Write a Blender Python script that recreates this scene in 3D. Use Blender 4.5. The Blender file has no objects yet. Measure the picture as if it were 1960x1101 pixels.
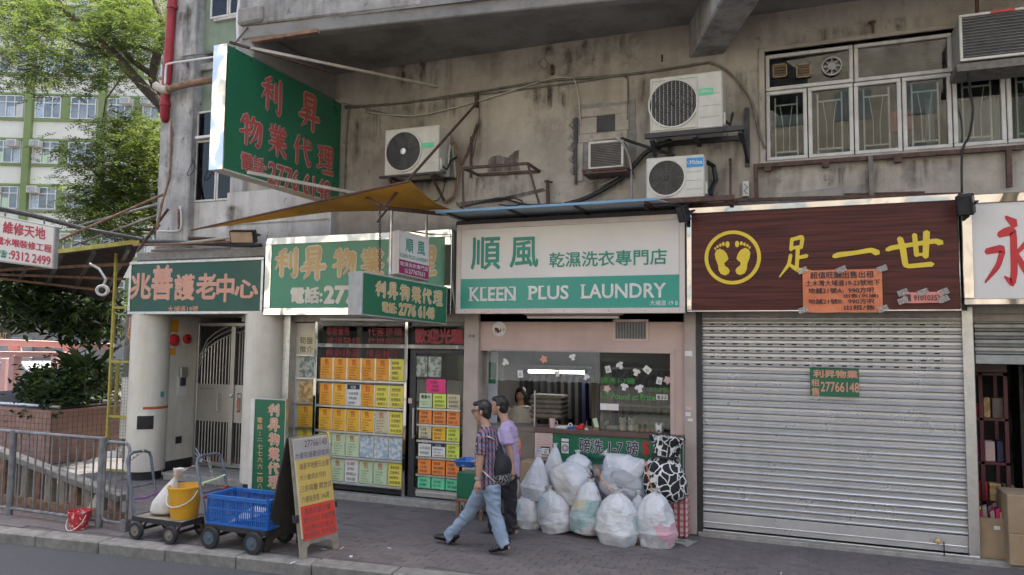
import bpy, bmesh, math, random
import numpy as np
from mathutils import Vector, Matrix, noise as mnoise
random.seed(7)
R = math.radians
S = bpy.context.scene
COL = S.collection
# ------------------------------------------------------------------ camera
F_PX, YAW, PITCH, ROLL, CAM_H, CAM_D = 1423.0, R(21.5), R(4.15), R(0.66), 2.35, 9.6
_fw = Vector((-math.sin(YAW)*math.cos(PITCH), math.cos(YAW)*math.cos(PITCH), math.sin(PITCH)))
_r0 = Vector((math.cos(YAW), math.sin(YAW), 0)); _u0 = _r0.cross(_fw)
_rt = _r0*math.cos(ROLL) + _u0*math.sin(ROLL); _up = _u0*math.cos(ROLL) - _r0*math.sin(ROLL)
CAM = Vector((0, -CAM_D, CAM_H))
cd = bpy.data.cameras.new('camera'); cam = bpy.data.objects.new('camera', cd); COL.objects.link(cam)
cd.sensor_width = 36; cd.lens = 36*F_PX/1960; cd.clip_start = .1; cd.clip_end = 900
cam.matrix_world = Matrix(((_rt.x, _up.x, -_fw.x, CAM.x), (_rt.y, _up.y, -_fw.y, CAM.y), (_rt.z, _up.z, -_fw.z, CAM.z), (0, 0, 0, 1)))
S.camera = cam
# ------------------------------------------------------------------ sky, sun, exposure
SUN_AZ, SUN_EL = (0.1, 0.99), R(72)          # horizontal direction towards the sun
w = bpy.data.worlds.new('World'); S.world = w; w.use_nodes = True
nt = w.node_tree; sky = nt.nodes.new('ShaderNodeTexSky'); sky.sky_type = 'NISHITA'; sky.sun_disc = False
sky.sun_elevation = SUN_EL; sky.sun_rotation = math.atan2(SUN_AZ[0], SUN_AZ[1])
sky.air_density = 1.0; sky.dust_density = 6.0; sky.ozone_density = 0.6; sky.altitude = 20
bg = nt.nodes['Background']; bg.inputs[1].default_value = 0.15
nt.links.new(sky.outputs[0], bg.inputs[0])
sl = bpy.data.lights.new('sun', 'SUN'); so = bpy.data.objects.new('sun', sl); COL.objects.link(so)
sl.energy = 5.0; sl.angle = R(0.5); sl.color = (1, .95, .86)
_h = math.hypot(*SUN_AZ); sd = Vector((SUN_AZ[0]/_h*math.cos(SUN_EL), SUN_AZ[1]/_h*math.cos(SUN_EL), math.sin(SUN_EL)))
so.rotation_euler = sd.to_track_quat('Z', 'Y').to_euler(); so.location = (-10, 12, 30)
vs = S.view_settings; vs.view_transform = 'Standard'; vs.look = 'None'; vs.exposure = 1.75; vs.gamma = 1; vs.use_curve_mapping = False
S.cycles.max_bounces = 8; S.cycles.diffuse_bounces = 4; S.cycles.glossy_bounces = 4; S.cycles.transparent_max_bounces = 16
S.cycles.caustics_reflective = False; S.cycles.caustics_refractive = False
try: S.cycles.use_denoising = True
except Exception: pass
# ------------------------------------------------------------------ pixel of the photo -> point at a known real distance
def ray(px, py): return _fw + _rt*((px-980)/F_PX) - _up*((py-550.5)/F_PX)
def W(px, py, Y=0.0):
    d = ray(px, py); return CAM + d*((Y-CAM.y)/d.y)
def G(px, py, z=0.0):
    d = ray(px, py); return CAM + d*((z-CAM.z)/d.z)
def PL(px, py, p0, n):
    d = ray(px, py); return CAM + d*((Vector(p0)-CAM).dot(n)/d.dot(n))
def DP(px, py, depth): return CAM + ray(px, py)*depth
def WR(x0, y0, x1, y1, Y=0.0):
    a = W(x0, y0, Y); b = W(x1, y1, Y); return a.x, b.x, b.z, a.z      # X0, X1, Z0, Z1
# ------------------------------------------------------------------ objects
WM = {}
def reg(o, parent):
    if parent is not None:
        o.parent = parent; o.matrix_parent_inverse = WM[parent.name].inverted()
    WM[o.name] = Matrix.Translation(o.location)
    return o
def tag(o, label=None, cat=None, group=None, kind=None):
    if label: o['label'] = label
    if cat: o['category'] = cat
    if group: o['group'] = group
    if kind: o['kind'] = kind
    return o
def thing(name, label, cat, loc, group=None, kind=None):
    o = bpy.data.objects.new(name, None); o.empty_display_size = .1; o.location = loc; COL.objects.link(o)
    WM[o.name] = Matrix.Translation(o.location)
    return tag(o, label, cat, group, kind)
def link_mesh(name, me, loc, parent=None):
    o = bpy.data.objects.new(name, me); o.location = loc; COL.objects.link(o); return reg(o, parent)
def dup(root, delta, label=None, group=None):
    r = root.copy(); COL.objects.link(r); r.location = root.location + Vector(delta); WM[r.name] = Matrix.Translation(r.location)
    if label: r['label'] = label
    if group: r['group'] = group
    def kids(a, b):
        for ch in list(a.children):
            c = ch.copy(); COL.objects.link(c); c.parent = b; kids(ch, c)
    kids(root, r); return r
class MB:
    def __init__(s): s.v = []; s.f = []; s.m = []; s.mi = 0
    def add(s, vs_, fs):
        n = len(s.v); s.v += [tuple(v) for v in vs_]; s.f += [tuple(i+n for i in f) for f in fs]; s.m += [s.mi]*len(fs); return s
    def box(s, x0, x1, y0, y1, z0, z1):
        return s.add([(x0,y0,z0),(x1,y0,z0),(x1,y1,z0),(x0,y1,z0),(x0,y0,z1),(x1,y0,z1),(x1,y1,z1),(x0,y1,z1)],
                     [(0,3,2,1),(4,5,6,7),(0,1,5,4),(1,2,6,5),(2,3,7,6),(3,0,4,7)])
    def obox(s, c, ax, ay, az):          # centre and three half-extent vectors
        c, ax, ay, az = Vector(c), Vector(ax), Vector(ay), Vector(az)
        p = [c+ax*i+ay*j+az*k for k in (-1,1) for j in (-1,1) for i in (-1,1)]
        return s.add(p, [(0,2,3,1),(4,5,7,6),(0,1,5,4),(1,3,7,5),(3,2,6,7),(2,0,4,6)])
    def bar(s, a, b, wd, ht, upv=(0,0,1)):   # rectangular bar from a to b
        a, b = Vector(a), Vector(b); d = (b-a); L = d.length; d.normalize(); u = Vector(upv)
        sd_ = d.cross(u)
        if sd_.length < 1e-4: sd_ = d.cross(Vector((0,1,0)))
        sd_.normalize(); u = sd_.cross(d)
        return s.obox((a+b)/2, d*L/2, sd_*wd/2, u*ht/2)
    def quad(s, a, b, c, d): return s.add([a,b,c,d], [(0,1,2,3)])
    def tube(s, pts, r, n=6, cap=True):
        pts = [Vector(p) for p in pts]; rs = r if isinstance(r, (list, tuple)) else [r]*len(pts)
        base = len(s.v); t0 = (pts[1]-pts[0]).normalized()
        nrm = t0.orthogonal().normalized(); vs_ = []; fs = []
        for i, p in enumerate(pts):
            if i == 0: t = pts[1]-pts[0]
            elif i == len(pts)-1: t = pts[-1]-pts[-2]
            else: t = (pts[i+1]-p).normalized() + (p-pts[i-1]).normalized()
            if t.length < 1e-9: t = pts[i]-pts[i-1]
            t.normalize(); nrm = nrm - t*nrm.dot(t)
            if nrm.length < 1e-6: nrm = t.orthogonal()
            nrm.normalize(); bn = t.cross(nrm)
            for k in range(n):
                a = 2*math.pi*k/n; vs_.append(p + (nrm*math.cos(a)+bn*math.sin(a))*rs[i])
        for i in range(len(pts)-1):
            for k in range(n):
                k2 = (k+1) % n; fs.append((i*n+k, i*n+k2, (i+1)*n+k2, (i+1)*n+k))
        if cap:
            fs.append(tuple(range(n-1, -1, -1))); L = (len(pts)-1)*n; fs.append(tuple(L+k for k in range(n)))
        return s.add(vs_, fs)
    def cyl(s, a, b, r0, r1=None, n=16): return s.tube([a, b], [r0, r0 if r1 is None else r1], n)
    def lathe(s, c, prof, n=20, ax=(0,0,1)):   # prof: (radius, height) along ax
        ax = Vector(ax).normalized(); e1 = ax.orthogonal().normalized(); e2 = ax.cross(e1); c = Vector(c)
        vs_ = []; fs = []
        for (r, h) in prof:
            for k in range(n):
                a = 2*math.pi*k/n; vs_.append(c + ax*h + (e1*math.cos(a)+e2*math.sin(a))*max(r, 1e-4))
        for i in range(len(prof)-1):
            for k in range(n):
                k2 = (k+1) % n; fs.append((i*n+k, i*n+k2, (i+1)*n+k2, (i+1)*n+k))
        fs.append(tuple(range(n-1, -1, -1))); L = (len(prof)-1)*n; fs.append(tuple(L+k for k in range(n)))
        return s.add(vs_, fs)
    def prism(s, poly, o, u, v, d):       # polygon (a,b) in frame o + a*u + b*v, extruded by vector d
        o, u, v, d = Vector(o), Vector(u), Vector(v), Vector(d); n = len(poly)
        p = [o+u*a+v*b for a, b in poly]; q = [x+d for x in p]
        return s.add(p+q, [tuple(range(n)), tuple(range(2*n-1, n-1, -1))] + [(i, n+i, n+(i+1) % n, (i+1) % n) for i in range(n)])
    def ring(s, c, r, wd, d, nrm, n=32):  # flat ring of width wd, depth d
        nrm = Vector(nrm).normalized(); e1 = nrm.orthogonal().normalized(); e2 = nrm.cross(e1); c = Vector(c); vs_ = []; fs = []
        for k in range(n):
            a = 2*math.pi*k/n; e = e1*math.cos(a)+e2*math.sin(a)
            vs_ += [c+e*(r-wd), c+e*r, c+e*r+nrm*d, c+e*(r-wd)+nrm*d]
        for k in range(n):
            a = 4*k; b = 4*((k+1) % n)
            for j in range(4): fs.append((a+j, b+j, b+(j+1) % 4, a+(j+1) % 4))
        return s.add(vs_, fs)
    def build(s, name, mat, parent=None, smooth=False, bevel=0, loc=None, fix=True):
        me = bpy.data.meshes.new(name)
        a = np.array(s.v, dtype=float)
        o = Vector(((a.min(0)+a.max(0))/2)) if loc is None else Vector(loc)
        me.from_pydata((a-np.array(o)).tolist(), [], s.f)
        mats = mat if isinstance(mat, (list, tuple)) else [mat]
        for m in mats: me.materials.append(m)
        if len(mats) > 1: me.polygons.foreach_set('material_index', s.m)
        if fix or bevel:
            bm = bmesh.new(); bm.from_mesh(me)
            if fix: bmesh.ops.recalc_face_normals(bm, faces=bm.faces)
            if bevel:
                ed = [e for e in bm.edges if len(e.link_faces) == 2 and e.calc_face_angle(0) > .6]
                bmesh.ops.bevel(bm, geom=ed, offset=bevel, segments=1, affect='EDGES', clamp_overlap=True)
            bm.to_mesh(me); bm.free()
        if smooth:
            me.polygons.foreach_set('use_smooth', [True]*len(me.polygons))
            if smooth != 2:
                try: me.set_sharp_from_angle(angle=R(40))
                except Exception: pass
        return link_mesh(name, me, o, parent)
# ------------------------------------------------------------------ text
_dg = None; _tc = {}
def text_mesh(txt, off=0.0, shear=0.0, sp=1.0):
    k = (txt, off, shear, sp)
    if k in _tc: return _tc[k]
    cu = bpy.data.curves.new('lettering', 'FONT'); cu.body = txt; cu.size = 1; cu.resolution_u = 3; cu.offset = off; cu.shear = shear; cu.space_character = sp
    o = bpy.data.objects.new('lettering', cu); COL.objects.link(o)
    dg = bpy.context.evaluated_depsgraph_get(); me = bpy.data.meshes.new_from_object(o.evaluated_get(dg))
    v = np.empty(len(me.vertices)*3); me.vertices.foreach_get('co', v); v = v.reshape(-1, 3)
    fs = [tuple(p.vertices) for p in me.polygons]
    bpy.data.objects.remove(o); bpy.data.meshes.remove(me)
    _tc[k] = (v, fs); return _tc[k]
def put_text(mb, txt, o, u, v, wd=None, ht=None, off=0.0, shear=0.0, sp=1.0, n=None, lift=.004, wob=0):
    """fit txt into the box with lower-left corner o, width wd along u and height ht along v"""
    V, fs = text_mesh(txt, 0.0, shear, sp)
    if len(V) == 0: return
    a = V.min(0); b = V.max(0); u = Vector(u).normalized(); v = Vector(v).normalized(); nn = u.cross(v) if n is None else Vector(n)
    sx = wd/(b[0]-a[0]) if wd else ht/(b[1]-a[1]); sy = ht/(b[1]-a[1]) if ht else sx
    k = 0 if off < .008 else (5 if off < .03 else 9)
    for i in range(max(1, k)):           # heavier weight: shifted copies, each a hair above the last
        dx = off*math.cos(2*math.pi*i/k) if k else 0; dy = off*math.sin(2*math.pi*i/k) if k else 0
        oo = Vector(o)+nn*(lift+.00022*i)
        P = np.array(oo)+np.outer((V[:,0]-a[0]+dx)*sx, np.array(u))+np.outer((V[:,1]-a[1]+dy)*sy, np.array(v))
        mb.add(P.tolist(), fs)
# ------------------------------------------------------------------ materials
def M(name, c, c2=None, s=6.0, r=.6, m=0.0, b=0.0, bs=60.0, streak=0.0, sc=(.1,.09,.08), spec=.5, lo=.38, hi=.66, stretch=(1,1,1), rv=.12, grime=0.0, gs=1.3, emit=0, trans=0, bdet=6, spots=0.0, sps=16.0, spc=(.05,.042,.036)):
    mt = bpy.data.materials.new(name); mt.use_nodes = True; n = mt.node_tree.nodes; L = mt.node_tree.links
    p = n['Principled BSDF']; p.inputs['Roughness'].default_value = r; p.inputs['Metallic'].default_value = m; p.inputs['Specular IOR Level'].default_value = spec
    c = tuple(c)+(1,); p.inputs['Base Color'].default_value = c
    if c2 is None: c2 = tuple(x*.82 for x in c[:3])
    geo = n.new('ShaderNodeNewGeometry')
    def nz(scale, st=(1,1,1), det=6, rough=.6):
        mp = n.new('ShaderNodeMapping'); mp.inputs['Scale'].default_value = st; L.new(geo.outputs['Position'], mp.inputs['Vector'])
        t = n.new('ShaderNodeTexNoise'); t.inputs['Scale'].default_value = scale; t.inputs['Detail'].default_value = det; t.inputs['Roughness'].default_value = rough
        L.new(mp.outputs[0], t.inputs['Vector']); return t.outputs['Fac']
    def ramp(src, a, b_):
        q = n.new('ShaderNodeMapRange'); q.inputs['From Min'].default_value = a; q.inputs['From Max'].default_value = b_; L.new(src, q.inputs['Value']); return q.outputs[0]
    def mix(fac, A, B, mul=1.0):
        x = n.new('ShaderNodeMix'); x.data_type = 'RGBA'
        if mul != 1.0:
            q = n.new('ShaderNodeMath'); q.operation = 'MULTIPLY'; q.inputs[1].default_value = mul; L.new(fac, q.inputs[0]); fac = q.outputs[0]
        L.new(fac, x.inputs['Factor'])
        for sock, val in ((x.inputs['A'], A), (x.inputs['B'], B)):
            if isinstance(val, tuple): sock.default_value = val if len(val) == 4 else val+(1,)
            else: L.new(val, sock)
        return x.outputs['Result']
    f = nz(s, stretch); out = mix(ramp(f, lo, hi), c, tuple(c2))
    if streak: out = mix(ramp(nz(5.0, (1,1,.12)), .48, .75), out, tuple(sc), streak)
    if grime: out = mix(ramp(nz(gs, (1,1,1), 8, .7), .5, .72), out, tuple(sc), grime)
    if spots: out = mix(ramp(nz(sps, (1,1,.55), 4, .75), .6, .7), out, tuple(spc), spots)
    L.new(out, p.inputs['Base Color'])
    if rv:
        q = n.new('ShaderNodeMapRange'); q.inputs['From Min'].default_value = .3; q.inputs['From Max'].default_value = .7
        q.inputs['To Min'].default_value = max(0, r-rv); q.inputs['To Max'].default_value = min(1, r+rv); L.new(f, q.inputs['Value']); L.new(q.outputs[0], p.inputs['Roughness'])
    if b:
        bp = n.new('ShaderNodeBump'); bp.inputs['Strength'].default_value = b; bp.inputs['Distance'].default_value = .01; L.new(nz(bs, (1,1,1), bdet), bp.inputs['Height']); L.new(bp.outputs[0], p.inputs['Normal'])
    if emit:
        L.new(out, p.inputs['Emission Color']); p.inputs['Emission Strength'].default_value = emit
    if trans:   # thin translucent sheet
        tr = n.new('ShaderNodeBsdfTranslucent'); L.new(out, tr.inputs['Color']); ms = n.new('ShaderNodeMixShader'); ms.inputs[0].default_value = trans
        L.new(p.outputs[0], ms.inputs[1]); L.new(tr.outputs[0], ms.inputs[2]); L.new(ms.outputs[0], n['Material Output'].inputs[0])
    return mt
def glass(name, tint=(.9,.95,.93), refl=1.0, haze=0.0, rough=0.0, ior=1.5):
    mt = bpy.data.materials.new(name); mt.use_nodes = True; n = mt.node_tree.nodes; L = mt.node_tree.links; n.remove(n['Principled BSDF'])
    t = n.new('ShaderNodeBsdfTransparent'); t.inputs[0].default_value = tuple(tint)+(1,)
    g = n.new('ShaderNodeBsdfGlossy'); g.inputs['Roughness'].default_value = rough
    fr = n.new('ShaderNodeFresnel'); fr.inputs[0].default_value = ior
    q = n.new('ShaderNodeMath'); q.operation = 'MULTIPLY'; q.inputs[1].default_value = refl; q.use_clamp = True; L.new(fr.outputs[0], q.inputs[0])
    ms = n.new('ShaderNodeMixShader'); L.new(q.outputs[0], ms.inputs[0]); L.new(t.outputs[0], ms.inputs[1]); L.new(g.outputs[0], ms.inputs[2]); last = ms
    if haze:
        d = n.new('ShaderNodeBsdfDiffuse'); d.inputs[0].default_value = (.8,.82,.8,1); m2 = n.new('ShaderNodeMixShader'); m2.inputs[0].default_value = haze
        L.new(ms.outputs[0], m2.inputs[1]); L.new(d.outputs[0], m2.inputs[2]); last = m2
    L.new(last.outputs[0], n['Material Output'].inputs[0]); return mt
def glow(name, c, e):
    mt = bpy.data.materials.new(name); mt.use_nodes = True; p = mt.node_tree.nodes['Principled BSDF']
    p.inputs['Base Color'].default_value = tuple(c)+(1,); p.inputs['Emission Color'].default_value = tuple(c)+(1,); p.inputs['Emission Strength'].default_value = e; return mt
m = {}
m['wall'] = M('stained_plaster', (.46,.415,.35), (.36,.32,.265), 1.5, .85, b=.7, bs=26, streak=.3, sc=(.15,.125,.1), grime=.65, gs=1.15, lo=.42, hi=.6, spots=.5, sps=9)
m['wall2'] = M('pale_plaster', (.64,.62,.58), (.52,.5,.46), 2.5, .85, b=.3, bs=30, streak=.55, sc=(.2,.18,.16), grime=.4, spots=.6, sps=7)
m['pilaster'] = M('weathered_concrete', (.5,.49,.46), (.32,.31,.29), 2.6, .9, b=.6, bs=25, streak=.6, sc=(.1,.095,.09), grime=.65, gs=2.3, spots=.7, sps=8)
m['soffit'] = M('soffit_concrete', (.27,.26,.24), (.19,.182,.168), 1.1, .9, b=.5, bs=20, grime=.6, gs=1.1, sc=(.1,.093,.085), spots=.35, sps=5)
m['slab'] = M('slab_edge_concrete', (.38,.37,.345), (.24,.23,.215), 4, .9, b=.6, bs=30, streak=.85, sc=(.09,.085,.08), spots=.5, sps=12)
m['patch'] = M('mortar_patch', (.3,.285,.26), (.22,.21,.19), 12, .95, b=.8, bs=50)
m['greenwall'] = M('sage_green_paint', (.25,.31,.22), (.2,.25,.18), 3, .8, streak=.35, sc=(.13,.14,.11))
m['asphalt'] = M('asphalt', (.078,.079,.085), (.055,.056,.06), 120, .85, b=.7, bs=260, lo=.3, hi=.7, grime=.35, gs=1.2, sc=(.085,.083,.083))
m['kerb'] = M('kerb_stone', (.25,.24,.215), (.15,.145,.13), 7, .85, b=.5, bs=60, grime=.5, gs=4, sc=(.12,.115,.1))
m['paver'] = M('paver_red', (.16,.139,.13), (.125,.108,.105), 1.5, .85, b=.4, bs=90, grime=.55, gs=1.1, sc=(.1,.088,.084))
m['paver2'] = M('paver_brown', (.155,.134,.13), (.12,.106,.103), 1.9, .85, b=.4, bs=90, grime=.55, gs=.9, sc=(.095,.088,.084))
m['paver3'] = M('paver_grey', (.145,.132,.124), (.105,.095,.092), 2.1, .85, b=.4, bs=90, grime=.5, gs=1.3, sc=(.085,.08,.078))
m['joint'] = M('joint_sand', (.105,.098,.094), None, 20, .95)
m['step'] = M('step_terrazzo', (.36,.34,.31), (.26,.245,.22), 9, .7, b=.2, grime=.4, gs=3, sc=(.15,.14,.12))
m['steel'] = M('brushed_steel', (.52,.505,.475), (.45,.44,.415), 3, .36, .75, rv=.05)
m['mirror'] = M('mirror_steel', (.74,.72,.7), (.66,.65,.63), 2, .05, 1.0, b=.9, bs=2.2, bdet=1, rv=.02)
m['alu'] = M('aluminium_frame', (.66,.66,.64), (.55,.55,.53), 10, .38, .9)
m['shutter'] = M('galvanised_shutter', (.73,.725,.71), (.65,.645,.63), 3, .34, .65, streak=.2, sc=(.46,.45,.44), grime=.22, gs=1.7)
m['shutter2'] = M('dull_shutter', (.4,.4,.38), (.28,.28,.26), 5, .5, .7)
m['frame'] = M('grey_paint', (.42,.42,.4), (.33,.33,.31), 8, .6, grime=.3)
m['white'] = M('white_paint', (.74,.73,.69), (.64,.63,.59), 5, .5, streak=.2, sc=(.4,.37,.32))
m['offwhite'] = M('aged_white_plastic', (.66,.64,.56), (.56,.53,.45), 4, .5, streak=.35, sc=(.35,.31,.24))
m['cream'] = M('cream_enamel', (.7,.665,.57), (.6,.565,.48), 2, .4, streak=.3, sc=(.36,.33,.27), grime=.2)
m['winframe'] = M('window_frame_white', (.66,.645,.6), (.54,.52,.48), 5, .5, streak=.3, sc=(.3,.27,.23))
m['rust'] = M('rusty_steel', (.12,.062,.045), (.06,.038,.032), 18, .8, b=.4, bs=80)
m['rustpipe'] = M('rusty_pipe', (.27,.16,.1), (.16,.09,.06), 9, .8, b=.4, bs=60)
m['dark'] = M('dark_steel', (.035,.035,.037), (.022,.022,.024), 9, .5)
m['black'] = M('black_plastic', (.015,.015,.016), (.01,.01,.011), 9, .4)
m['cable'] = M('grey_cable', (.2,.18,.15), (.13,.115,.1), 12, .7)
m['bcable'] = M('black_cable', (.02,.02,.02), None, 12, .5)
m['wcable'] = M('pale_cable', (.5,.47,.4), None, 12, .6)
m['red'] = M('red_pipe_paint', (.36,.022,.03), (.26,.018,.024), 6, .5, streak=.4, sc=(.12,.02,.02))
m['redp'] = M('red_plastic', (.6,.03,.035), (.5,.03,.03), 30, .4)
m['beigepipe'] = M('beige_pipe', (.5,.45,.36), (.38,.34,.27), 8, .6)
m['teal'] = M('teal_sign', (.028,.31,.235), (.025,.275,.21), 1.5, .22, rv=.03)
m['signwhite'] = M('sign_white', (.7,.67,.63), (.64,.61,.575), 1.2, .2, rv=.03)
m['green'] = M('green_sign', (.022,.155,.078), (.019,.13,.066), 1.5, .3, rv=.05)
m['green2'] = M('green_vinyl', (.05,.27,.16), (.042,.23,.14), 1.5, .22, rv=.03)
m['dgreen'] = M('dark_green_sign', (.016,.09,.062), (.014,.074,.052), 2, .35, rv=.05)
m['letred'] = M('faded_red_letter', (.46,.09,.07), (.4,.075,.06), 6, .5)
m['letpink'] = M('pale_pink_edge', (.62,.44,.4), None, 6, .5)
m['letgold'] = M('tan_letter', (.62,.42,.18), (.55,.36,.15), 3, .5)
m['letcream'] = M('cream_letter', (.7,.66,.55), None, 3, .5)
m['letcoral'] = M('coral_letter', (.68,.33,.22), (.62,.29,.19), 3, .5)
m['letyellow'] = M('yellow_letter', (.76,.56,.04), (.7,.5,.035), 3, .4)
m['letred2'] = M('crimson_letter', (.55,.02,.03), None, 3, .4)
m['letwhite'] = M('white_letter', (.72,.7,.66), None, 3, .4)
m['letgreen'] = M('green_letter', (.02,.27,.2), None, 3, .4)
m['magenta'] = M('magenta_panel', (.3,.02,.12), None, 3, .4)
m['ink'] = M('black_ink', (.03,.03,.035), None, 9, .6)
m['navy'] = M('navy_ink', (.02,.025,.07), None, 9, .5)
m['redink'] = M('red_ink', (.5,.035,.03), None, 9, .6)
m['brown'] = M('wood_grain_laminate', (.12,.032,.026), (.045,.014,.012), 3.4, .38, stretch=(.3,1,11), lo=.36, hi=.64, spec=.25, rv=.04)
m['board'] = M('dark_board', (.05,.042,.036), None, 6, .8)
m['pink'] = M('pink_paint', (.56,.41,.36), (.49,.355,.31), 1.4, .6, streak=.3, sc=(.36,.26,.22), grime=.25)
m['pinkpost'] = M('pinkish_post', (.46,.38,.33), (.38,.31,.27), 2.5, .7, streak=.3, sc=(.26,.21,.18))
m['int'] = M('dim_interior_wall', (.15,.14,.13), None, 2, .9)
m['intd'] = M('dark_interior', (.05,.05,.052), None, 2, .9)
m['glass'] = glass('shop_glass', (.86,.9,.88), 1.3)
m['wglass'] = glass('window_glass', (.84,.88,.86), 1.3)
m['vinyl'] = glass('clear_vinyl_sheet', (.72,.76,.72), 1.5, .15, .12)
m['canvas'] = M('mustard_canvas', (.66,.43,.12), (.56,.36,.1), 2, .8, streak=.2, sc=(.25,.17,.06), trans=.6)
m['bluesheet'] = M('blue_sheet', (.2,.36,.52), (.16,.3,.44), 2, .5, grime=.3, sc=(.3,.3,.3))
m['greysheet'] = M('grey_underside', (.42,.46,.5), (.36,.39,.42), 2, .6)
m['blue'] = M('blue_plastic', (.025,.14,.46), (.02,.11,.38), 14, .4)
m['yellow'] = M('yellow_bucket_plastic', (.72,.37,.02), (.62,.31,.02), 5, .45, grime=.25, gs=8, sc=(.6,.5,.35))
m['ywire'] = M('yellow_frame_paint', (.42,.36,.06), (.3,.25,.05), 9, .6)
m['rubber'] = M('tyre_rubber', (.028,.028,.03), None, 9, .8)
m['ply'] = M('plywood', (.3,.26,.2), (.2,.175,.14), 8, .8, grime=.4, sc=(.1,.09,.08))
m['grail'] = M('galvanised_rail', (.23,.235,.24), (.15,.155,.16), 9, .6, .3, grime=.5, gs=9, sc=(.1,.09,.08))
m['trolley'] = M('blue_grey_tube', (.16,.19,.23), (.1,.12,.15), 12, .5, .4)
m['sack'] = M('woven_sack', (.66,.64,.6), (.56,.54,.5), 12, .8, b=.3, bs=120)
m['card'] = M('cardboard', (.36,.26,.16), (.3,.215,.13), 4, .85)
m['carddull'] = M('dull_cardboard', (.2,.165,.135), (.16,.13,.105), 3, .85)
m['orange'] = M('orange_card', (.82,.36,.03), (.76,.31,.025), 4, .6)
m['ygold'] = M('gold_card', (.82,.45,.04), (.76,.4,.035), 4, .6)
m['ylw'] = M('yellow_card', (.78,.68,.1), (.72,.62,.09), 4, .6)
m['lime'] = M('lime_card', (.68,.78,.12), (.6,.72,.1), 4, .6)
m['pgreen'] = M('pale_green_card', (.52,.66,.42), (.47,.6,.37), 4, .6)
m['mint'] = M('mint_card', (.16,.66,.36), (.13,.6,.32), 4, .6)
m['flame'] = M('flame_orange_card', (.86,.27,.06), (.8,.24,.05), 4, .6)
m['hot'] = M('hot_pink_card', (.8,.05,.22), None, 4, .6)
m['paper'] = M('white_paper', (.74,.73,.7), (.68,.67,.64), 4, .6)
m['beigecard'] = M('beige_card', (.62,.55,.36), (.56,.5,.32), 4, .6)
m['photo'] = M('printed_photo', (.42,.46,.4), (.16,.17,.15), 16, .4, lo=.42, hi=.56)
m['photob'] = M('printed_photo_blue', (.62,.66,.66), (.3,.4,.48), 18, .4, lo=.42, hi=.56)
m['photoy'] = M('printed_photo_sepia', (.6,.42,.18), (.3,.18,.08), 12, .4, lo=.42, hi=.56)
m['orangepaper'] = M('salmon_orange_paper', (.72,.22,.09), (.6,.17,.07), 5, .6, b=.6, bs=18)
m['pinkpaper'] = M('salmon_pink_paper', (.78,.27,.22), None, 5, .6, b=.4, bs=18)
m['tape'] = glass('clear_tape', (.95,.95,.93), 1.2, .22, .3)
m['lamp'] = glow('lit_tube', (1,.98,.95), 9)
m['lampoff'] = M('lamp_lens', (.55,.4,.26), (.4,.28,.18), 9, .25)
m['skin'] = M('skin', (.45,.26,.18), (.4,.225,.155), 9, .5)
m['hair'] = M('black_hair', (.012,.01,.01), (.02,.017,.015), 60, .45, stretch=(1,1,.2))
m['bg_cream'] = M('cream_wall_far', (.75,.72,.6), (.69,.66,.54), .6, .8, streak=.15, sc=(.5,.47,.38))
m['bg_green'] = M('olive_green_band', (.21,.27,.1), (.18,.23,.085), .8, .8)
m['bark'] = M('tree_bark', (.075,.055,.045), (.045,.034,.028), 9, .9, b=.6, bs=30)

def dripmat(name, c, amt, seed):
    mt = bpy.data.materials.new(name); mt.use_nodes = True; n = mt.node_tree.nodes; L = mt.node_tree.links; p = n['Principled BSDF']; p.inputs['Base Color'].default_value = c+(1,); p.inputs['Roughness'].default_value = .9
    geo = n.new('ShaderNodeNewGeometry'); f = None
    for st, sc_, a, b in (((1,1,.1),9,.42,.68), ((1,1,.8),5,.4,.6)):
        mp = n.new('ShaderNodeMapping'); mp.inputs['Scale'].default_value = st; mp.inputs['Location'].default_value = (seed,0,seed); L.new(geo.outputs['Position'], mp.inputs[0]); t = n.new('ShaderNodeTexNoise'); t.inputs['Scale'].default_value = sc_; t.inputs['Detail'].default_value = 5; L.new(mp.outputs[0], t.inputs[0])
        q = n.new('ShaderNodeMapRange'); q.inputs['From Min'].default_value = a; q.inputs['From Max'].default_value = b; L.new(t.outputs[0], q.inputs[0])
        if f is None: f = q.outputs[0]
        else: k = n.new('ShaderNodeMath'); k.operation = 'MULTIPLY'; L.new(f, k.inputs[0]); L.new(q.outputs[0], k.inputs[1]); f = k.outputs[0]
    at = n.new('ShaderNodeAttribute'); at.attribute_name = 'fade'; k = n.new('ShaderNodeMath'); k.operation = 'MULTIPLY'; L.new(f, k.inputs[0]); L.new(at.outputs['Fac'], k.inputs[1]); k2 = n.new('ShaderNodeMath'); k2.operation = 'MULTIPLY'; k2.inputs[1].default_value = amt; k2.use_clamp = True; L.new(k.outputs[0], k2.inputs[0])
    tr = n.new('ShaderNodeBsdfTransparent'); ms = n.new('ShaderNodeMixShader'); L.new(k2.outputs[0], ms.inputs[0]); L.new(tr.outputs[0], ms.inputs[1]); L.new(p.outputs[0], ms.inputs[2]); L.new(ms.outputs[0], n['Material Output'].inputs[0]); return mt
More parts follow.
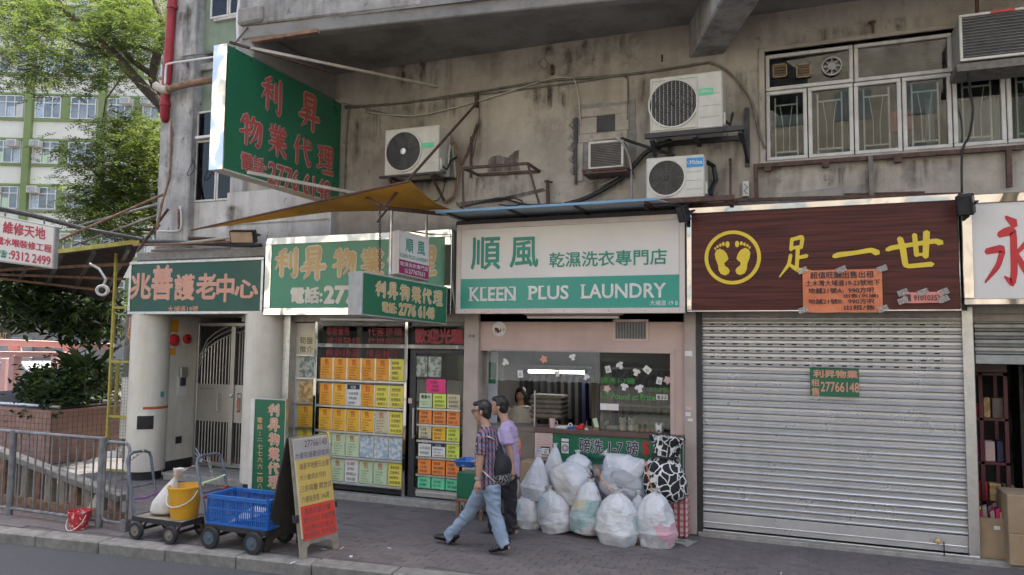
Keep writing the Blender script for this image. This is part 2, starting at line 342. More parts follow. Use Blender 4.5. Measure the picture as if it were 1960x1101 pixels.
# ================================================================== GROUND
def kerbY(x): return -3.35 + (x+9.03)*0.0944
XL, XR = -40.0, 30.0
mb = MB().box(-300, 300, -300, 300, -.5, -.16); tag(mb.build('ground', m['asphalt']), kind='structure')
mb = MB(); mb.prism([(XL-20, kerbY(XL-20)-.005), (XR, kerbY(XR)-.005), (XR, -16), (XL-20, -16)], (0,0,-.155), (1,0,0), (0,1,0), (0,0,.025))
tag(mb.build('road', m['asphalt']), kind='structure')
pv = MB(); pv.prism([(XL, kerbY(XL)+.24), (XL, 16), (-10.6, 16), (-10.6, 6), (XR, 6), (XR, kerbY(XR)+.24)], (0,0,-.15), (1,0,0), (0,1,0), (0,0,.142))
pave = tag(pv.build('pavement', m['joint']), kind='structure')
kb = MB(); kb.prism([(XL, kerbY(XL)+.05), (XR, kerbY(XR)+.05), (XR, kerbY(XR)+.2), (XL, kerbY(XL)+.2)], (0,0,-.155), (1,0,0), (0,1,0), (0,0,.1))
kerb = tag(kb.build('kerb', m['joint']), kind='structure')
kd = Vector((1, .0944, 0)).normalized(); kn = Vector((-kd.y, kd.x, 0))
x = -14.0
while x < 4:
    L = .92; a = Vector((x, kerbY(x), 0)); jz = random.uniform(-.004, .004)
    s = MB(); s.obox(a+kd*(L/2)+kn*.12+Vector((0,0,-.075+jz)), kd*(L/2-.006), kn*(.118+random.uniform(0,.003)), (0,0,.075))
    s.build('kerb_stone', m['kerb'], kerb, bevel=.014); x += L*kd.x
# herringbone-free running bond of brick pavers
bm_ = MB().box(-.0982, .0982, -.0482, .0482, -.055, 0); pvo = bm_.build('brick', m['paver'], None, bevel=.003, loc=(0,0,0))
meshes = [pvo.data] + [pvo.data.copy() for _ in range(2)]; meshes[1].materials[0] = m['paver2']; meshes[2].materials[0] = m['paver3']
bpy.data.objects.remove(pvo)
spots = []
row = 0; y = -.16
while y > -3.3:
    x = -10.4 + (.1 if row % 2 else 0)
    while x < 2.6:
        if y-.05 > kerbY(x)+.245:
            if not (x > -10.0 and y > -.12): spots.append((x, y))
        x += .2
    y -= .1; row += 1
spots.sort(key=lambda p: (p[0]-CAM.x)**2*.35+(p[1]-CAM.y)**2)
def inview(p):
    v = Vector((p[0], p[1], 0))-CAM; z = v.dot(_fw); return -20 < 980+F_PX*v.dot(_rt)/z < 1980 and 550-F_PX*v.dot(_up)/z < 1115
vis = [p for p in spots if inview(p)]; first = vis[:298]; fs_ = set(first)
for p in first:
    link_mesh('brick', random.choice(meshes), (p[0], p[1], random.uniform(-.003, .001)), pave).rotation_euler = (random.uniform(-.012,.012), random.uniform(-.008,.008), random.uniform(-.015,.015))
rest = MB()
for p in spots:
    if p in fs_: continue
    z = random.uniform(-.0025, .001); rest.mi = random.choice((0,0,1,1,2)); tl = random.uniform(-.002,.002)
    rest.add([(p[0]-.0982,p[1]-.0482,z+tl),(p[0]+.0982,p[1]-.0482,z-tl),(p[0]+.0982,p[1]+.0482,z-tl),(p[0]-.0982,p[1]+.0482,z+tl),
              (p[0]-.097,p[1]-.047,-.02),(p[0]+.097,p[1]-.047,-.02)], [(0,1,2,3),(4,5,1,0)])
tag(rest.build('paving_bricks', [m['paver'], m['paver2'], m['paver3']], pave, fix=False), kind='stuff')
# scraps of litter
for i, (px, py) in enumerate([(672,1066),(655,1050),(560,1078),(1495,1098),(620,1052),(745,1050)]):
    p = G(px, py); q = MB(); a = random.uniform(0,3); c, s_ = math.cos(a)*.035, math.sin(a)*.035
    q.prism([(-c,-s_),(c*.4,-s_*1.2),(c,s_),(-c*.3,s_*.9)], p+Vector((0,0,.004)), (1,0,0), (0,1,.06), (0,0,.004))
    tag(q.build('paper_scrap', m['paper']), 'torn white paper scrap on the pavement '+['just right of the sandwich board foot','farther right of the sandwich board','at the kerb below the sandwich board','at the bottom edge before the shutter','close behind the sandwich board','in front of the walking man'][i], 'litter', 'paper scraps on the pavement')

# ================================================================== MAIN BUILDING
ZC = 6.5                                     # soffit height
B = thing('shop_building', 'old concrete tenement building with stained plaster wall above the row of shops', 'building', (-3, 0, 0))
WX0, WX1 = W(1463,100).x, 3.6; WZ0, WZ1 = 4.55, 5.98
WZ0 = W(1465,311).z; WZ1 = W(1456,101).z
wl = MB()
wl.box(-8.47, WX0, .0, .3, 2.62, ZC).box(WX0, WX1, .0, .3, 2.62, WZ0).box(WX0, WX1, .0, .3, WZ1, ZC).box(WX1, 22, 0, .3, 2.62, ZC)
wl.build('wall', m['wall'], B)
# hole and broken plaster patch round the boxed air conditioner
MB().box(-10.25, -9.55, -.16, .3, 2.9, 12).build('pilaster', m['pilaster'], B, bevel=.02)
MB().box(-9.55, -8.75, .04, .3, 5.98, 6.9).build('panel', m['greenwall'], B)
MB().box(-9.55, -8.75, .04, .3, 7.25, 9).build('panel', m['greenwall'], B)
MB().box(-8.75, -8.47, -.1, .3, 2.9, 12).build('pilaster', m['pilaster'], B, bevel=.02)
MB().box(-9.55, -8.75, -.03, .3, 6.9, 7.02).build('ledge', m['pilaster'], B, bevel=.01)
MB().box(-9.55, -8.75, -.02, .3, 3.6, 4.62).build('spandrel', m['wall2'], B)
MB().box(-8.75, -6.72, -.13, -.002, 3.6, 4.72).build('spandrel', m['wall2'], B)
MB().box(-8.75, -6.75, -.145, -.132, 4.18, 4.2).build('ledge', m['pilaster'], B)
# slab over the pavement
sf = lambda x: -1.9 + (x+6.9)*.118
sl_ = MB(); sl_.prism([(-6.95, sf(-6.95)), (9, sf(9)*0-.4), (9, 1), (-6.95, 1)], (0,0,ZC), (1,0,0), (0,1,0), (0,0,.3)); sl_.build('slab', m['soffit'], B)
fz = MB(); fz.prism([(-6.98, sf(-6.98)-.06), (4, sf(4)-.06), (4, sf(4)+.08), (-6.98, sf(-6.98)+.08)], (0,0,ZC+.02), (1,0,0), (0,1,0), (0,0,1.3)); fz.build('parapet', m['slab'], B, bevel=.02)
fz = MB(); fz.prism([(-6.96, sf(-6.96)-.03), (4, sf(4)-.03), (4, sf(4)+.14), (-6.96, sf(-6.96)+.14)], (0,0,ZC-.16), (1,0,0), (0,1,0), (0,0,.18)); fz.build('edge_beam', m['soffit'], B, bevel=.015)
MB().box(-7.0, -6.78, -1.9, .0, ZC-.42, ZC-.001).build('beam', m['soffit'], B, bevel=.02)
MB().box(-7.01, -6.6, -1.98, -1.6, ZC+.03, ZC+.26).build('concrete_lump', m['patch'], B, bevel=.03)
wa, wb_ = W(1318,110), W(1386,105); zb = 6.05
oa = Vector((.56,-1.55,0)).normalized()
bmm = MB(); p0 = Vector((wa.x,.02,zb)); p1 = Vector((wb_.x,.02,zb))
bmm.add([p0,p1,p1+oa*3.0,p0+oa*3.0]+[v+Vector((0,0,.6)) for v in (p0,p1,p1+oa*3.0,p0+oa*3.0)], [(0,3,2,1),(4,5,6,7),(0,1,5,4),(1,2,6,5),(2,3,7,6),(3,0,4,7)])
bmm.build('beam', m['slab'], B, bevel=.02)
# upper storeys, back and party walls (shade the street, close the shop interiors)
MB().box(-10.3, 24, .3, 13, ZC+.3, 27).build('upper_storeys', m['wall2'], B)
MB().box(-10.3, -9.56, .3, 13, 2.9, ZC+.3).build('end_wall', m['pilaster'], B)
MB().box(-10.3, 24, 6, 6.3, 0, ZC+.3).build('back_wall', m['int'], B)
MB().box(-9.56, 24, .3, 6, 2.95, 3.1).build('floor_slab', m['int'], B)
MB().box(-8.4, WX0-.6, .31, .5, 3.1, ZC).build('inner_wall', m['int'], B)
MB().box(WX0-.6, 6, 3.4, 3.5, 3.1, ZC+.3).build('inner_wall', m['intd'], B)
for x0, x1, mm in [(W(889,800).x, W(917,800).x, 'pinkpost'), (W(1311,800).x, W(1334,800).x, 'pinkpost')]:
    MB().box(x0, x1, -.06, .4, 0, 2.75).build('post', m[mm], B, bevel=.008)
for xx in (W(905,800).x, W(1322,800).x, W(1858,800).x): MB().box(xx-.05, xx+.05, .4, 6, 0, 2.95).build('party_wall', m['int'], B)
MB().box(W(1334,800).x, W(1345,800).x, -.05, .1, 0, 2.75).build('jamb', m['dark'], B)
MB().box(W(545,800).x-.02, W(556,800).x, -.08, .25, .1, 2.75).build('post', m['alu'], B)
MB().box(-7.78, -7.3, .4, 6, 0, 2.95).build('party_wall', m['int'], B)
MB().box(-7.7, 24, .4, 6, -.02, .05).build('shop_floor', m['step'], B)
# steps in front of the agent's shop and entrance
MB().box(-7.4, W(889,950).x, -.12, .5, -.05, .09).build('step', m['step'], B, bevel=.01)
MB().box(-10.0, -7.42, .0, 2.2, -.05, .1).build('step', m['step'], B, bevel=.01)
# concrete header over entrance sign
MB().box(-10.5, -7.75, -.3, .1, 3.62, 3.78).build('ledge', m['patch'], B, bevel=.02)
MB().box(-10.2, -7.75, -.02, .3, 2.75, 3.65).build('lintel', m['pilaster'], B)
# ---- building windows
def casement(x0, x1, z0, z1, y, parent, fr=.045, dp=.06, grille=True):
    f = MB(); f.box(x0,x1,y-dp,y,z1-fr,z1).box(x0,x1,y-dp,y,z0,z0+fr).box(x0,x0+fr,y-dp,y,z0+fr,z1-fr).box(x1-fr,x1,y-dp,y,z0+fr,z1-fr)
    wn = f.build('window', m['winframe'], parent, bevel=.006)
    MB().box(x0+fr,x1-fr,y-.028,y-.022,z0+fr,z1-fr).build('pane', m['wglass'], wn)
    if grille:
        g = MB(); w_ = x1-x0; h_ = z1-z0; xa, xb = x0+.22*w_, x0+.76*w_; za, zb_ = z0+.14*h_, z0+.82*h_; t = .009; yy = y+.05
        for xx in (xa, xb): g.box(xx-t, xx+t, yy-t, yy+t, z0+.06, z1-.06)
        for zz in (za, zb_): g.box(xa+t, xb-t, yy-t, yy+t, zz-t, zz+t)
        zm = za+.35*h_
        g.tube([(xa+.22*(xb-xa), yy, zb_), (xa+.36*(xb-xa), yy, zm), (xa+.36*(xb-xa), yy, za)], .006, 4)
        g.tube([(xa+.78*(xb-xa), yy, zb_), (xa+.64*(xb-xa), yy, zm), (xa+.64*(xb-xa), yy, za)], .006, 4)
        g.build('grille', m['white'], wn)
    return wn
YW = .12
zm = (W(1463,182,YW).z + W(1817,140,YW).z)/2
edges = [W(px, 230, YW).x for px in (1466,1546,1634,1726,1822,1925)]; edges += [edges[-1]+.55, edges[-1]+1.1]
for a, b in zip(edges[:-1], edges[1:]): casement(a+.006, b-.006, WZ0+.03, zm, YW, B)
tx = [edges[0], W(1634,150,YW).x, W(1822,120,YW).x]
t1 = casement(tx[0]+.006, tx[1]-.006, zm+.012, WZ1-.02, YW, B, grille=False); t2 = casement(tx[1]+.006, tx[2]-.006, zm+.012, WZ1-.02, YW, B, grille=False)
MB().box(WX0-.07, WX0, -.03, .12, WZ0-.05, WZ1+.05).box(WX0, 3.6, -.03, .12, WZ1, WZ1+.05).box(WX0-.07, 3.6, -.06, .12, WZ0-.05, WZ0).build('window_surround', m['wall'], B, bevel=.008)
MB().box(tx[2]+.02, 3.6, .1, .2, zm+.02, WZ1-.02).build('blanking_board', m['dark'], B)
# exhaust fan and two louvre vents in the transom
fx = W(1592,130,YW); fan = MB().ring((fx.x, YW-.05, fx.z), .118, .018, .02, (0,-1,0)).lathe((fx.x,YW-.05,fx.z), [(.05,0),(.05,.015),(.035,.022)], 16, (0,-1,0))
for k in range(8):
    a = k*math.pi/4; fan.bar((fx.x+math.cos(a)*.05,YW-.055,fx.z+math.sin(a)*.05), (fx.x+math.cos(a)*.105,YW-.055,fx.z+math.sin(a)*.105), .012, .008, (0,1,0))
fan.build('exhaust_fan', m['frame'], t1)
for px in (1493,1538):
    c = W(px, 138, YW); v = MB(); h = .085
    v.box(c.x-h,c.x+h,YW-.06,YW-.035,c.z+h-.016,c.z+h).box(c.x-h,c.x+h,YW-.06,YW-.035,c.z-h,c.z-h+.016).box(c.x-h,c.x-h+.016,YW-.06,YW-.035,c.z-h,c.z+h).box(c.x+h-.016,c.x+h,YW-.06,YW-.035,c.z-h,c.z+h)
    for k in range(4): v.bar((c.x-h+.02,YW-.05,c.z-.05+k*.034), (c.x+h-.02,YW-.05,c.z-.05+k*.034), .02, .006, (0,.5,1))
    v.build('louvre', m['card'], t1)
# things seen through the first-floor window: curtain, ceiling strip
def curtain(name, x0, x1, y, z0, z1, mat, parent, n=36, amp=.02):
    c = MB(); vs_ = []; fs = []
    for i in range(n+1):
        x = x0+(x1-x0)*i/n; yy = y+amp*math.sin(i*1.7+.4*math.sin(i))
        vs_ += [(x,yy,z0),(x,yy+.01*math.sin(i*2.1),z1)]
        if i: fs.append((2*i-2,2*i,2*i+1,2*i-1))
    c.add(vs_, fs); return c.build(name, mat, parent, smooth=2)
curtain('curtain', edges[3]+.3, edges[4]-.12, .5, WZ0, zm-.15, m['greysheet'], B)
curtain('curtain', edges[4]+.1, edges[5]+.3, .6, WZ0, zm-.2, m['greysheet'], B)
MB().box(edges[0], edges[5], 1.8, 1.9, WZ0-.4, WZ0+.25).build('inner_shelf', m['carddull'], B)
MB().box(edges[1], edges[5], 3.3, 3.38, WZ0, WZ0+.4).build('inner_board', m['carddull'], B)
MB().box(edges[3]-.05, edges[3]+.22, .9, 1.0, WZ0+.5, WZ0+.75).build('red_box', m['redp'], B)
# ---- corner windows of the left bay
def bay_window(px0, py0, px1, py1, Y=.02):
    x0, x1, z0, z1 = WR(px0,py0,px1,py1,Y)
    zt = z0+(z1-z0)*.68; xm = x0+(x1-x0)*.55
    for a,b,c_,d_ in ((x0,xm-.005,z0,zt-.005),(xm+.005,x1,z0,zt-.005),(x0,x1,zt+.005,z1)): casement(a,b,c_,d_,Y,B,.035,.05,c_ < zt-.2)
    MB().box(x0,x1,.25,.3,z0,z1).build('blind', m['greysheet'], B)
bay_window(381,216,452,383)
bay_window(412,-120,470,27)
MB().box(W(415,30).x-.05, W(470,25).x+.05, -.02, .04, W(440,30).z-.06, W(440,30).z).build('sill', m['wall2'], B)
MB().box(-9.5, -8.95, -.12, .0, W(400,265).z-.02, W(400,265).z+.02).build('sill', m['white'], B)

# ================================================================== ENTRANCE
c1 = W(284,750,-.05); c2 = W(507,750,-.05)
def column(cx, r, label):
    t = thing('round_column', label, 'column', (cx, -.05, 0))
    MB().lathe((cx,-.05,.14), [(r,0),(r,2.62)], 36).build('shaft', m['cream'], t, smooth=True)
    MB().lathe((cx,-.05,0), [(r-.05,0),(r-.05,.139)], 36).build('base', m['dark'], t, smooth=True)
    return t
colA = column(c1.x, .31, 'cream enamelled round column with letter slot and orange band left of the entrance gate')
colB = column(c2.x, .33, 'plain cream round column right of the entrance gate behind the tall narrow green sign')
def on_col(px, py, hw, hh, name, mat, cx=c1.x, r=.31, par=None, dz=.004):   # patch wrapped on a column
    p = W(px, py, -.35); a0 = math.asin(max(-1, min(1, (p.x-cx)/r)))
    n = 6; vs_ = []; fs = []; da = hw/r
    for i in range(n+1):
        a = a0-da+2*da*i/n
        for z in (p.z-hh, p.z+hh): vs_.append((cx+math.sin(a)*(r+dz), -.05-math.cos(a)*(r+dz), z))
        if i: fs.append((2*i-2,2*i,2*i+1,2*i-1))
    return MB().add(vs_, fs).build(name, mat, par, fix=False)
on_col(284,783,.3,.022,'band',m['letcoral'],par=colA).data.materials[0] = M('orange_band', (.55,.1,.04), None, 8, .5)
on_col(272,794,.13,.045,'slot_label',m['white'],par=colA); on_col(271,810,.125,.11,'letter_slot',m['black'],par=colA,dz=.007)
on_col(283,757,.035,.045,'sticker',M('teal_sticker', (.05,.3,.33), None, 8),par=colA)
XS = c1.x+.22
lo, hi = .1, 4.0
for _ in range(40):
    mid = (lo+hi)/2
    if W(374,750,mid).x > XS: lo = mid
    else: hi = mid
YD = min(max((lo+hi)/2, .6), 1.5)
sw = MB().box(XS-.2, XS, .1, YD+2.4, .1, 2.75).build('entrance_wall', m['cream'], B)
MB().box(XS-.01, XS+.004, .12, YD-.02, .08, .25).build('skirting', m['dark'], B)
MB().box(XS, -7.4, -.1, YD+.1, 2.72, 2.85).build('entrance_ceiling', m['int'], B)
MB().box(XS, -7.4, YD+2.3, YD+2.4, .0, 2.75).build('entrance_back', m['intd'], B)
MB().box(-7.62, -7.5, -.0, YD+2.4, .1, 2.75).build('entrance_wall', m['cream'], B)
# steel gate
gx0 = XS+.01; gx1 = -7.64; gz0, gz1 = .12, 2.62; gm = W(446,750,YD).x
gate = thing('entrance_gate', 'stainless steel double gate with vertical bars and a sweeping arch beside the round columns', 'gate', ((gx0+gx1)/2, YD, .1))
f = MB(); f.box(gx0,gx0+.05,YD-.03,YD+.03,gz0,gz1).box(gx1-.05,gx1,YD-.03,YD+.03,gz0,gz1).box(gx0+.05,gx1-.05,YD-.03,YD+.03,gz1-.06,gz1).box(gx0+.05,gx1-.05,YD-.03,YD+.03,gz0,gz0+.05).box(gm-.045,gm+.045,YD-.045,YD+.035,gz0+.05,gz1-.06)
f.build('frame', m['steel'], gate, bevel=.005)
zp0, zp1 = W(400,806,YD).z, W(400,735,YD).z
zL, zT, zl_, zB_ = W(380,702,YD).z, W(445,628,YD).z, W(376,858,YD).z, W(445,914,YD).z
def arch(u_):
    t_ = min(1, max(0, u_/.66)); c_ = math.sqrt(max(0, 1-(1-t_)**2)); return min(gz1-.08, zL+(zT-zL)*c_), max(gz0+.06, zl_+(zB_-zl_)*c_)
MB().box(gx0+.05, gx1-.05, YD+.035, YD+.045, gz0, gz1).build('backing_or_shade_sheet', m['black'], gate)  # black sheet added behind the bars, stands in for the shaded entrance inside
for a, b in ((gx0+.05, gm-.045), (gm+.045, gx1-.05)):
    MB().box(a, b, YD-.015, YD+.015, zp0, zp1).build('panel', m['steel'], gate)
    n = int((b-a)/.062)
    for i in range(1, n):
        xx = a+(b-a)*i/n
        u_ = (xx-gx0)/(gx1-gx0)                   # arch heights
        zt, zbm = arch(u_)
        MB().cyl((xx,YD,zp1), (xx,YD,min(zt,gz1-.06)), .011, n=6).build('bar', m['steel'], gate)
        MB().cyl((xx,YD,zbm), (xx,YD,zp0), .011, n=6).build('bar', m['steel'], gate)
for off in (0, .075, .15):
    MB().tube([(gx0+.05+(gx1-gx0-.1)*i/14, YD-.002*off, min(gz1-.04, arch(i/14)[0]+off*1.15)) for i in range(15)], .013, 6).build('arch_rail', m['steel'], gate)
for off in (0, .07, .14):
    MB().tube([(gx0+.05+(gx1-gx0-.1)*i/14, YD, max(gz0+.03, arch(i/14)[1]-off*1.15)) for i in range(15)], .014, 6).build('arch_rail', m['steel'], gate)
MB().box(gx0+.05,gx1-.05,YD+.02,YD+.03,gz0+.05,gz0+.16).build('kick_panel', M('maroon_panel',(.12,.03,.035),None,5), gate)
for px in (421, 459):
    h = W(px,770,YD); MB().tube([(h.x,YD-.02,h.z-.15),(h.x,YD-.075,h.z-.15),(h.x,YD-.075,h.z+.15),(h.x,YD-.02,h.z+.15)], .014, 6).build('handle', m['steel'], gate)
MB().lathe((gm,YD-.045,1.35), [(.03,0),(.03,.02),(.012,.03)], 12, (0,-1,0)).build('lock', m['alu'], gate)
t = MB(); put_text(t, 'NO PARKING', (gx0+.12,YD-.015,zp1-.09), (1,0,0), (0,0,1), .3, .022); t.build('lettering', m['ink'], gate)
MB().box(W(453,775,YD).x, W(460,775,YD).x, YD-.02, YD-.016, W(456,790,YD).z, W(456,762,YD).z).build('notice', m['pinkpaper'], gate)
# things on the entrance side wall (plane x = XS)
def SX(px, py): return PL(px, py, (XS,0,0), Vector((1,0,0)))
def side_box(px0,py0,px1,py1,d,name,mat,par=None,bev=.006):
    a = SX(px0,py0); b = SX(px1,py1); return MB().box(XS, XS+d, min(a.y,b.y), max(a.y,b.y), b.z, a.z).build(name, mat, par, bevel=bev)
ic = SX(350,725); t = thing('intercom', 'grey metal door intercom on a white backplate beside the gate', 'intercom', ic)
side_box(339,721,357,757,.012,'backplate',m['white'],t); side_box(344,718,352,738,.05,'keypad',m['dark'],t); side_box(342,703,355,722,.06,'hood',m['steel'],t)
nb = SX(330,640); t = thing('fire_bell', 'red round fire bell on white backing, larger of the two on the entrance wall', 'fire bell', nb)
MB().lathe((XS,nb.y,SX(332,651).z), [(.14,0),(.14,.03),(.12,.035)], 24, (1,0,0)).build('backing', m['white'], t)
MB().lathe((XS+.036,nb.y,SX(332,651).z), [(.105,0),(.1,.035),(.06,.055),(.01,.06)], 24, (1,0,0)).build('gong', m['redp'], t, smooth=True)
nb = SX(357,649); t = thing('fire_alarm_button', 'small red alarm call point right of the fire bell', 'alarm button', nb)
MB().lathe((XS,nb.y,nb.z), [(.085,0),(.085,.04),(.07,.05)], 20, (1,0,0)).build('housing', m['redp'], t); MB().lathe((XS+.051,nb.y,nb.z), [(.03,0),(.03,.01)], 12, (1,0,0)).build('button', m['ink'], t)
tag(side_box(321,612,341,637,.004,'paper_notice',m['orange'],None,0), 'orange paper stuck on the entrance wall above the fire bell', 'notice')
tag(side_box(320,667,336,680,.004,'paper_notice',m['orange'],None,0), 'small orange paper stuck on the entrance wall below the fire bell', 'notice')
tag(side_box(336,836,347,848,.006,'wall_hatch',m['dark'],None,0), 'small dark square hatch low on the entrance side wall', 'hatch')
# ================================================================== BRUSH LETTERING
BR = {
'一': [[(4,46,7),(14,50,9),(50,54,7),(84,60,8),(96,52,10)]],
'足': [[(38,92,6),(35,66,6)],[(37,90,5),(66,96,7),(61,70,6)],[(36,70,5),(62,73,5)],[(53,71,7),(49,22,6)],[(52,47,5),(76,51,6)],[(34,54,6),(29,32,6),(4,3,2)],[(27,34,4),(50,19,7),(97,6,11)]],
'世': [[(1,55,6),(10,60,8),(50,67,7),(90,74,8),(99,68,9)],[(25,84,7),(30,60,8),(34,15,7),(40,12,7),(82,16,8)],[(52,92,6),(55,38,6)],[(74,97,8),(71,34,7)],[(53,40,5),(73,42,5)]],
'永': [[(44,96,3),(60,86,9)],[(30,72,5),(40,75,7),(57,78,8),(56,22,8),(52,6,7),(38,15,2)],[(6,50,5),(38,54,7),(27,30,6),(2,8,2)],[(92,68,7),(60,46,3)],[(58,50,4),(74,26,7),(100,6,10)]],
'利': [[(46,93,5),(18,81,3)],[(5,65,4),(53,70,6)],[(31,86,6),(31,6,5)],[(29,62,5),(5,30,2)],[(34,57,4),(52,43,6)],[(67,82,5),(66,34,5)],[(88,95,6),(89,12,6),(84,3,5),(71,12,2)]],
'昇': [[(28,95,6),(29,58,5)],[(28,94,5),(74,96,6),(72,58,6)],[(30,77,4),(71,79,4)],[(30,61,4),(71,63,5)],[(48,53,5),(16,46,4)],[(3,31,5),(97,37,6)],[(38,48,5),(33,20,5),(14,1,2)],[(68,55,6),(68,0,6)]],
'物': [[(22,93,5),(8,68,3)],[(16,73,4),(45,76,5)],[(31,97,6),(31,1,5)],[(5,37,4),(46,51,5)],[(61,95,6),(43,61,3)],[(54,79,4),(92,82,6),(88,22,6),(80,3,5),(69,13,2)],[(68,76,5),(61,52,4),(43,28,2)],[(82,77,5),(73,40,5),(48,7,2)]],
'業': [[(38,97,5),(39,78,5)],[(60,97,5),(59,78,5)],[(17,93,5),(27,80,4)],[(84,95,5),(73,80,4)],[(7,74,4),(93,79,6)],[(32,74,4),(37,64,4)],[(67,75,4),(61,64,4)],[(15,60,4),(86,64,5)],[(22,48,4),(80,52,5)],[(7,35,4),(95,40,6)],[(50,63,5),(50,-1,5)],[(46,34,4),(8,5,2)],[(54,34,4),(94,4,7)]],
'代': [[(29,97,6),(4,52,3)],[(20,71,6),(20,3,5)],[(36,61,4),(94,73,6)],[(55,95,5),(65,40,6),(84,7,7),(96,24,2)],[(73,93,4),(88,81,6)]],
'理': [[(5,86,4),(37,89,5)],[(7,57,4),(35,60,5)],[(2,16,5),(41,29,4)],[(21,86,5),(21,24,5)],[(46,93,5),(47,47,5)],[(46,92,5),(91,94,6),(88,47,5)],[(48,70,4),(87,72,4)],[(48,51,4),(87,53,5)],[(67,92,5),(67,7,5)],[(45,29,4),(91,33,5)],[(37,4,5),(99,9,6)]],
}
def put_brush(mb, ch, o, u, v, wd, ht, wt=1.0, lift=.004, seed=0):
    o, u, v = Vector(o), Vector(u).normalized(), Vector(v).normalized(); n = u.cross(v)
    for si, st in enumerate(BR[ch]):
        pts = []
        P = [st[0]]+list(st)+[st[-1]]
        for i in range(1, len(P)-2):
            for k in range(5 if len(st) > 2 else 3):
                t = k/(5 if len(st) > 2 else 3); a, b, c, d = P[i-1], P[i], P[i+1], P[i+2]
                q = [.5*((2*b[j])+(-a[j]+c[j])*t*.75+(2*a[j]-5*b[j]+4*c[j]-d[j])*t*t*.75+(-a[j]+3*b[j]-3*c[j]+d[j])*t**3*.75 + .0) if False else b[j]*(1-t)+c[j]*t for j in range(3)]
                pts.append(q)
        pts.append(list(st[-1]))
        if len(st) > 2:                      # soften corners
            sm = [pts[0]]+[[(pts[i-1][j]+2*pts[i][j]+pts[i+1][j])/4 for j in range(3)] for i in range(1, len(pts)-1)]+[pts[-1]]; pts = sm
        L, Rr = [], []
        for i, p in enumerate(pts):
            a = pts[max(0, i-1)]; b = pts[min(len(pts)-1, i+1)]; tx, ty = b[0]-a[0], b[1]-a[1]; l = math.hypot(tx, ty) or 1
            ww = p[2]*wt; L.append((p[0]-ty/l*ww, p[1]+tx/l*ww)); Rr.append((p[0]+ty/l*ww, p[1]-tx/l*ww))
        def cap(p, q, ww):
            tx, ty = p[0]-q[0], p[1]-q[1]; l = math.hypot(tx, ty) or 1
            return (p[0]+tx/l*ww*.8, p[1]+ty/l*ww*.8)
        loop = L + [cap(pts[-1], pts[-2], pts[-1][2]*wt)] + Rr[::-1] + [cap(pts[0], pts[1], pts[0][2]*wt)]
        k = len(pts); z = lift+si*.00025; vs_ = [o+u*(a/100*wd)+v*(b/100*ht)+n*z for a, b in loop]
        fs = [(i, 2*k-i, 2*k-1-i, i+1) for i in range(k-1)] + [(k-1, k+1, k), (0, 2*k+1, 2*k)]
        mb.add(vs_, fs)
def brush_row(par, txt, cells, u, v, wt, fill, edge=None, ewt=1.6, name='lettering', lift=.004):
    """cells: list of (origin, w, h)"""
    for mats, wgt, lf in (((edge, wt*ewt, lift),) if edge else ()) + ((fill, wt, lift+(.0045 if edge else 0)),):
        for ch, (o, wd, ht) in zip(txt, cells):
            q = MB(); put_brush(q, ch, o, u, v, wd, ht, wgt, lf); q.build('character' if mats is fill else 'character_outline', mats, par, fix=False)
def TX(mb, txt, x0, y0, x1, y1, Y, **k):
    a = W(x0, y0, Y); b = W(x0, y1, Y); c = W(x1, y0, Y); put_text(mb, txt, (a.x, Y, b.z), (1,0,0), (0,0,1), c.x-a.x, a.z-b.z, **k)
def cellpx(x0, y0, x1, y1, Y):
    a = W(x0, y0, Y); b = W(x0, y1, Y); c = W(x1, y0, Y); return (Vector((a.x, Y, b.z)), c.x-a.x, a.z-b.z)
def text_pair(par, jobs, fill, edge=None, off=.012, eoff=.05, lift=.004):
    """jobs: (txt,x0,y0,x1,y1,Y) in photo pixels; outline drawn slightly behind"""
    if edge:
        q = MB()
        for j in jobs: TX(q, *j, off=eoff, lift=lift)
        q.build('letter_outline', edge, par, fix=False)
    q = MB()
    for j in jobs: TX(q, *j, off=off, lift=lift+(.004 if edge else 0))
    return q.build('lettering', fill, par, fix=False)
YS = -.35
def fascia(name, label, X0, X1, Z0, Z1, fw, frame, face, back=.33, faceY=YS+.012, fl=None, ft=None, fr=None, fb=None, group=None):
    t = thing(name, label, 'shop sign', ((X0+X1)/2, YS, Z0), group)
    fl, ft, fr, fb = [fw if q is None else q for q in (fl, ft, fr, fb)]
    MB().box(X0+.01, X1-.01, faceY+.02, YS+back, Z0+.01, Z1-.01).build('cabinet', m['frame'], t)
    for nm, bx in (('top', (X0,X1,Z1-ft,Z1)), ('bottom', (X0,X1,Z0,Z0+fb)), ('left', (X0,X0+fl,Z0+fb+.001,Z1-ft-.001)), ('right', (X1-fr,X1,Z0+fb+.001,Z1-ft-.001))):
        if bx[1]-bx[0] > .004 and bx[3]-bx[2] > .004:
            MB().box(bx[0],bx[1],YS-.005,YS+.06,bx[2],bx[3]).build('frame', frame, t, bevel=.006)
    MB().box(X0+fl-.002, X1-fr+.002, faceY, faceY+.015, Z0+fb-.002, Z1-ft+.002).build('face_panel', face, t)
    return t, faceY
m['signframe'] = M('pale_pinkish_frame', (.66,.58,.52), (.58,.5,.45), 3, .4, streak=.15, sc=(.4,.34,.3))
YF = YS+.012
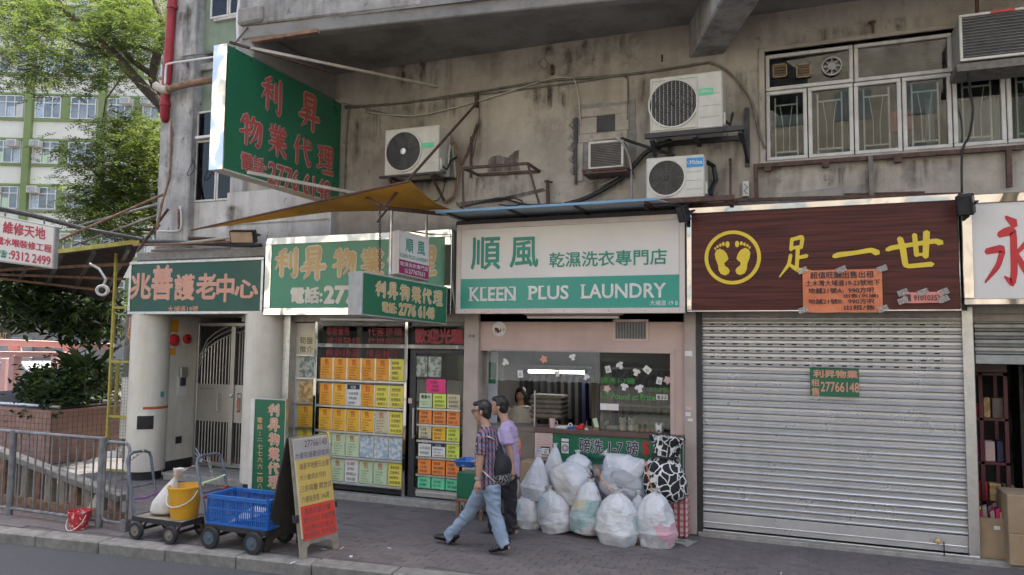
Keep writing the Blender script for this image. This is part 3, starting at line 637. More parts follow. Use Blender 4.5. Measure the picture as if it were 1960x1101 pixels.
# ---- 兆善護老中心
X0, X1 = W(246,550,YS).x, W(503,550,YS).x; Z0 = 2.73; Z1 = W(375,497,YS).z
t, yf = fascia('fascia_sign', 'dark green shop sign with coral Chinese characters over the entrance gate', X0, X1, Z0, Z1, .045, m['alu'], m['dgreen'])
text_pair(t, [('兆',252,525,290,572,yf),('善',293,510,332,573,yf),('護',336,527,373,574,yf),('老',378,525,415,572,yf),('中',417,526,449,577,yf),('心',451,537,494,570,yf)], m['letcoral'], m['letpink'], .016, .035)
text_pair(t, [('大埔道19號',322,586,380,598,yf)], m['letcoral'], None, .01)
# ---- 利昇物業代理
X0, X1 = W(506,550,YS).x, W(864,520,YS).x; Z1 = W(690,447,YS).z
t, yf = fascia('fascia_sign', 'wide green shop sign with tan brush characters and mirror steel frame above the estate agent', X0, X1, 2.71, Z1, .11, m['mirror'], m['green2'])
cells = [cellpx(*c, yf) for c in ((527,476,573,532),(577,474,625,534),(637,477,683,530),(690,476,736,531),(742,474,786,529),(793,473,836,528))]
brush_row(t, '利昇物業代理', cells, (1,0,0), (0,0,1), 1.15, m['letgold'], m['letcream'], 1.75)
text_pair(t, [('電話:',558,551,617,580,yf),('2776 6148',622,549,800,580,yf)], m['letcream'], None, .05)
# ---- laundry
X0, X1 = W(873,520,YS).x, W(1311,500,YS).x; Z1 = W(1090,420,YS).z
t, yf = fascia('fascia_sign', 'white and teal laundry sign in a pale frame with English and Chinese lettering', X0, X1, 2.72, Z1, .07, m['signframe'], m['signwhite'])
zb = W(1090,530,yf).z
MB().box(X0+.072, X1-.072, yf-.004, yf-.0005, 2.79, zb).build('colour_band', m['teal'], t)
text_pair(t, [('順',903,456,958,516,yf),('風',977,456,1030,512,yf)], m['letgreen'], None, .02)
text_pair(t, [('乾濕洗衣專門店',1052,484,1276,512,yf)], m['letgreen'], None, .018)
def serif(par, words, mat, Y, lift):
    for (txt, x0, y0, x1, y1) in words:
        q = MB(); a = W(x0,y0,Y); b = W(x0,y1,Y); c = W(x1,y0,Y); h = a.z-b.z
        put_text(q, txt, (a.x, Y, b.z), (1,0,0), (0,0,1), c.x-a.x, h, off=.022, lift=lift)
        q.build('lettering', mat, par, fix=False)
serif(t, [('KLEEN',900,551,987,576),('PLUS',1013,548,1088,573),('LAUNDRY',1114,545,1274,571)], m['letwhite'], yf, .006)
# slab serifs drawn as small feet on the straight stems
q = MB()
for px0, px1, yt, yb in ((900,916,550.5,576),(925,936,550,575.5),(944,955,549.8,575.2),(961,972,549.5,575),(977,986,549,574.6),(1013,1026,548,573.6),(1035,1047,547.6,573),(1114,1127,545,571.2),(1208,1219,542.4,568.2)):
    a = W(px0,yt,yf); b = W(px1,yb,yf); w_ = min(.1, b.x-a.x)
    q.box(a.x-.018, a.x+.05, yf-.0078, yf-.0064, b.z-.001, b.z+.014).box(a.x-.018, a.x+.05, yf-.0078, yf-.0064, a.z-.014, a.z+.001)
q.build('letter_serif', m['letwhite'], t)
q = MB(); TX(q, '大埔道 19 B', 1244, 575, 1298, 585, yf, lift=.006); q.build('lettering', m['letwhite'], t, fix=False)
# screws along the frame
for px in (890,935,1010,1080,1165,1235,1300):
    p = W(px, 598, YS); MB().lathe((p.x, YS-.005, 2.755), [(.006,0),(.005,.003)], 6, (0,-1,0)).build('screw', m['dark'], t)
# ---- 足一世
X0, X1 = W(1314,500,YS).x, W(1838,500,YS).x; Z1 = W(1580,384,YS).z
t, yf = fascia('fascia_sign', 'brown wood grain shop sign with yellow characters and a footprint emblem above the closed shutter', X0, X1, 2.735, Z1, .06, m['mirror'], m['brown'], fl=.06, ft=.075, fr=.01, fb=.02)
brush_row(t, '足一世', [cellpx(1488,452,1562,533,yf), cellpx(1592,452,1682,525,yf), cellpx(1696,445,1801,520,yf)], (1,0,0), (0,0,1), .78, m['letyellow'], m['ink'], 1.15)
ec = W(1402,493,yf); er = (W(1456,493,yf).x-W(1348,493,yf).x)/2
q = MB().ring((ec.x, yf-.004, ec.z), er, er*.13, .004, (0,-1,0), 48)
def blob(cx, cz, rx, rz, rot=0, n=14):
    c, s_ = math.cos(rot), math.sin(rot)
    q.prism([(cx+rx*math.cos(a)*c-rz*math.sin(a)*s_, cz+rx*math.cos(a)*s_+rz*math.sin(a)*c) for a in [2*math.pi*i/n for i in range(n)]], (ec.x, yf-.003, ec.z), (er,0,0), (0,0,er), (0,-.003-.0002*random.random(),0))
for sg in (-1, 1):
    sole = [(.14,-.05),(.2,.14),(.3,.27),(.45,.34),(.58,.28),(.63,.14),(.6,-.05),(.52,-.25),(.5,-.45),(.42,-.6),(.27,-.66),(.14,-.6),(.1,-.48),(.16,-.38),(.27,-.3),(.29,-.2),(.2,-.12)]
    q.prism([(sg*a, b) for a, b in sole], (ec.x, yf-.003, ec.z), (er,0,0), (0,0,er), (0,-.003,0))
    for (a, b, r1, r2) in ((.17,.47,.075,.12),(.32,.49,.055,.075),(.43,.45,.045,.062),(.53,.4,.042,.055),(.61,.33,.036,.05)): blob(sg*a, b+.02, r1, r2)
q.build('footprint_emblem', m['letyellow'], t)
# ---- 永
X0, X1 = W(1843,500,YS).x, 4.6; Z1 = W(1900,374,YS).z
t, yf = fascia('fascia_sign', 'white shop sign with one large red character in a mirror frame at the right edge', X0, X1, 2.8, Z1+.02, .07, m['mirror'], m['signwhite'], fl=.1, ft=.1, fb=.065)
o, wd, ht = cellpx(1879,412,1984,552,yf); brush_row(t, '永', [(o,wd,ht)], (1,0,0), (0,0,1), .82, m['letred2'])

# ================================================================== PROJECTING SIGNS
XB = -6.65; yn, yfar = -2.5, -.05; zb0, zb1 = 4.44, 6.01
t = thing('projecting_sign', 'big green projecting sign with faded red characters high on the wall', 'hanging sign', (XB-.1, -1.2, zb0))
MB().box(XB-.2, XB-.012, yn+.01, yfar, zb0+.004, zb1-.004).build('cabinet', m['frame'], t)
MB().box(XB-.21, XB+.004, yn-.012, yn+.008, zb0-.01, zb1+.01).build('edge_trim', m['mirror'], t)
MB().box(XB-.21, XB, yn+.01, yfar, zb0-.012, zb0+.003).build('underside', m['letcream'], t)
MB().box(XB-.012, XB, yn+.009, yfar, zb0+.004, zb1-.004).build('face_panel', m['green'], t)
def BXp(px, py): return PL(px, py, (XB,0,0), Vector((1,0,0)))
def bcell(x0,y0,x1,y1):   # left-edge pixel span and right pixel
    a = BXp(x0,y0); b = BXp(x0,y1); c = BXp(x1, (y0+y1)/2); return (Vector((XB, a.y, b.z)), c.y-a.y, a.z-b.z)
cs = [bcell(500,136,541,208), bcell(573,170,612,240), bcell(458,212,503,272), bcell(513,232,549,292), bcell(562,255,597,312), bcell(607,272,638,328)]
brush_row(t, '利昇物業代理', cs, (0,1,0), (0,0,1), 1.15, m['letred'], m['letpink'], 1.4)
for off, mm, lf, nm in ((.06,'letpink',.003,'letter_outline'),(.022,'letred',.008,'lettering')):
    q = MB()
    for txt, x0, y0, x1, y1 in (('電話:',462,290,510,325),('2776 6148',514,310,632,350)):
        o, wd, ht = bcell(x0,y0,x1,y1); put_text(q, txt, o, (0,1,0), (0,0,1), wd, ht, off=off, lift=lf)
    q.build(nm, m[mm], t, fix=False)
# struts of the big sign
q = MB(); q.bar((XB-.02,yn+.05,zb1+.05), W(640,140,-1.2), .03, .03); q.build('strut', m['rust'], t)
MB().bar(W(480,92,-2.3), W(838,166,-.02), .035, .035).build('strut', m['beigepipe'], t)
MB().bar(W(474,330,-2.45), W(700,374,-.9), .035, .04).build('strut', m['beigepipe'], t)
MB().bar(W(655,197,-.02), W(768,224,-.01), .012, .012).build('strut', m['cable'], t)
MB().tube([W(448,85,-2.4), W(475,52,-1.9)], .012, 6).build('strut', m['rust'], t)
q = MB(); q.bar(W(483,80,-1.95), W(610,60,-1.9), .08, .05); tag(q.build('timber_offcut', m['rustpipe'], None, bevel=.006), 'rusty brown length of channel fixed under the concrete slab above the big green sign', 'beam')
# small hanging sign
def quad_sign(name, label, n0, n1, f0, f1, th, face, side, group=None):
    """near-top, near-bottom, far-top, far-bottom corners of the printed face; the box goes th behind it"""
    n0, n1, f0, f1 = map(Vector, (n0, n1, f0, f1)); u = (f0-n0+f1-n1).normalized(); v = (n0-n1+f0-f1).normalized(); nn = u.cross(v).normalized(); bk = -nn*th
    t = thing(name, label, 'hanging sign', (n1+f1)/2, group)
    q = MB(); q.add([n0,n1,f1,f0,n0+bk,n1+bk,f1+bk,f0+bk], [(0,1,2,3),(7,6,5,4),(0,4,5,1),(2,6,7,3),(0,3,7,4),(1,5,6,2)]); q.build('cabinet', side, t, bevel=.006)
    wd = ((f0-n0).length+(f1-n1).length)/2; ht = ((n0-n1).length+(f0-f1).length)/2
    e = .012; q = MB(); a = n1+nn*.004; q.add([a+(n0-n1)*e*3+u*.02, a+(n0-n1)*(1-e*3)+u*.02, f1+(f0-f1)*(1-e*3)-u*.02+nn*.004, f1+(f0-f1)*e*3-u*.02+nn*.004], [(0,3,2,1)]); q.build('face_panel', face, t)
    def at(s_, r_):  # fraction along, fraction up
        return (n1*(1-s_)+f1*s_)*(1-r_)+(n0*(1-s_)+f0*s_)*r_
    return t, u, v, nn, wd, ht, at
t, u, v, nn, wd, ht, at = quad_sign('hanging_sign', 'small green hanging sign with gold characters, lower one under the mustard awning',
    W(693,519,-1.9), W(691,603,-1.9), W(857,549,-.5), W(855,622,-.5), .26, m['green'], m['frame'])
cs = [(at(.14+.135*i, .47), wd*.115, ht*.38) for i in range(6)]
brush_row(t, '利昇物業代理', cs, u, v, 1.1, m['letgold'], m['letcream'], 1.8, lift=.006)
for off, mm, lf, nm in ((.075,'letcream',.006,'letter_outline'),(.03,'letgold',.011,'lettering')):
    q = MB(); put_text(q, '電話:', at(.22,.13), u, v, wd*.16, ht*.24, off=off*.8, lift=lf); put_text(q, '2776 6148', at(.41,.12), u, v, wd*.42, ht*.26, off=off, lift=lf); q.build(nm, m[mm], t, fix=False)
def chain(name, a, b, mat, par=None, ll=.05, r=.006, w_=.014):
    a, b = Vector(a), Vector(b); n = max(2, int((b-a).length/(ll*.72))); d = (b-a)/n; dn = d.normalized(); e1 = dn.orthogonal().normalized(); e2 = dn.cross(e1); q = MB()
    for i in range(n):
        c = a+d*(i+.5); e = e1 if i % 2 else e2
        q.tube([c+dn*(ll/2*math.cos(k*math.pi/4))+e*(w_*math.sin(k*math.pi/4)) for k in range(9)], r, 4, False)
    return q.build(name, mat, par)
chain('chain', W(727,392,-1.7), W(727,518,-1.75), m['dark'], t)
chain('chain', W(818,410,-.7), W(818,545,-.75), m['dark'], t, .03, .003, .008)
t, u, v, nn, wd, ht, at = quad_sign('hanging_sign', 'small white and magenta hanging laundry sign, upper one under the mustard awning',
    W(763,440,-1.25), W(762,524,-1.25), W(822,455,-.75), W(821,538,-.75), .2, m['signwhite'], m['signframe'])
q = MB(); q.add([at(.02,.03)+nn*.007, at(.98,.03)+nn*.007, at(.98,.34)+nn*.007, at(.02,.34)+nn*.007], [(0,1,2,3)]); q.build('colour_band', m['magenta'], t)
q = MB(); put_text(q, '順', at(.22,.55), u, v, wd*.24, ht*.3, off=.02, lift=.006); put_text(q, '風', at(.6,.55), u, v, wd*.24, ht*.3, off=.02, lift=.006); put_text(q, 'KLEEN PLUS LAUNDRY', at(.05,.4), u, v, wd*.9, ht*.085, off=.02, lift=.006); q.build('lettering', m['letgreen'], t, fix=False)
q = MB(); put_text(q, '乾濕洗衣專門店', at(.05,.2), u, v, wd*.9, ht*.1, off=.01, lift=.01); put_text(q, '27767631', at(.32,.06), u, v, wd*.52, ht*.1, off=.02, lift=.01); put_text(q, '☎', at(.18,.06), u, v, None, ht*.1, lift=.01); q.build('lettering', m['letwhite'], t, fix=False)
MB().bar(W(750,404,-1.3), W(748,522,-1.3), .035, .012).build('hanger', m['alu'], t); MB().bar(W(816,424,-.78), W(816,455,-.78), .035, .012).build('hanger', m['alu'], t)

# ================================================================== AWNINGS
A_, B_, C_, D_ = W(366,441,-.4), W(783,347,-1.9), W(862,401,-.45), W(705,396,-.5)
aw = thing('awning', 'mustard yellow canvas awning sagging over the estate agent sign', 'awning', W(705,400,-.4))
q = MB(); N = 10; vs_ = []; fs = []
for i in range(N+1):
    for j in range(N+1):
        s_, r_ = i/N, j/N
        top = A_.lerp(B_, s_); bot = A_.lerp(D_, s_)+(C_-D_)*max(0, s_-.8)/.2*1.0
        p = bot.lerp(top, r_); p.z -= .05*math.sin(math.pi*r_)*s_ + .012*math.sin(s_*17)*r_; vs_.append(p)
for i in range(N):
    for j in range(N):
        a = i*(N+1)+j; fs.append((a, a+N+1, a+N+2, a+1))
q.add(vs_, fs); cv = q.build('canvas', m['canvas'], aw, smooth=2)
md = cv.modifiers.new('thick', 'SOLIDIFY'); md.thickness = .004
MB().tube([A_, B_], .016, 8).build('front_bar', m['rust'], aw); 
MB().bar(W(737,398,-1.7), W(850,410,-.3), .05, .05).build('side_bar', m['rust'], aw)
MB().bar(W(914,196,-.02), W(735,396,-1.75), .028, .028).build('stay_rod', m['rust'], aw)
MB().bar(W(688,370,-1.3), W(742,400,-1.75), .03, .03).build('arm', m['rust'], aw)
MB().bar(W(742,400,-1.75), W(722,425,-.8), .02, .02).build('arm', m['rust'], aw)
MB().box(W(914,196).x-.02, W(914,196).x+.02, -.06, .0, W(914,196).z-.08, W(914,196).z+.12).build('wall_plate', m['rust'], aw)
a0, a1 = W(836,407,-.8), W(1258,383,-.8); b0, b1 = W(872,432,-.36), W(1312,404,-.36); zt = (a0.z+a1.z)/2; zbk = zt-.02
aw = thing('awning', 'flat sheet metal awning with pale blue front edge over the laundry sign', 'awning', (a0.x, -.3, zt))
q = MB(); q.add([(a0.x,-.8,zt),(a1.x,-.8,zt),(b1.x,0,zt+.02),(b0.x-.1,0,zt+.02),(a0.x,-.8,zt+.012),(a1.x,-.8,zt+.012),(b1.x,0,zt+.035),(b0.x-.1,0,zt+.035)], [(0,3,2,1),(4,5,6,7),(0,1,5,4),(1,2,6,5),(2,3,7,6),(3,0,4,7)]); q.build('sheet', m['greysheet'], aw)
MB().box(a0.x-.01, a1.x+.01, -.825, -.801, zt-.012, zt+.022).build('edge_strip', m['bluesheet'], aw, bevel=.004)
for fr_ in (.05,.35,.65,.95): MB().bar((a0.x+(a1.x-a0.x)*fr_, -.78, zt-.015), (a0.x+(a1.x-a0.x)*fr_, 0, zt-.005), .03, .02).build('rib', m['rust'], aw)
MB().box(W(870,440,YS).x, W(1312,440,YS).x, -.3, -.0, 3.93, zt-.04).build('packing', m['dark'], aw)
# ================================================================== SHOP FRONTS
random.seed(11)
def ink_lines(q, x0, x1, z0, z1, n, Y, mi, fill=.75, hgt=.6):
    """rows of small brush-like marks standing for handwriting, as characters from the built-in font"""
    pool = '旺角太埔道單位售價實用呎樓層高地鐵近全新裝修三房兩廳開放式連天台平租'
    for k in range(n):
        zz = z1-(k+1)*(z1-z0)/n; hh = (z1-z0)/n*hgt; L = random.uniform(.55, 1)*fill
        t = ''.join(random.choice(pool) for _ in range(random.randint(4, 6))); i0 = len(q.f)
        put_text(q, t, (x0+(x1-x0)*random.uniform(.02, .12), Y, zz), (1,0,0), (0,0,1), (x1-x0)*L, hh, lift=.0)
        for i in range(i0, len(q.f)): q.m[i] = mi
_let = {}
def card_letters(kind, v, w_, h_):
    k = (kind, v)
    if k in _let: return _let[k]
    q = MB()
    if kind == 'sale':
        q.mi = 0; put_text(q, '售', (-w_*.2, 0, h_*.16), (1,0,0), (0,0,1), w_*.38, h_*.3, off=.0, lift=0)
        q.mi = 1; ink_lines(q, -w_*.42, w_*.42, -h_*.46, h_*.14, 5, 0, 1, .8, .5)
    elif kind == 'hand': q.mi = 1; ink_lines(q, -w_*.44, w_*.44, -h_*.44, h_*.46, 4, 0, 1, .95, .68)
    elif kind == 'wide': q.mi = 1; ink_lines(q, -w_*.44, w_*.44, -h_*.42, h_*.44, 3, 0, 1, .95, .7)
    elif kind == 'header':
        q.mi = 2; q.add([(-w_*.49,-.0003,h_*.26),(w_*.49,-.0003,h_*.26),(w_*.49,-.0003,h_*.49),(-w_*.49,-.0003,h_*.49)], [(0,1,2,3)])
        q.mi = 3; put_text(q, '旺盤', (-w_*.22,0,h_*.29), (1,0,0), (0,0,1), w_*.4, h_*.15, lift=.001); q.mi = 1; ink_lines(q, -w_*.42, w_*.42, -h_*.44, h_*.22, 3, 0, 1, .9, .6)
    elif kind == 'open':
        q.mi = 1; put_text(q, '營業中', (-w_*.36,0,h_*.12), (1,0,0), (0,0,1), w_*.72, h_*.26, off=.02, lift=0); ink_lines(q, -w_*.4, w_*.4, -h_*.3, 0, 2, 0, 1, .8, .4)
    o = q.build('lettering', [m['redink'], m['ink'], m['navy'], m['letwhite']], None, fix=False, loc=(0,0,0)); me = o.data; bpy.data.objects.remove(o); _let[k] = me; return me
def card(par, x0, x1, z0, z1, Y, mat, kind=None, name='listing_card'):
    w_, h_ = x1-x0, z1-z0; jx = random.uniform(-.004,.004)
    o = MB().box(x0,x1,Y-.004,Y,z0,z1).build(name, m[mat], par)
    if kind:
        me = card_letters(kind, random.randint(0,4), w_, h_)
        l = link_mesh('lettering', me, ((x0+x1)/2, Y-.0058, (z0+z1)/2), o)
    return o
# ---------------------------------------------------------------- estate agent
YA = .06
ag = thing('estate_agency', 'glazed estate agent shop front papered with rows of orange, yellow and green listing cards', 'shop', (-6, YA, .09))
gx = lambda px, py=780: W(px, py, YA).x
gz = lambda py, px=700: W(px, py, YA).z
xa, xb, xc, xd = gx(602), gx(775), gx(781), gx(889)
ztop = gz(612); ztr = gz(662); zbt = gz(950); 
fr = MB(); fr.box(xa, xa+.05, YA-.05, YA+.05, .09, ztop).box(xb-.0, xb+.05, YA-.05, YA+.05, .09, ztop).box(xa+.05, xb, YA-.045, YA+.045, ztr-.03, ztr+.03).box(xb+.05, xd, YA-.045, YA+.045, ztr-.03, ztr+.03).box(xa+.05, xd, YA-.04, YA+.04, ztop-.03, ztop)
fr.build('frame', m['mirror'], ag, bevel=.004)
MB().box(xa+.05, xb, YA-.04, YA+.06, .09, zbt-.02).build('stall_riser', m['signwhite'], ag, bevel=.004)
MB().box(xa+.05, xb, YA+.02, YA+.026, zbt-.02, ztr-.03).build('pane', m['glass'], ag)
MB().box(xa+.05, xb, YA+.02, YA+.026, ztr+.03, ztop-.03).build('pane', m['glass'], ag)
MB().box(xb+.05, xd, YA+.02, YA+.026, ztr+.03, ztop-.03).build('pane', m['glass'], ag)
def glass_text(par, txt, x0, y0, x1, y1, mat, off=.0): 
    q = MB(); TX(q, txt, x0, y0, x1, y1, YA+.018, off=off, lift=0); return q.build('lettering', mat, par, fix=False)
m['glassred'] = M('red_film_letter', (.3,.018,.03), (.24,.015,.025), 5, .5)
for x0, y0, x1, y1, tx in ((625,626,669,642,'專營屋苑'),(704,627,770,643,'代客買賣'),(625,645,690,658,'承接裝修'),(704,646,770,659,'代辦按揭'),(624,667,688,682,'最新精選'),(701,669,766,684,'優盤推介')): glass_text(ag, tx, x0,y0,x1,y1,m['glassred'])
glass_text(ag, '歡迎光臨', 795,630,886,657,m['glassred'], .05)
# main window racks
cols = 6; cx0, cx1 = gx(611), gx(774); cw = (cx1-cx0)/cols
rows = [(686,727,['orange']*5+['ylw'],['sale']*5+['hand']), (736,777,['orange','ygold','paper','orange','ylw','ylw'],['sale','sale','header','sale','hand','hand']),
        (785,826,['ygold','ygold','ygold','ygold','beigecard','ylw'],['sale']*5+['hand']), (832,875,['pgreen','pgreen','pgreen','photob','photob','photob'],['sale','sale','sale',None,None,None]),
        (881,924,['pgreen','pgreen','paper','pgreen','pgreen','ylw'],['sale','sale','hand','sale','sale','hand'])]
rack = MB(); 
for (y0, y1, cm, ck) in rows:
    z1, z0 = gz(y0,690), gz(y1,690)
    rl = MB().box(cx0-.02, cx1+.01, YA-.06, YA+.015, z0-.035, z0-.006).build('card_rail', m['alu'], ag, bevel=.003)
    for i in range(cols):
        card(ag, cx0+cw*i+.012, cx0+cw*(i+1)-.014, z0, z1, YA-.012, cm[i], ck[i])
        if i: MB().box(cx0+cw*i-.012, cx0+cw*i+.01, YA-.02, YA-.002, z0-.004, z1+.002).build('divider', m['alu'], ag)
# side showcase
sx0, sx1 = gx(558), gx(603)
MB().box(sx0, xa-.001, YA+.02, YA+.03, .7, 2.6).build('backboard', m['offwhite'], ag); MB().box(sx0, xa-.001, YA-.03, YA+.1, .09, .7).build('stall_riser', m['signwhite'], ag)
for y0, y1, mt_, kd_ in ((640,678,'beigecard',None),(682,722,'photo',None),(729,770,'photoy',None),(776,817,'ygold','sale'),(822,860,'ylw','sale')):
    z1, z0 = gz(y0,585), gz(y1,585); c_ = card(ag, gx(570), gx(600), z0, z1, YA+.012, mt_, kd_)
    MB().box(gx(566), gx(602), YA-.03, YA+.015, z0-.03, z0-.008).build('card_rail', m['alu'], ag)
    if y0 == 640:
        q = MB(); TX(q, '筍盤', 574,645,599,658,YA+.006,lift=0); TX(q, '推介', 574,662,599,675,YA+.006,lift=0); q.build('lettering', m['ink'], ag, fix=False)
# glass door
dr = MB(); dx0, dx1 = xc+.03, xd-.02; dz1 = ztr-.04
dr.box(dx0, dx0+.1, YA-.02, YA+.02, .1, dz1).box(dx0+.1, dx1, YA-.02, YA+.02, dz1-.06, dz1).box(dx0+.1, dx1, YA-.02, YA+.02, .1, .24)
door = dr.build('door', m['dark'], ag, bevel=.004)
MB().box(dx0+.1, dx1, YA-.002, YA+.004, .24, dz1-.06).build('pane', m['glass'], door)
MB().box(dx0+.14, dx1-.02, YA-.026, YA-.0205, .12, .22).build('kick_plate', m['alu'], door)
h0, h1 = W(791,782,YA-.08), W(788,838,YA-.08); MB().tube([(h0.x,YA-.02,h0.z-.02),(h0.x,YA-.08,h0.z),(h0.x,YA-.08,h1.z),(h0.x,YA-.02,h1.z+.02)], .013, 8).build('handle', m['steel'], door)
dcx = [gx(p) for p in (803,829,856,883)]
drows = [(754,781,['pgreen','lime','beigecard'],['open','wide','wide']),(785,812,['flame','flame','flame'],['wide']*3),(817,843,['beigecard','ygold','lime'],['wide']*3),(849,875,['paper','paper','lime'],['header','header','wide']),(881,909,['flame','flame','flame'],['wide']*3),(915,943,['mint','mint','mint'],['wide']*3)]
for y0, y1, cm, ck in drows:
    z1, z0 = gz(y0,842), gz(y1,842)
    MB().box(dcx[0]-.02, dcx[3], YA-.04, YA-.002, z0-.035, z0-.008).build('card_rail', m['alu'], ag)
    for i in range(3): card(ag, dcx[i]+.006, dcx[i+1]-.012, z0, z1, YA-.014, cm[i], ck[i])
for x0, x1, mt_ in ((791,817,'photo'),(819,844,'photo')): card(ag, gx(x0), gx(x1), gz(722,840), gz(683,840), YA-.006, mt_, None, 'photo_sheet')
card(ag, gx(816), gx(853), gz(752,840), gz(726,840), YA-.01, 'hot', 'wide', 'notice_card')
MB().box(gx(783), gx(790), YA-.03, YA-.022, gz(772,786), gz(762,786)).build('sticker', m['letpink'], ag)
# interior of the agency
it = MB(); it.box(-7.3, xd, 2.6, 2.7, .05, 2.9); it.build('inner_wall', m['offwhite'], B)
MB().box(-7.3, xd, .35, 2.6, 2.66, 2.7).build('shop_ceiling', m['letcream'], B)
for li, (px, py) in enumerate(((822,659),(841,660),(868,661),(700,655))):
    p = PL(px, py, (0,0,2.655), Vector((0,0,1))); 
    if not (.3 < p.y < 2.6): p = Vector((p.x, 1.4, 2.655))
    t = thing('ceiling_lamp', 'lit round ceiling lamp in the estate agency, '+('left of three above the door','middle of three above the door','right of three above the door','alone above the card window')[li], 'ceiling lamp', p, 'ceiling lamps in the estate agency')
    MB().lathe((p.x,p.y,2.64), [(.09,0),(.09,.02)], 16).build('lens', m['lamp'], t); MB().ring((p.x,p.y,2.635), .11, .02, .025, (0,0,1), 16).build('rim', m['steel'], t)
de = thing('desk', 'grey office desk inside the estate agency behind the glass door', 'desk', (-5.2,1.9,.05))
MB().box(-5.9,-4.7,1.6,2.2,.76,.8).build('top', m['ply'], de); MB().box(-5.9,-5.86,1.62,2.18,.05,.76).box(-4.74,-4.7,1.62,2.18,.05,.76).build('side', m['frame'], de)
# unlit tube under the agent sign
a, b = W(614,611,-.2), W(770,613,-.2); t = thing('tube_light', 'unlit fluorescent tube fixed below the green estate agent sign', 'tube light', (a+b)/2)
MB().cyl(a, b, .018, n=8).build('tube', m['white'], t); MB().box(a.x-.03, b.x+.05, -.23, -.12, a.z+.025, a.z+.07).build('batten', m['frame'], t)
a, b = W(1010,607,-.2), W(1185,607,-.2); t = thing('tube_light', 'unlit fluorescent tube fixed below the white laundry sign', 'tube light', (a+b)/2)
MB().cyl(a, b, .02, n=8).build('tube', m['white'], t); MB().box(a.x-.04, b.x+.04, -.24, -.12, a.z+.025, a.z+.08).build('batten', m['pink'], t)
# ---------------------------------------------------------------- laundry front
YL = .0
la = thing('laundry_shop', 'pink laundry shop front with a serving window and brown topped counter', 'shop', (-3, YL, 0))
lx = lambda px, py=740: W(px, py, YL).x
lz = lambda py, px=1100: W(px, py, YL).z
x0, x1 = lx(918), lx(1312); wx0, wx1 = lx(921), lx(1283); wz1 = lz(674); wz0 = 1.2
MB().box(x0, x1, YL, YL+.12, wz1, 2.75).build('wall', m['pink'], la)
MB().box(wx1+.06, x1, YL, YL+.12, wz0, wz1-.001).build('wall', m['pink'], la)
MB().box(wx1, wx1+.06, YL-.012, YL+.13, wz0, wz1).build('window_frame', m['pink'], la, bevel=.004); MB().box(lx(1150), wx1+.06, YL-.014, YL-.001, wz1, wz1+.06).build('window_frame', m['pink'], la, bevel=.004)
MB().box(lx(1144)-.012, lx(1144)+.012, YL+.03, YL+.08, wz0, wz1).build('mullion', m['dark'], la)
MB().box(lx(1146), wx1, YL+.05, YL+.056, wz0, wz1).build('pane', m['glass'], la)
cz = wz0
MB().box(lx(918), x1, YL+.1, YL+.2, .0, cz-.06).build('counter_wall', m['pink'], la)
MB().box(lx(1027), lx(1310), YL-.1, YL+.45, cz-.06, cz).build('counter_top', M('brown_counter_edge',(.13,.075,.06),(.1,.06,.05),6,.4), la, bevel=.006)
MB().box(lx(918), lx(1027)-.004, YL-.06, YL+.45, cz-.07, cz-.01).build('counter_top', m['carddull'], la, bevel=.006)
MB().box(lx(918), lx(1027)-.004, YL-.06, YL-.002, .02, cz-.071).build('counter_panel', m['carddull'], la)
MB().box(lx(1027), lx(1310), YL-.06, YL-.002, .02, cz-.06).build('counter_panel', m['frame'], la)
# counter banner
bn = thing('banner', 'green laundry price banner with washing machine pictures hung on the counter front', 'banner', ((lx(1063)+lx(1308))/2, -.1, .9))
zb1, zb0 = cz-.07, lz(890,1200); yb = YL-.075
MB().box(lx(1063), lx(1308), yb, yb+.008, zb0, zb1).build('sheet', m['green'], bn)
q = MB()
bh = zb1-zb0; bx = lambda px: lx(px, 850)
put_text(q, '磅洗 1-7 磅', (bx(1112),yb,zb0+bh*.4), (1,0,0),(0,0,1), bx(1224)-bx(1112), bh*.5, off=.05, lift=.004); q.build('letter_outline', m['letwhite'], bn, fix=False)
q = MB(); put_text(q, '磅洗 1-7 磅', (bx(1112),yb,zb0+bh*.4), (1,0,0),(0,0,1), bx(1224)-bx(1112), bh*.5, off=.015, lift=.008); put_text(q, '1-7 Pound at Price', (bx(1112),yb,zb0+bh*.1), (1,0,0),(0,0,1), bx(1203)-bx(1112), bh*.2, off=.012, lift=.004); q.build('lettering', m['navy'], bn, fix=False)
q = MB(); put_text(q, '$22', (bx(1206),yb,zb0+bh*.1), (1,0,0),(0,0,1), bx(1226)-bx(1206), bh*.2, off=.05, lift=.004); q.build('letter_outline', m['letwhite'], bn, fix=False)
q = MB(); put_text(q, '$22', (bx(1206),yb,zb0+bh*.1), (1,0,0),(0,0,1), bx(1226)-bx(1206), bh*.2, off=.025, lift=.0075); put_text(q, '$', (bx(1232),yb,zb0+bh*.38), (1,0,0),(0,0,1), bx(1245)-bx(1232), bh*.55, off=.03, lift=.004); q.build('lettering', m['redink'], bn, fix=False)
def washer(par, X0, X1, Z0, Z1, Y, nm='washer_picture'):
    h = Z1-Z0; w_ = X1-X0
    MB().box(X0-.012, X1+.012, Y-.002, Y, Z0-.01, Z1+.02).build(nm, m['ink'], par)
    MB().box(X0, X1, Y-.004, Y-.0022, Z0, Z0+h*.72).box(X0, X1, Y-.004, Y-.0022, Z0+h*.8, Z1).build('washer_body', m['letwhite'], par)
    c = ((X0+X1)/2, Y-.0042, Z0+h*.36); MB().ring(c, h*.24, h*.05, .001, (0,-1,0), 20).ring(c, h*.14, h*.04, .001, (0,-1,0), 16).build('washer_drum', m['ink'], par)
washer(bn, bx(1078), bx(1092), zb0+bh*.3, zb0+bh*.85, yb); washer(bn, bx(1286), bx(1304), zb0+bh*.12, zb0+bh*.72, yb)
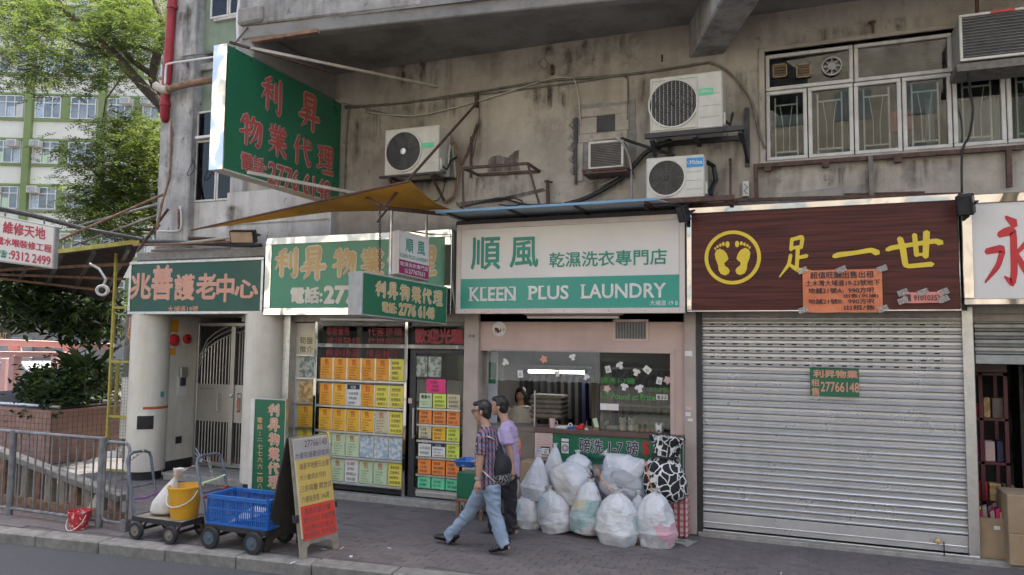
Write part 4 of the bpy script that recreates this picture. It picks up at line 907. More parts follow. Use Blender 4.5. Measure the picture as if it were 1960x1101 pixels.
pp = tag(MB().box(lx(1029), lx(1062), YL-.085, YL-.08, lz(873,1045), cz-.065).build('paper_notice', m['letpink'], None), 'pale pink printed notice on the counter left of the green banner', 'notice')
q = MB(); ink_lines(q, lx(1031), lx(1061), lz(850,1045), cz-.075, 5, YL-.0865, 0, .9, .3); q.build('lettering', m['ink'], pp, fix=False); washer(pp, lx(1042), lx(1056), lz(868,1045), lz(856,1045), YL-.086)
# lower shelf notices behind the bags
q = MB().box(lx(1125), lx(1150), yb, yb+.004, lz(905,1100), lz(893,1100)); tag(q.build('paper_notice', m['paper']), 'small white price slip below the green banner behind the bags', 'notice')
# vent grille and round wall plate
vt = thing('vent_grille', 'square metal vent grille in the pink wall above the serving window', 'vent', W(1207,632,YL))
vx0, vx1, vz0, vz1 = WR(1178,616,1237,649,YL)
MB().box(vx0-.03,vx1+.03,YL-.012,YL-.001,vz1,vz1+.03).box(vx0-.03,vx1+.03,YL-.012,YL-.001,vz0-.03,vz0).box(vx0-.03,vx0,YL-.012,YL-.001,vz0,vz1).box(vx1,vx1+.03,YL-.012,YL-.001,vz0,vz1).build('frame', m['letpink'], vt)
MB().box(vx0,vx1,YL-.003,YL-.001,vz0,vz1).build('backing', m['black'], vt)
for i in range(20): MB().box(vx0+(vx1-vx0)*(i+.3)/20, vx0+(vx1-vx0)*(i+.6)/20, YL-.01, YL-.003, vz0, vz1).build('slat', m['frame'], vt)
pc = W(956,630,YL); pl = thing('wall_plate', 'round white plate with colourful dots hanging on the pink wall', 'wall plate', pc)
MB().lathe((pc.x,YL-.001,pc.z), [(.1,0),(.105,.012),(.09,.016)], 28, (0,-1,0)).build('disc', m['white'], pl, smooth=True)
for k in range(12):
    a = random.uniform(2.6,6.6); r_ = random.uniform(.02,.085); MB().lathe((pc.x+math.cos(a)*r_,YL-.0172,pc.z+math.sin(a)*r_), [(random.choice((.01,.014,.02)),0),(.008,.002)], 10, (0,-1,0)).build('dot', m[random.choice(('redp','navy','letgold','ink','letcoral'))], pl)
# vinyl curtain strip
vx0, vx1 = lx(940), lx(1150); vz0 = lz(730,1040)
cv = thing('vinyl_curtain', 'clear plastic sheet hanging across the top of the laundry window', 'plastic curtain', ((vx0+vx1)/2, -.02, vz0))
q = MB(); n = 46; vs_ = []; fs = []
for i in range(n+1):
    x = vx0+(vx1-vx0)*i/n
    for j in range(4): vs_.append((x, -.03+.012*math.sin(i*1.3+j)*j/3+.008*math.sin(i*.5), wz1+.02-(wz1+.02-vz0)*j/3+.006*math.sin(i*.9)*(j == 3)))
    if i:
        for j in range(3): a = (i-1)*4+j; fs.append((a, a+4, a+5, a+1))
q.add(vs_, fs); q.build('sheet', m['vinyl'], cv, smooth=2)
# stickers on the glass
def shirt(px, py, s_, mat, kind=0, Y=YL+.045, rot=0):
    c = W(px, py, Y); q = MB(); h = s_
    poly = [(-.5,-.9),(.5,-.9),(.5,.1),(.85,-.1),(1.1,.45),(.5,.9),(.2,.9),(0,.7),(-.2,.9),(-.5,.9),(-1.1,.45),(-.85,-.1),(-.5,.1)] if kind == 0 else ([(-.8,-1),(.8,-1),(.8,1),(-.8,1)] if kind == 1 else [(math.cos(i*2*math.pi/10)*(1 if i % 2 else .65), math.sin(i*2*math.pi/10)*(1 if i % 2 else .65)) for i in range(10)])
    c_, s2 = math.cos(rot), math.sin(rot); q.prism([(a*c_-b*s2, a*s2+b*c_) for a, b in poly], (c.x,c.y,c.z), (h,0,0), (0,0,h), (0,-.003,0)); return q, c
stk = [(1164,707,.045,'letwhite',1,.25),(1187,700,.05,'signwhite',0,.6),(1218,713,.05,'letcream',0,-.3),(1239,708,.05,'letwhite',1,.9),(1262,729,.045,'letwhite',1,-.2),(1278,728,.06,'letpink',2,.2),(1162,744,.055,'letpink',2,.5),(1195,741,.05,'letwhite',0,-.2),(1224,744,.055,'signwhite',0,.3)]
st2 = [(967,694,.05,'signwhite',0,-.8),(996,716,.05,'letwhite',1,.1),(1067,715,.045,'letcream',0,.1),(1096,684,.045,'letwhite',0,.3),(1122,722,.045,'signwhite',0,-.5),(1041,688,.06,'letcoral',2,.1)]
for l_, par, Y in ((stk, la, YL+.045), (st2, cv, -.05)):
    for (px, py, s_, mt_, kd_, rt_) in l_:
        q, c = shirt(px, py, s_, mt_, kd_, Y, rt_); q.build('sticker', m[mt_], par)
        if kd_ == 1: MB().ring((c.x, Y-.0035, c.z-.008), .018, .006, .001, (0,-1,0), 14).build('sticker_mark', m['ink'], par)
m['filmgreen'] = M('green_film_letter', (.05,.3,.05), None, 5, .5)
q = MB(); TX(q, '磅洗1-7磅', 1149,722,1215,733, YL+.045, off=.02, lift=0); TX(q, '(送衣服務)', 1238,742,1281,750, YL+.045, lift=0); TX(q, '1-7 Pound at Price', 1150,752,1254,763, YL+.045, off=.02, lift=0); q.build('lettering', m['filmgreen'], la, fix=False)
x_ = WR(1256,755,1278,766,YL+.045); pr = MB().box(x_[0],x_[1],YL+.042,YL+.046,x_[2],x_[3]).build('price_tag', m['letwhite'], la)
q = MB(); TX(q, '$22', 1258,757,1276,764, YL+.04, lift=0, off=.02); q.build('lettering', m['ink'], la, fix=False)
x_ = WR(1149,772,1184,786,YL+.04); MB().box(x_[0],x_[1],YL+.038,YL+.044,x_[2],x_[3]).build('notice_card', m['white'], la)
for px, py, mt_, hx, hy in ((1318,677,'white',7,5),(1318,782,'letpink',6,4),(1317,793,'white',5,4),(1321,804,'white',5,3)):
    x_ = WR(px-hx,py-hy,px+hx,py+hy,-.065); MB().box(x_[0],x_[1],-.066,-.0605,x_[2],x_[3]).build('sticker', m[mt_], B)
q = MB(); TX(q, '19 B', 897,641,908,646,-.065, off=.02, lift=0); q.build('lettering', m['ink'], B, fix=False)
# interior of the laundry
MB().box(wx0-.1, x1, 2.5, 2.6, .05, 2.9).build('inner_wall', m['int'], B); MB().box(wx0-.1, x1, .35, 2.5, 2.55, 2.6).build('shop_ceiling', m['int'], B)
a, b = W(1012,711,1.2), W(1118,713,1.2); t = thing('tube_light', 'lit white fluorescent tube hanging inside the laundry', 'tube light', (a+b)/2)
MB().cyl(a, b, .022, n=8).build('tube', m['lamp'], t); MB().box(a.x-.03,b.x+.03,1.16,1.24,a.z+.03,a.z+.08).build('batten', m['frame'], t); MB().cyl((a.x+.1,1.2,a.z+.08),(a.x+.1,1.2,2.55),.006,n=5).cyl((b.x-.1,1.2,a.z+.08),(b.x-.1,1.2,2.55),.006,n=5).build('hanger', m['dark'], t)
cols_ = ['navy','intd','dark','dark','dgreen','navy','intd','intd','navy','dark','glassred','intd','board']
ra = thing('garment_rail', 'rail of dark clothes hanging behind the laundry counter', 'clothes rail', (-3, 1.9, .1))
MB().cyl((lx(940)-.4,1.9,1.95),(lx(1290)+.2,1.9,1.95),.018,n=8).build('rail', m['steel'], ra)
for i in range(26):
    x = lx(930)-.3+i*.115; q = MB(); n = 8; h = random.uniform(.7,1.05)
    prof = [(0,.0),(.03,-.04),(.2,-.12),(.24,-.2),(.22,-h),(-.22,-h),(-.24,-.2),(-.2,-.12),(-.03,-.04)]
    q.prism([(a_, b_) for a_, b_ in prof], (x,1.9,1.93), (.25,.97,0), (0,0,1), (.06,-.015,0)); q.build('garment', m[random.choice(cols_)], ra)
curtain('curtain', lx(1098), lx(1140), .9, .6, 2.0, m['carddull'], la, 24, .015)
MB().box(lx(921),lx(938),.25,.28,.9,2.2).build('notice_board', m['greysheet'], la); MB().box(lx(921)+.01,lx(936),.24,.249,1.75,2.05).build('poster', m['green'], la)
MB().cyl(W(1024,748,.1), W(1023,822,.1), .012, n=8).build('post', m['steel'], la)
# folded laundry stacks
for k in range(5):
    c = W(1050,796-k*9,.75); q = MB(); q.box(c.x-.27+random.uniform(0,.04),c.x+.25,.6,.95,c.z-.03,c.z+.035); tag(q.build('laundry_parcel', m['cable'], None, bevel=.025), 'grey plastic wrapped laundry parcel, '+('lowest','second lowest','middle','second from top','topmost')[k]+' in the stack behind the counter', 'laundry parcel', 'wrapped laundry parcels in a stack behind the counter')
sh = MB().box(lx(1148),lx(1280),.5,.8,lz(782,1215)-.02,lz(782,1215)); tag(sh.build('wall_shelf', m['ply']), 'narrow wooden shelf inside the laundry window', 'shelf')
mc = thing('pressing_machine', 'grey laundry machine standing inside behind the figurines', 'machine', (lx(1230),1.3,0)); MB().box(lx(1175),lx(1280),.9,1.5,.05,1.3).build('body', m['frame'], mc, bevel=.05); MB().box(lx(1185),lx(1215),.88,.9,1.15,1.22).build('control_panel', m['dark'], mc)
# ================================================================== ROLLER SHUTTERS
def shutter(name, label, X0, X1, Z0, Z1, Y, mat, pitch, nperf, bottom, slot=.137):
    t = thing(name, label, 'roller shutter', ((X0+X1)/2, Y, Z0)); L = X1-X0
    n = int((Z1-Z0-bottom)/pitch)
    prof = [(-.008,0),(.014,.004),(.027,.014),(.029,.024),(.016,.039),(-.004,.043),(.001,.047),(.003,pitch-.004),(-.008,pitch-.001)]
    def slat(segs):
        q = MB()
        for (a, b, i0, i1) in segs:
            pr = prof[i0:i1+1]; vs_ = []; fs = []
            for (d, z) in pr: vs_ += [(a,-d,z),(b,-d,z)]
            for i in range(len(pr)-1): fs.append((2*i,2*i+1,2*i+3,2*i+2))
            q.add(vs_, fs)
        o = q.build('slat', mat, None, fix=False, smooth=True, loc=(0,0,0)); me = o.data; bpy.data.objects.remove(o); return me
    plain = slat([(-L/2, L/2, 0, 8)])
    if nperf:
        segs = [(-L/2, L/2, 0, 3), (-L/2, L/2, 4, 8)]; k = int((L-.16)/slot); st = -L/2+.1; prev = -L/2
        for i in range(k):
            a = st+i*slot; segs.append((prev, a, 3, 4)); prev = a+.056
        segs.append((prev, L/2, 3, 4)); perf = slat(segs)
    for i in range(n):
        me = perf if i >= n-nperf else plain
        link_mesh('slat', me, ((X0+X1)/2, Y+random.uniform(-.002,.002), Z0+bottom+i*pitch), t).rotation_euler = (random.uniform(-.05,.05), random.uniform(-.0008,.0008), 0)
    return t
X0, X1 = W(1344,800).x, W(1846,800).x
t = shutter('roller_shutter', 'closed silver roller shutter with slotted upper rows below the brown sign', X0, X1, .06, 2.76, .02, m['shutter'], .0815, 8, .22)
MB().box(X0, X1, .0, .02, .09, .275).box(X0, X1, -.012, .0, .15, .165).build('bottom_bar', m['shutter'], t, bevel=.004)
MB().box(X0-.05, X0, -.03, .06, .05, 2.75).build('guide_rail', m['alu'], t); MB().box(X1, X1+.075, -.04, .06, .05, 2.75).build('guide_rail', m['alu'], t)
MB().box(X0-.04, X1+.1, -.05, -.015, .045, .075).build('sill_bar', m['alu'], t, bevel=.004)
px_ = W(1802,1050,-.05); MB().lathe((px_.x-.03,-.03,.2), [(.03,0),(.03,.025),(.015,.035)], 12, (0,-1,0)).build('lock', m['letgold'], t); MB().box(px_.x+.02,px_.x+.032,-.05,-.04,.0,.2).build('latch', m['dark'], t)
MB().box(X0, X1, .05, .06, .06, 2.74).build('interior_shade_sheet', m['black'], t)  # black plane behind the slots, painted stand-in for the shade inside the shop
MB().box(W(1337,1020).x, 24, -.07, .4, -.05, .045).build('step', m['step'], B, bevel=.008)
# green poster on the shutter
a = WR(1550,705,1645,761,-.035); po = thing('poster', 'small green estate agent poster with orange lettering stuck on the closed shutter', 'poster', (a[0],-.03,a[2]))
MB().box(a[0],a[1],-.035,-.032,a[2],a[3]).build('sheet', m['green'], po)
q = MB(); TX(q,'利昇物業',1557,708,1641,722,-.035,off=.03,lift=.003); TX(q,'27766148',1571,731,1644,749,-.035,off=.02,lift=.003); TX(q,'租',1553,726,1568,739,-.035,off=.02,lift=.003); TX(q,'售',1553,742,1568,757,-.035,off=.02,lift=.003); q.build('lettering', m['letcoral'], po, fix=False)
# notices taped on the brown sign
def taped(px0,py0,px1,py1,label,mat,lines,Y=-.36):
    a = W(px0,py0,Y); b = W(px1,py1,Y); t = thing('taped_notice', label, 'notice', (a.x,Y,b.z)); q = MB(); n = 10; vs_ = []; fs = []
    for i in range(n+1):
        for j in range(n+1):
            x = a.x+(b.x-a.x)*i/n; z = b.z+(a.z-b.z)*j/n; vs_.append((x, Y-.004-.006*mnoise.noise((x*5,z*7,1)), z+.006*mnoise.noise((x*4,3,z))))
    for i in range(n):
        for j in range(n): k = i*(n+1)+j; fs.append((k,k+n+1,k+n+2,k+1))
    q.add(vs_, fs); q.build('sheet', mat, t, smooth=2)
    for (x, z) in ((a.x,a.z),(b.x,a.z),(a.x,b.z+.03),(b.x,b.z+.04),((a.x+b.x)/2,a.z)):
        MB().obox((x,Y-.013,z),(.05,0,.02),(0,.0005,0),(-.012,0,.03)).build('tape', m['tape'], t)
    q = MB()
    for (tx, f0, g0, f1, g1) in lines: put_text(q, tx, (a.x+(b.x-a.x)*f0, Y-.012, b.z+(a.z-b.z)*g0), (1,0,0), (0,0,1), (b.x-a.x)*(f1-f0), (a.z-b.z)*(g1-g0), off=.012, lift=0)
    q.build('lettering', m['ink'], t, fix=False)
taped(1536,518,1690,598,'crumpled orange handwritten notice taped over the lower edge of the brown sign',m['orangepaper'],[('超值旺舖出售出租',.1,.8,.9,.96),('土木灣大埔道19-23號地下',.04,.62,.97,.76),('地舖21號A:  990方呎',.07,.45,.9,.58),('出售(另議)',.52,.33,.95,.43),('地舖21號B:  990方呎',.07,.2,.9,.32),('出租/售',.52,.06,.9,.17)])
taped(1728,560,1806,580,'small narrow pink phone number slip taped near the right end of the brown sign',m['pinkpaper'],[('電 91010353',.06,.2,.92,.8)])
# ---- right-hand shop: half open dull shutter, dark store with goods
X0, X1 = W(1868,700).x, 4.6
t = shutter('roller_shutter', 'dull grey rolled up shutter above the open store at the right edge', X0, X1, W(1900,697).z, 2.82, .02, m['shutter2'], .085, 0, .1)
MB().box(X0, X1, .0, .03, W(1900,697).z, W(1900,697).z+.1).build('bottom_bar', m['frame'], t, bevel=.005)
MB().box(W(1850,800).x+.03, W(1868,800).x, -.03, .2, .045, 2.8).build('post', m['alu'], B, bevel=.006)
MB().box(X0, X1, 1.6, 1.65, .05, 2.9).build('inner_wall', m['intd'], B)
m['maroon'] = M('dark_maroon_metal', (.09,.014,.02), None, 5, .5); rs = thing('display_shelf', 'dark red metal shelf with goods inside the open store', 'shelf', (X0+.4,.8,.05))
s0 = W(1872,720,.5); s1 = W(1912,720,.5)
for xx in (s0.x+.02, s1.x+.06): MB().box(xx-.02,xx+.02,.5,.54,.05,2.05).box(xx-.02,xx+.02,1.0,1.04,.05,2.05).build('upright', m['maroon'], rs)
for zz in (.55,1.0,1.5,2.02): MB().box(s0.x-.1,s1.x+.08,.5,1.04,zz,zz+.03).build('shelf_board', m['maroon'], rs)
MB().box(s0.x-.1,s1.x+.08,.5,1.04,2.06,2.35).build('top_panel', m['carddull'], rs)
gi = 0; gj = 0
for zz in (.58,1.03,1.53):
    x = s0.x-.05
    while x < s1.x+.02:
        w_ = random.uniform(.06,.12); h = random.uniform(.12,.26); c = ('redp','photoy','carddull','magenta','letpink','navy')[gj % 6]; cn = ('red','tan','dull brown','purple','pale pink','navy')[gj % 6]; gj += 1
        tag(MB().box(x,x+w_,.55,.7,zz,zz+h).build('goods_box', m[c], None, bevel=.006), 'small '+cn+' packaged box on the '+('lowest','middle','upper')[gi]+' red shelf of the open store', 'box', 'packaged goods on the red shelf'); x += w_+.02
    gi += 1
ds = thing('display_shelf', 'tall dark shelf unit standing back in the open store at the frame edge', 'shelf', (3.0,1.2,.05))
for xx in (s1.x+.35, s1.x+1.1): MB().box(xx-.02,xx+.02,1.1,1.5,.05,2.4).build('upright', m['dark'], ds)
for zz in (.5,1.0,1.5,2.0): MB().box(s1.x+.37,s1.x+1.08,1.1,1.5,zz,zz+.03).build('shelf_board', m['dark'], ds)
for zz in (1.03,1.53):
    for k in range(3): tag(MB().box(s1.x+.42+k*.2,s1.x+.57+k*.2,1.12,1.4,zz,zz+.3).build('carton', m['carddull'], None, bevel=.01), ('left','middle','right')[k]+' dim carton on the '+('middle' if zz < 1.2 else 'upper')+' board of the dark back shelf', 'carton', 'dim cartons on the back shelf')
def carton(x0,x1,y0,y1,z0,z1,label,open_=False):
    t = thing('cardboard_box', label, 'carton', ((x0+x1)/2,(y0+y1)/2,z0))
    if open_:
        MB().box(x0,x1,y0,y0+.01,z0,z1).box(x0,x1,y1-.01,y1,z0,z1).box(x0,x0+.01,y0+.01,y1-.01,z0,z1).box(x1-.01,x1,y0+.01,y1-.01,z0,z1).box(x0+.01,x1-.01,y0+.01,y1-.01,z0,z0+.01).build('body', m['card'], t)
    else:
        MB().box(x0,x1,y0,y1,z0,z1).build('body', m['card'], t, bevel=.008)
        MB().box((x0+x1)/2-.03,(x0+x1)/2+.03,y0-.002,y1+.002,z1-.06,z1+.002).build('tape', m['letgold'], t)
    MB().box(x1-.14,x1-.08,y0-.003,y0-.001,z1-.12,z1-.08).build('label_sticker', m['white'], t); return t
g0 = G(1878,1058,.05); xx0, xx1 = W(1873,1010,.05).x, W(1931,1010,.05).x
carton(xx0,xx1,.05,.5,.05,W(1900,992,.05).z,'open cardboard box full of packets in the store doorway',True)
for k in range(16):
    zt = W(1900,992,.05).z; x = random.uniform(xx0+.04,xx1-.04); y = random.uniform(.1,.44); h = random.uniform(.02,.09)
    tag(MB().obox((x,y,zt+h-.06),(.02,.004,.01),(0,.015,0),(-.004,0,.08)).build('packet', m[('redp','letpink','ylw','white','navy','hot')[k % 6]], None), ('red','pale pink','yellow','white','navy','hot pink')[k % 6]+' packet sticking out of the open cardboard box', 'packet', 'packets in the open cardboard box')
xr = W(1929,1040,-.1).x
zc1 = W(1935,1022,-.15).z
carton(xr,xr+.6,-.15,.35,.046,zc1,'plain sealed cardboard box, lower of the stack by the store doorway'); carton(xr+.0,xr+.58,-.14,.34,zc1,W(1935,947,-.14).z,'plain sealed cardboard box, upper of the stack by the store doorway')

# ================================================================== AIR CONDITIONERS AND WALL CLUTTER
def fan_grille(q, c, r, rings=7, spokes=16, Y=0):
    rings = 11
    for k in range(2, rings+1): q.ring((c[0],Y,c[1]), r*k/rings, .0035, .004, (0,-1,0), 28)
    for k in range(spokes):
        a = 2*math.pi*k/spokes; q.bar((c[0]+math.cos(a)*r*.14,Y-.003,c[1]+math.sin(a)*r*.14),(c[0]+math.cos(a)*r,Y-.003,c[1]+math.sin(a)*r),.003,.005,(0,1,0))
def outdoor_unit(label, px0, py0, px1, py1, dy, kind):
    Yf = -dy; x0, x1, z0, z1 = WR(px0,py0,px1,py1,Yf); w_ = x1-x0; h = z1-z0
    t = thing('outdoor_unit', label, 'air conditioner', ((x0+x1)/2,Yf,z0))
    MB().box(x0,x1,Yf+.012,-.06,z0,z1).build('casing', m['offwhite'], t, bevel=.015)
    fc = (x0+w_*(.36 if kind != 'grid' else .33), z0+h*.5); r = h*.42
    MB().ring((fc[0],Yf+.011,fc[1]), r+.012, .02, .018, (0,-1,0), 36).build('fan_surround', m['offwhite'], t, smooth=True)
    MB().lathe((fc[0],Yf+.0108,fc[1]), [(r,0),(r,.003)], 30, (0,-1,0)).build('fan_opening', m['black'], t)
    q = MB()
    for k in range(3):
        a = k*2*math.pi/3+.5; q.prism([(.03*math.cos(a),.03*math.sin(a)),(r*.9*math.cos(a-.35),r*.9*math.sin(a-.35)),(r*.95*math.cos(a+.1),r*.95*math.sin(a+.1)),(r*.8*math.cos(a+.5),r*.8*math.sin(a+.5))],(fc[0],Yf+.006,fc[1]),(1,0,0),(0,0,1),(0,-.002-.0003*k,0))
    q.build('fan_blade', m['dark'], t)
    if kind == 'open':
        MB().lathe((fc[0],Yf+.003,fc[1]), [(.05,0),(.045,.012),(.02,.016)], 18, (0,-1,0)).build('fan_hub', m['alu'], t)
    else:
        q = MB(); fan_grille(q, fc, r, 9 if kind == 'round' else 8, 12, Yf-.002); q.build('fan_grille', m['cable'], t)
        MB().lathe((fc[0],Yf-.003,fc[1]), [(.03,0),(.025,.008)], 14, (0,-1,0)).build('grille_badge', m['dark'], t)
        if kind == 'grid':
            q = MB(); xg1 = x0+w_*.66
            q.box(x0+.02,xg1,Yf-.002,Yf+.01,z1-.05,z1-.035).box(x0+.02,xg1,Yf-.002,Yf+.01,z0+.03,z0+.045).box(x0+.02,x0+.032,Yf-.002,Yf+.01,z0+.045,z1-.05).box(xg1-.012,xg1,Yf-.002,Yf+.01,z0+.045,z1-.05)
            for i in range(1,11): xx = x0+.03+(xg1-x0-.04)*i/11; q.box(xx-.002,xx+.002,Yf-.005,Yf-.002,z0+.045,z1-.05)
            q.build('guard_frame', m['offwhite'], t)
    for k in range(3 if kind != 'open' else 1):
        MB().box(x0+w_*.7,x1-.03,Yf+.009,Yf+.0125,z0+h*(.2+.2*k),z0+h*(.2+.2*k)+.006).build('panel_line', m['frame'], t)
    MB().box(x1,x1+.03,Yf+.05,Yf+.16,z0+.04,z0+.2).build('valve_cover', m['offwhite'], t, bevel=.008)
    MB().tube([(x1+.02,Yf+.1,z0+.1),(x1+.08,Yf+.12,z0+.05),(x1+.1,Yf+.2,z0+.2),(x1+.08,-.03,z0+.3)], .018, 6).build('pipe', m['bcable'], t)
    return t, x0, x1, z0, z1, Yf
t,x0,x1,z0,z1,Yf = outdoor_unit('old beige outdoor air conditioner with a bare black fan, left on the stained wall', 736,249,838,329,.45,'open')
a = WR(805,274,830,284,Yf); MB().box(a[0],a[1],Yf+.008,Yf+.0118,a[2]+.02,a[3]).build('badge', m['mint'], t)
br = thing('wall_bracket', 'grey steel bracket carrying the old air conditioner with the bare fan', 'bracket', (x0,0,z0-.05))
for xx in (x0+.1, x1-.1): MB().bar((xx,-.46,z0-.03),(xx,0,z0-.03),.04,.04).bar((xx,-.44,z0-.05),(xx,-.01,z0-.35),.03,.03).build('arm', m['rust'], br)
MB().box(x0-.06,x1+.12,-.47,-.42,z0-.03,z0-.001).build('rail', m['dark'], br); MB().box(x0-.06,x1+.12,-.08,-.03,z0-.03,z0-.001).build('rail', m['dark'], br)
t,x0,x1,z0,z1,Yf = outdoor_unit('large white outdoor air conditioner with green badge, highest on the wall', 1243,150,1383,243,.5,'grid')
a = WR(1337,170,1365,180,Yf); MB().box(a[0],a[1],Yf+.007,Yf+.0118,a[2],a[3]).build('badge', m['mint'], t, bevel=.004)
q = MB(); TX(q,'GENERAL',1340,173,1362,178,Yf+.006,lift=0,off=.02); q.build('lettering', m['letwhite'], t, fix=False)
br = thing('wall_bracket', 'dark steel shelf bracket under the large air conditioner', 'bracket', (x0,0,z0-.05))
q = MB(); q.box(x0-.06,x1+.25,-.52,-.46,z0-.06,z0-.002).box(x0-.06,x1+.25,-.08,-.02,z0-.06,z0-.002); q.build('rail', m['dark'], br)
for xx in (x0+.02,x0+.55,x1+.2): MB().bar((xx,-.5,z0-.08),(xx,-.01,z0-.08),.05,.03).build('arm', m['dark'], br)
MB().bar((x1+.22,-.48,z0-.08),(x1+.26,-.02,z0-.35),.04,.04).bar((x1+.25,-.03,z0-.4),(x1+.25,-.03,z0+.35),.06,.03).build('arm', m['dark'], br); MB().bar((x0+.02,-.48,z0-.08),(x0+.02,-.02,z0-.35),.04,.04).build('arm', m['dark'], br)
t,x0,x1,z0,z1,Yf = outdoor_unit('white outdoor air conditioner with a blue badge standing above the laundry awning', 1236,303,1348,377,.5,'round')
a = WR(1314,303,1346,318,Yf); MB().box(a[0],a[1],Yf+.006,Yf+.0118,a[2],a[3]).build('badge', M('blue_badge',(.02,.3,.62),None,4,.4), t)
q = MB(); TX(q,'Midea',1321,307,1344,315,Yf+.005,lift=0,off=.02); q.build('lettering', m['letwhite'], t, fix=False)
MB().ring((W(1318,311,Yf).x,Yf+.005,W(1318,311,Yf).z), .02, .004, .001, (0,-1,0), 14).build('badge_mark', m['letwhite'], t)
br = thing('wall_bracket', 'rusty angle steel bracket under the air conditioner with blue badge', 'bracket', (x0,0,z0-.05))
MB().box(x0-.02,x1+.35,-.54,-.47,z0-.06,z0-.002).build('rail', m['rust'], br); MB().box(x0-.02,x1+.35,-.1,-.04,z0-.06,z0-.002).build('rail', m['rust'], br)
for xx in (x0,x1+.3): MB().bar((xx,-.5,z0-.08),(xx,-.01,z0-.08),.045,.04).build('arm', m['rust'], br)
MB().bar((x1+.3,-.45,z0-.03),W(1398,305),.03,.03).bar((x0-.02,-.03,z0+.45),(x0-.02,-.03,z0-.1),.05,.03).build('arm', m['rust'], br)
MB().tube([W(1352,310,-.25),W(1366,318,-.12),W(1370,345,-.1),W(1358,368,-.2)], .03, 8).build('hose', m['bcable'], br)
# window-type air conditioners
def window_unit(label, px0, py0, px1, py1, dy, mat, cage=False, hood=False):
    Yf = -dy; x0,x1,z0,z1 = WR(px0,py0,px1,py1,Yf); t = thing('window_air_conditioner', label, 'air conditioner', ((x0+x1)/2,Yf,z0))
    f = .03; q = MB(); q.box(x0,x1,Yf,Yf+.03,z1-f,z1).box(x0,x1,Yf,Yf+.03,z0,z0+f).box(x0,x0+f,Yf,Yf+.03,z0+f,z1-f).box(x1-f,x1,Yf,Yf+.03,z0+f,z1-f); q.build('front_frame', m[mat], t, bevel=.005)
    MB().box(x0+.01,x1-.01,Yf+.03,.05,z0+.01,z1-.01).build('casing', m['frame'], t)
    MB().box(x0+f,x1-f,Yf+.015,Yf+.028,z0+f,z1-f).build('coil', m['dark'], t)
    n = 14
    for i in range(n):
        zz = z0+f+(z1-z0-2*f)*(i+.5)/n; MB().box(x0+f,x1-f,Yf+.006,Yf+.014,zz-.004,zz+.004).build('louvre', m['cable'], t)
    if cage:
        MB().tube([(x0-.06,0,z0-.02),(x0-.06,Yf-.06,z0-.02),(x1+.06,Yf-.06,z0-.02),(x1+.06,0,z0-.02)], .018, 4).build('cradle', m['rust'], t)
        MB().box(x0-.06,x1+.06,Yf-.06,0,z0-.07,z0-.045).build('tray', m['rust'], t)
    return t,x0,x1,z0,z1
cp = thing('plaster_patch', 'rough mortar patch with a dark square hole around the small window air conditioner', 'wall patch', W(1160,270))
px0,px1,pz0,pz1 = WR(1100,207,1212,340)
hx0,hx1,hz0,hz1 = WR(1143,223,1178,252)
def jag(x0,x1,z0,z1,j,nm,mat,y0):
    P = []
    for (ax_,az_),(bx_,bz_) in (((x0,z0),(x1,z0)),((x1,z0),(x1,z1)),((x1,z1),(x0,z1)),((x0,z1),(x0,z0))):
        for i in range(7): f = i/7; P.append((ax_+(bx_-ax_)*f+random.uniform(-j,j), az_+(bz_-az_)*f+random.uniform(-j,j)))
    return MB().prism(P,(0,y0,0),(1,0,0),(0,0,1),(0,-y0-.0015,0)).build(nm, mat, cp)
jag(px0+.01,px1+.02,pz0-.02,pz1+.03,.025,'rough_edge',m['patch'],-.012)
q = MB()
q.box(px0+.08,hx0,-.03,-.0125,hz0,hz1-.02).box(hx1,px1-.05,-.03,-.0125,hz0,hz1).box(px0+.1,px1-.04,-.028,-.0125,hz1,pz1-.03).box(px0+.06,px1-.07,-.03,-.0125,hz0-.12,hz0-.001).box(px0+.04,px0+.13,-.028,-.0125,pz0,hz0-.121).box(px1-.1,px1-.04,-.026,-.0125,pz0+.06,hz0-.121); q.build('mortar', m['wall'], cp, bevel=.012)
MB().box(hx0,hx1,-.016,-.0125,hz0,hz1).build('hole', m['black'], cp)
MB().box(px0+.02,px0+.05,-.06,-.03,pz0-.05,pz1-.15).build('batten', m['dark'], cp)
for k in range(5):
    zz = pz0+.1+k*.16; MB().tube([(px0+.0,-.02,zz),(px0-.025-.02*(k % 3),-.025,zz+.05),(px0-.01,-.02,zz+.13)], [.02,.03,.015], 6).build('foam', m['patch'], cp, smooth=2)
MB().box(hx0-.05,hx1+.1,-.05,-.03,hz0-.115,hz0-.02).build('lintel', m['wall'], cp, bevel=.01)
window_unit('small boxed window air conditioner in a rusty cradle set in patched plaster', 1126,272,1193,320,.3,'offwhite',True)
t,x0,x1,z0,z1 = window_unit('large cream window air conditioner at the top right above the windows', 1835,29,2000,100,.45,'offwhite')
MB().box(x0+.3,x0+.52,-.462,-.451,z1-.03,z1-.005).build('red_tag', m['redp'], t)
MB().box(x0-.03,x1+.1,-.42,.0,z0-.1,z0-.015).build('cradle', m['cable'], t); MB().cyl((W(1868,10,-.2).x,-.25,z1),(W(1868,0,-.2).x,-.25,z1+.6),.02,n=6).build('hanger', m['rust'], t)
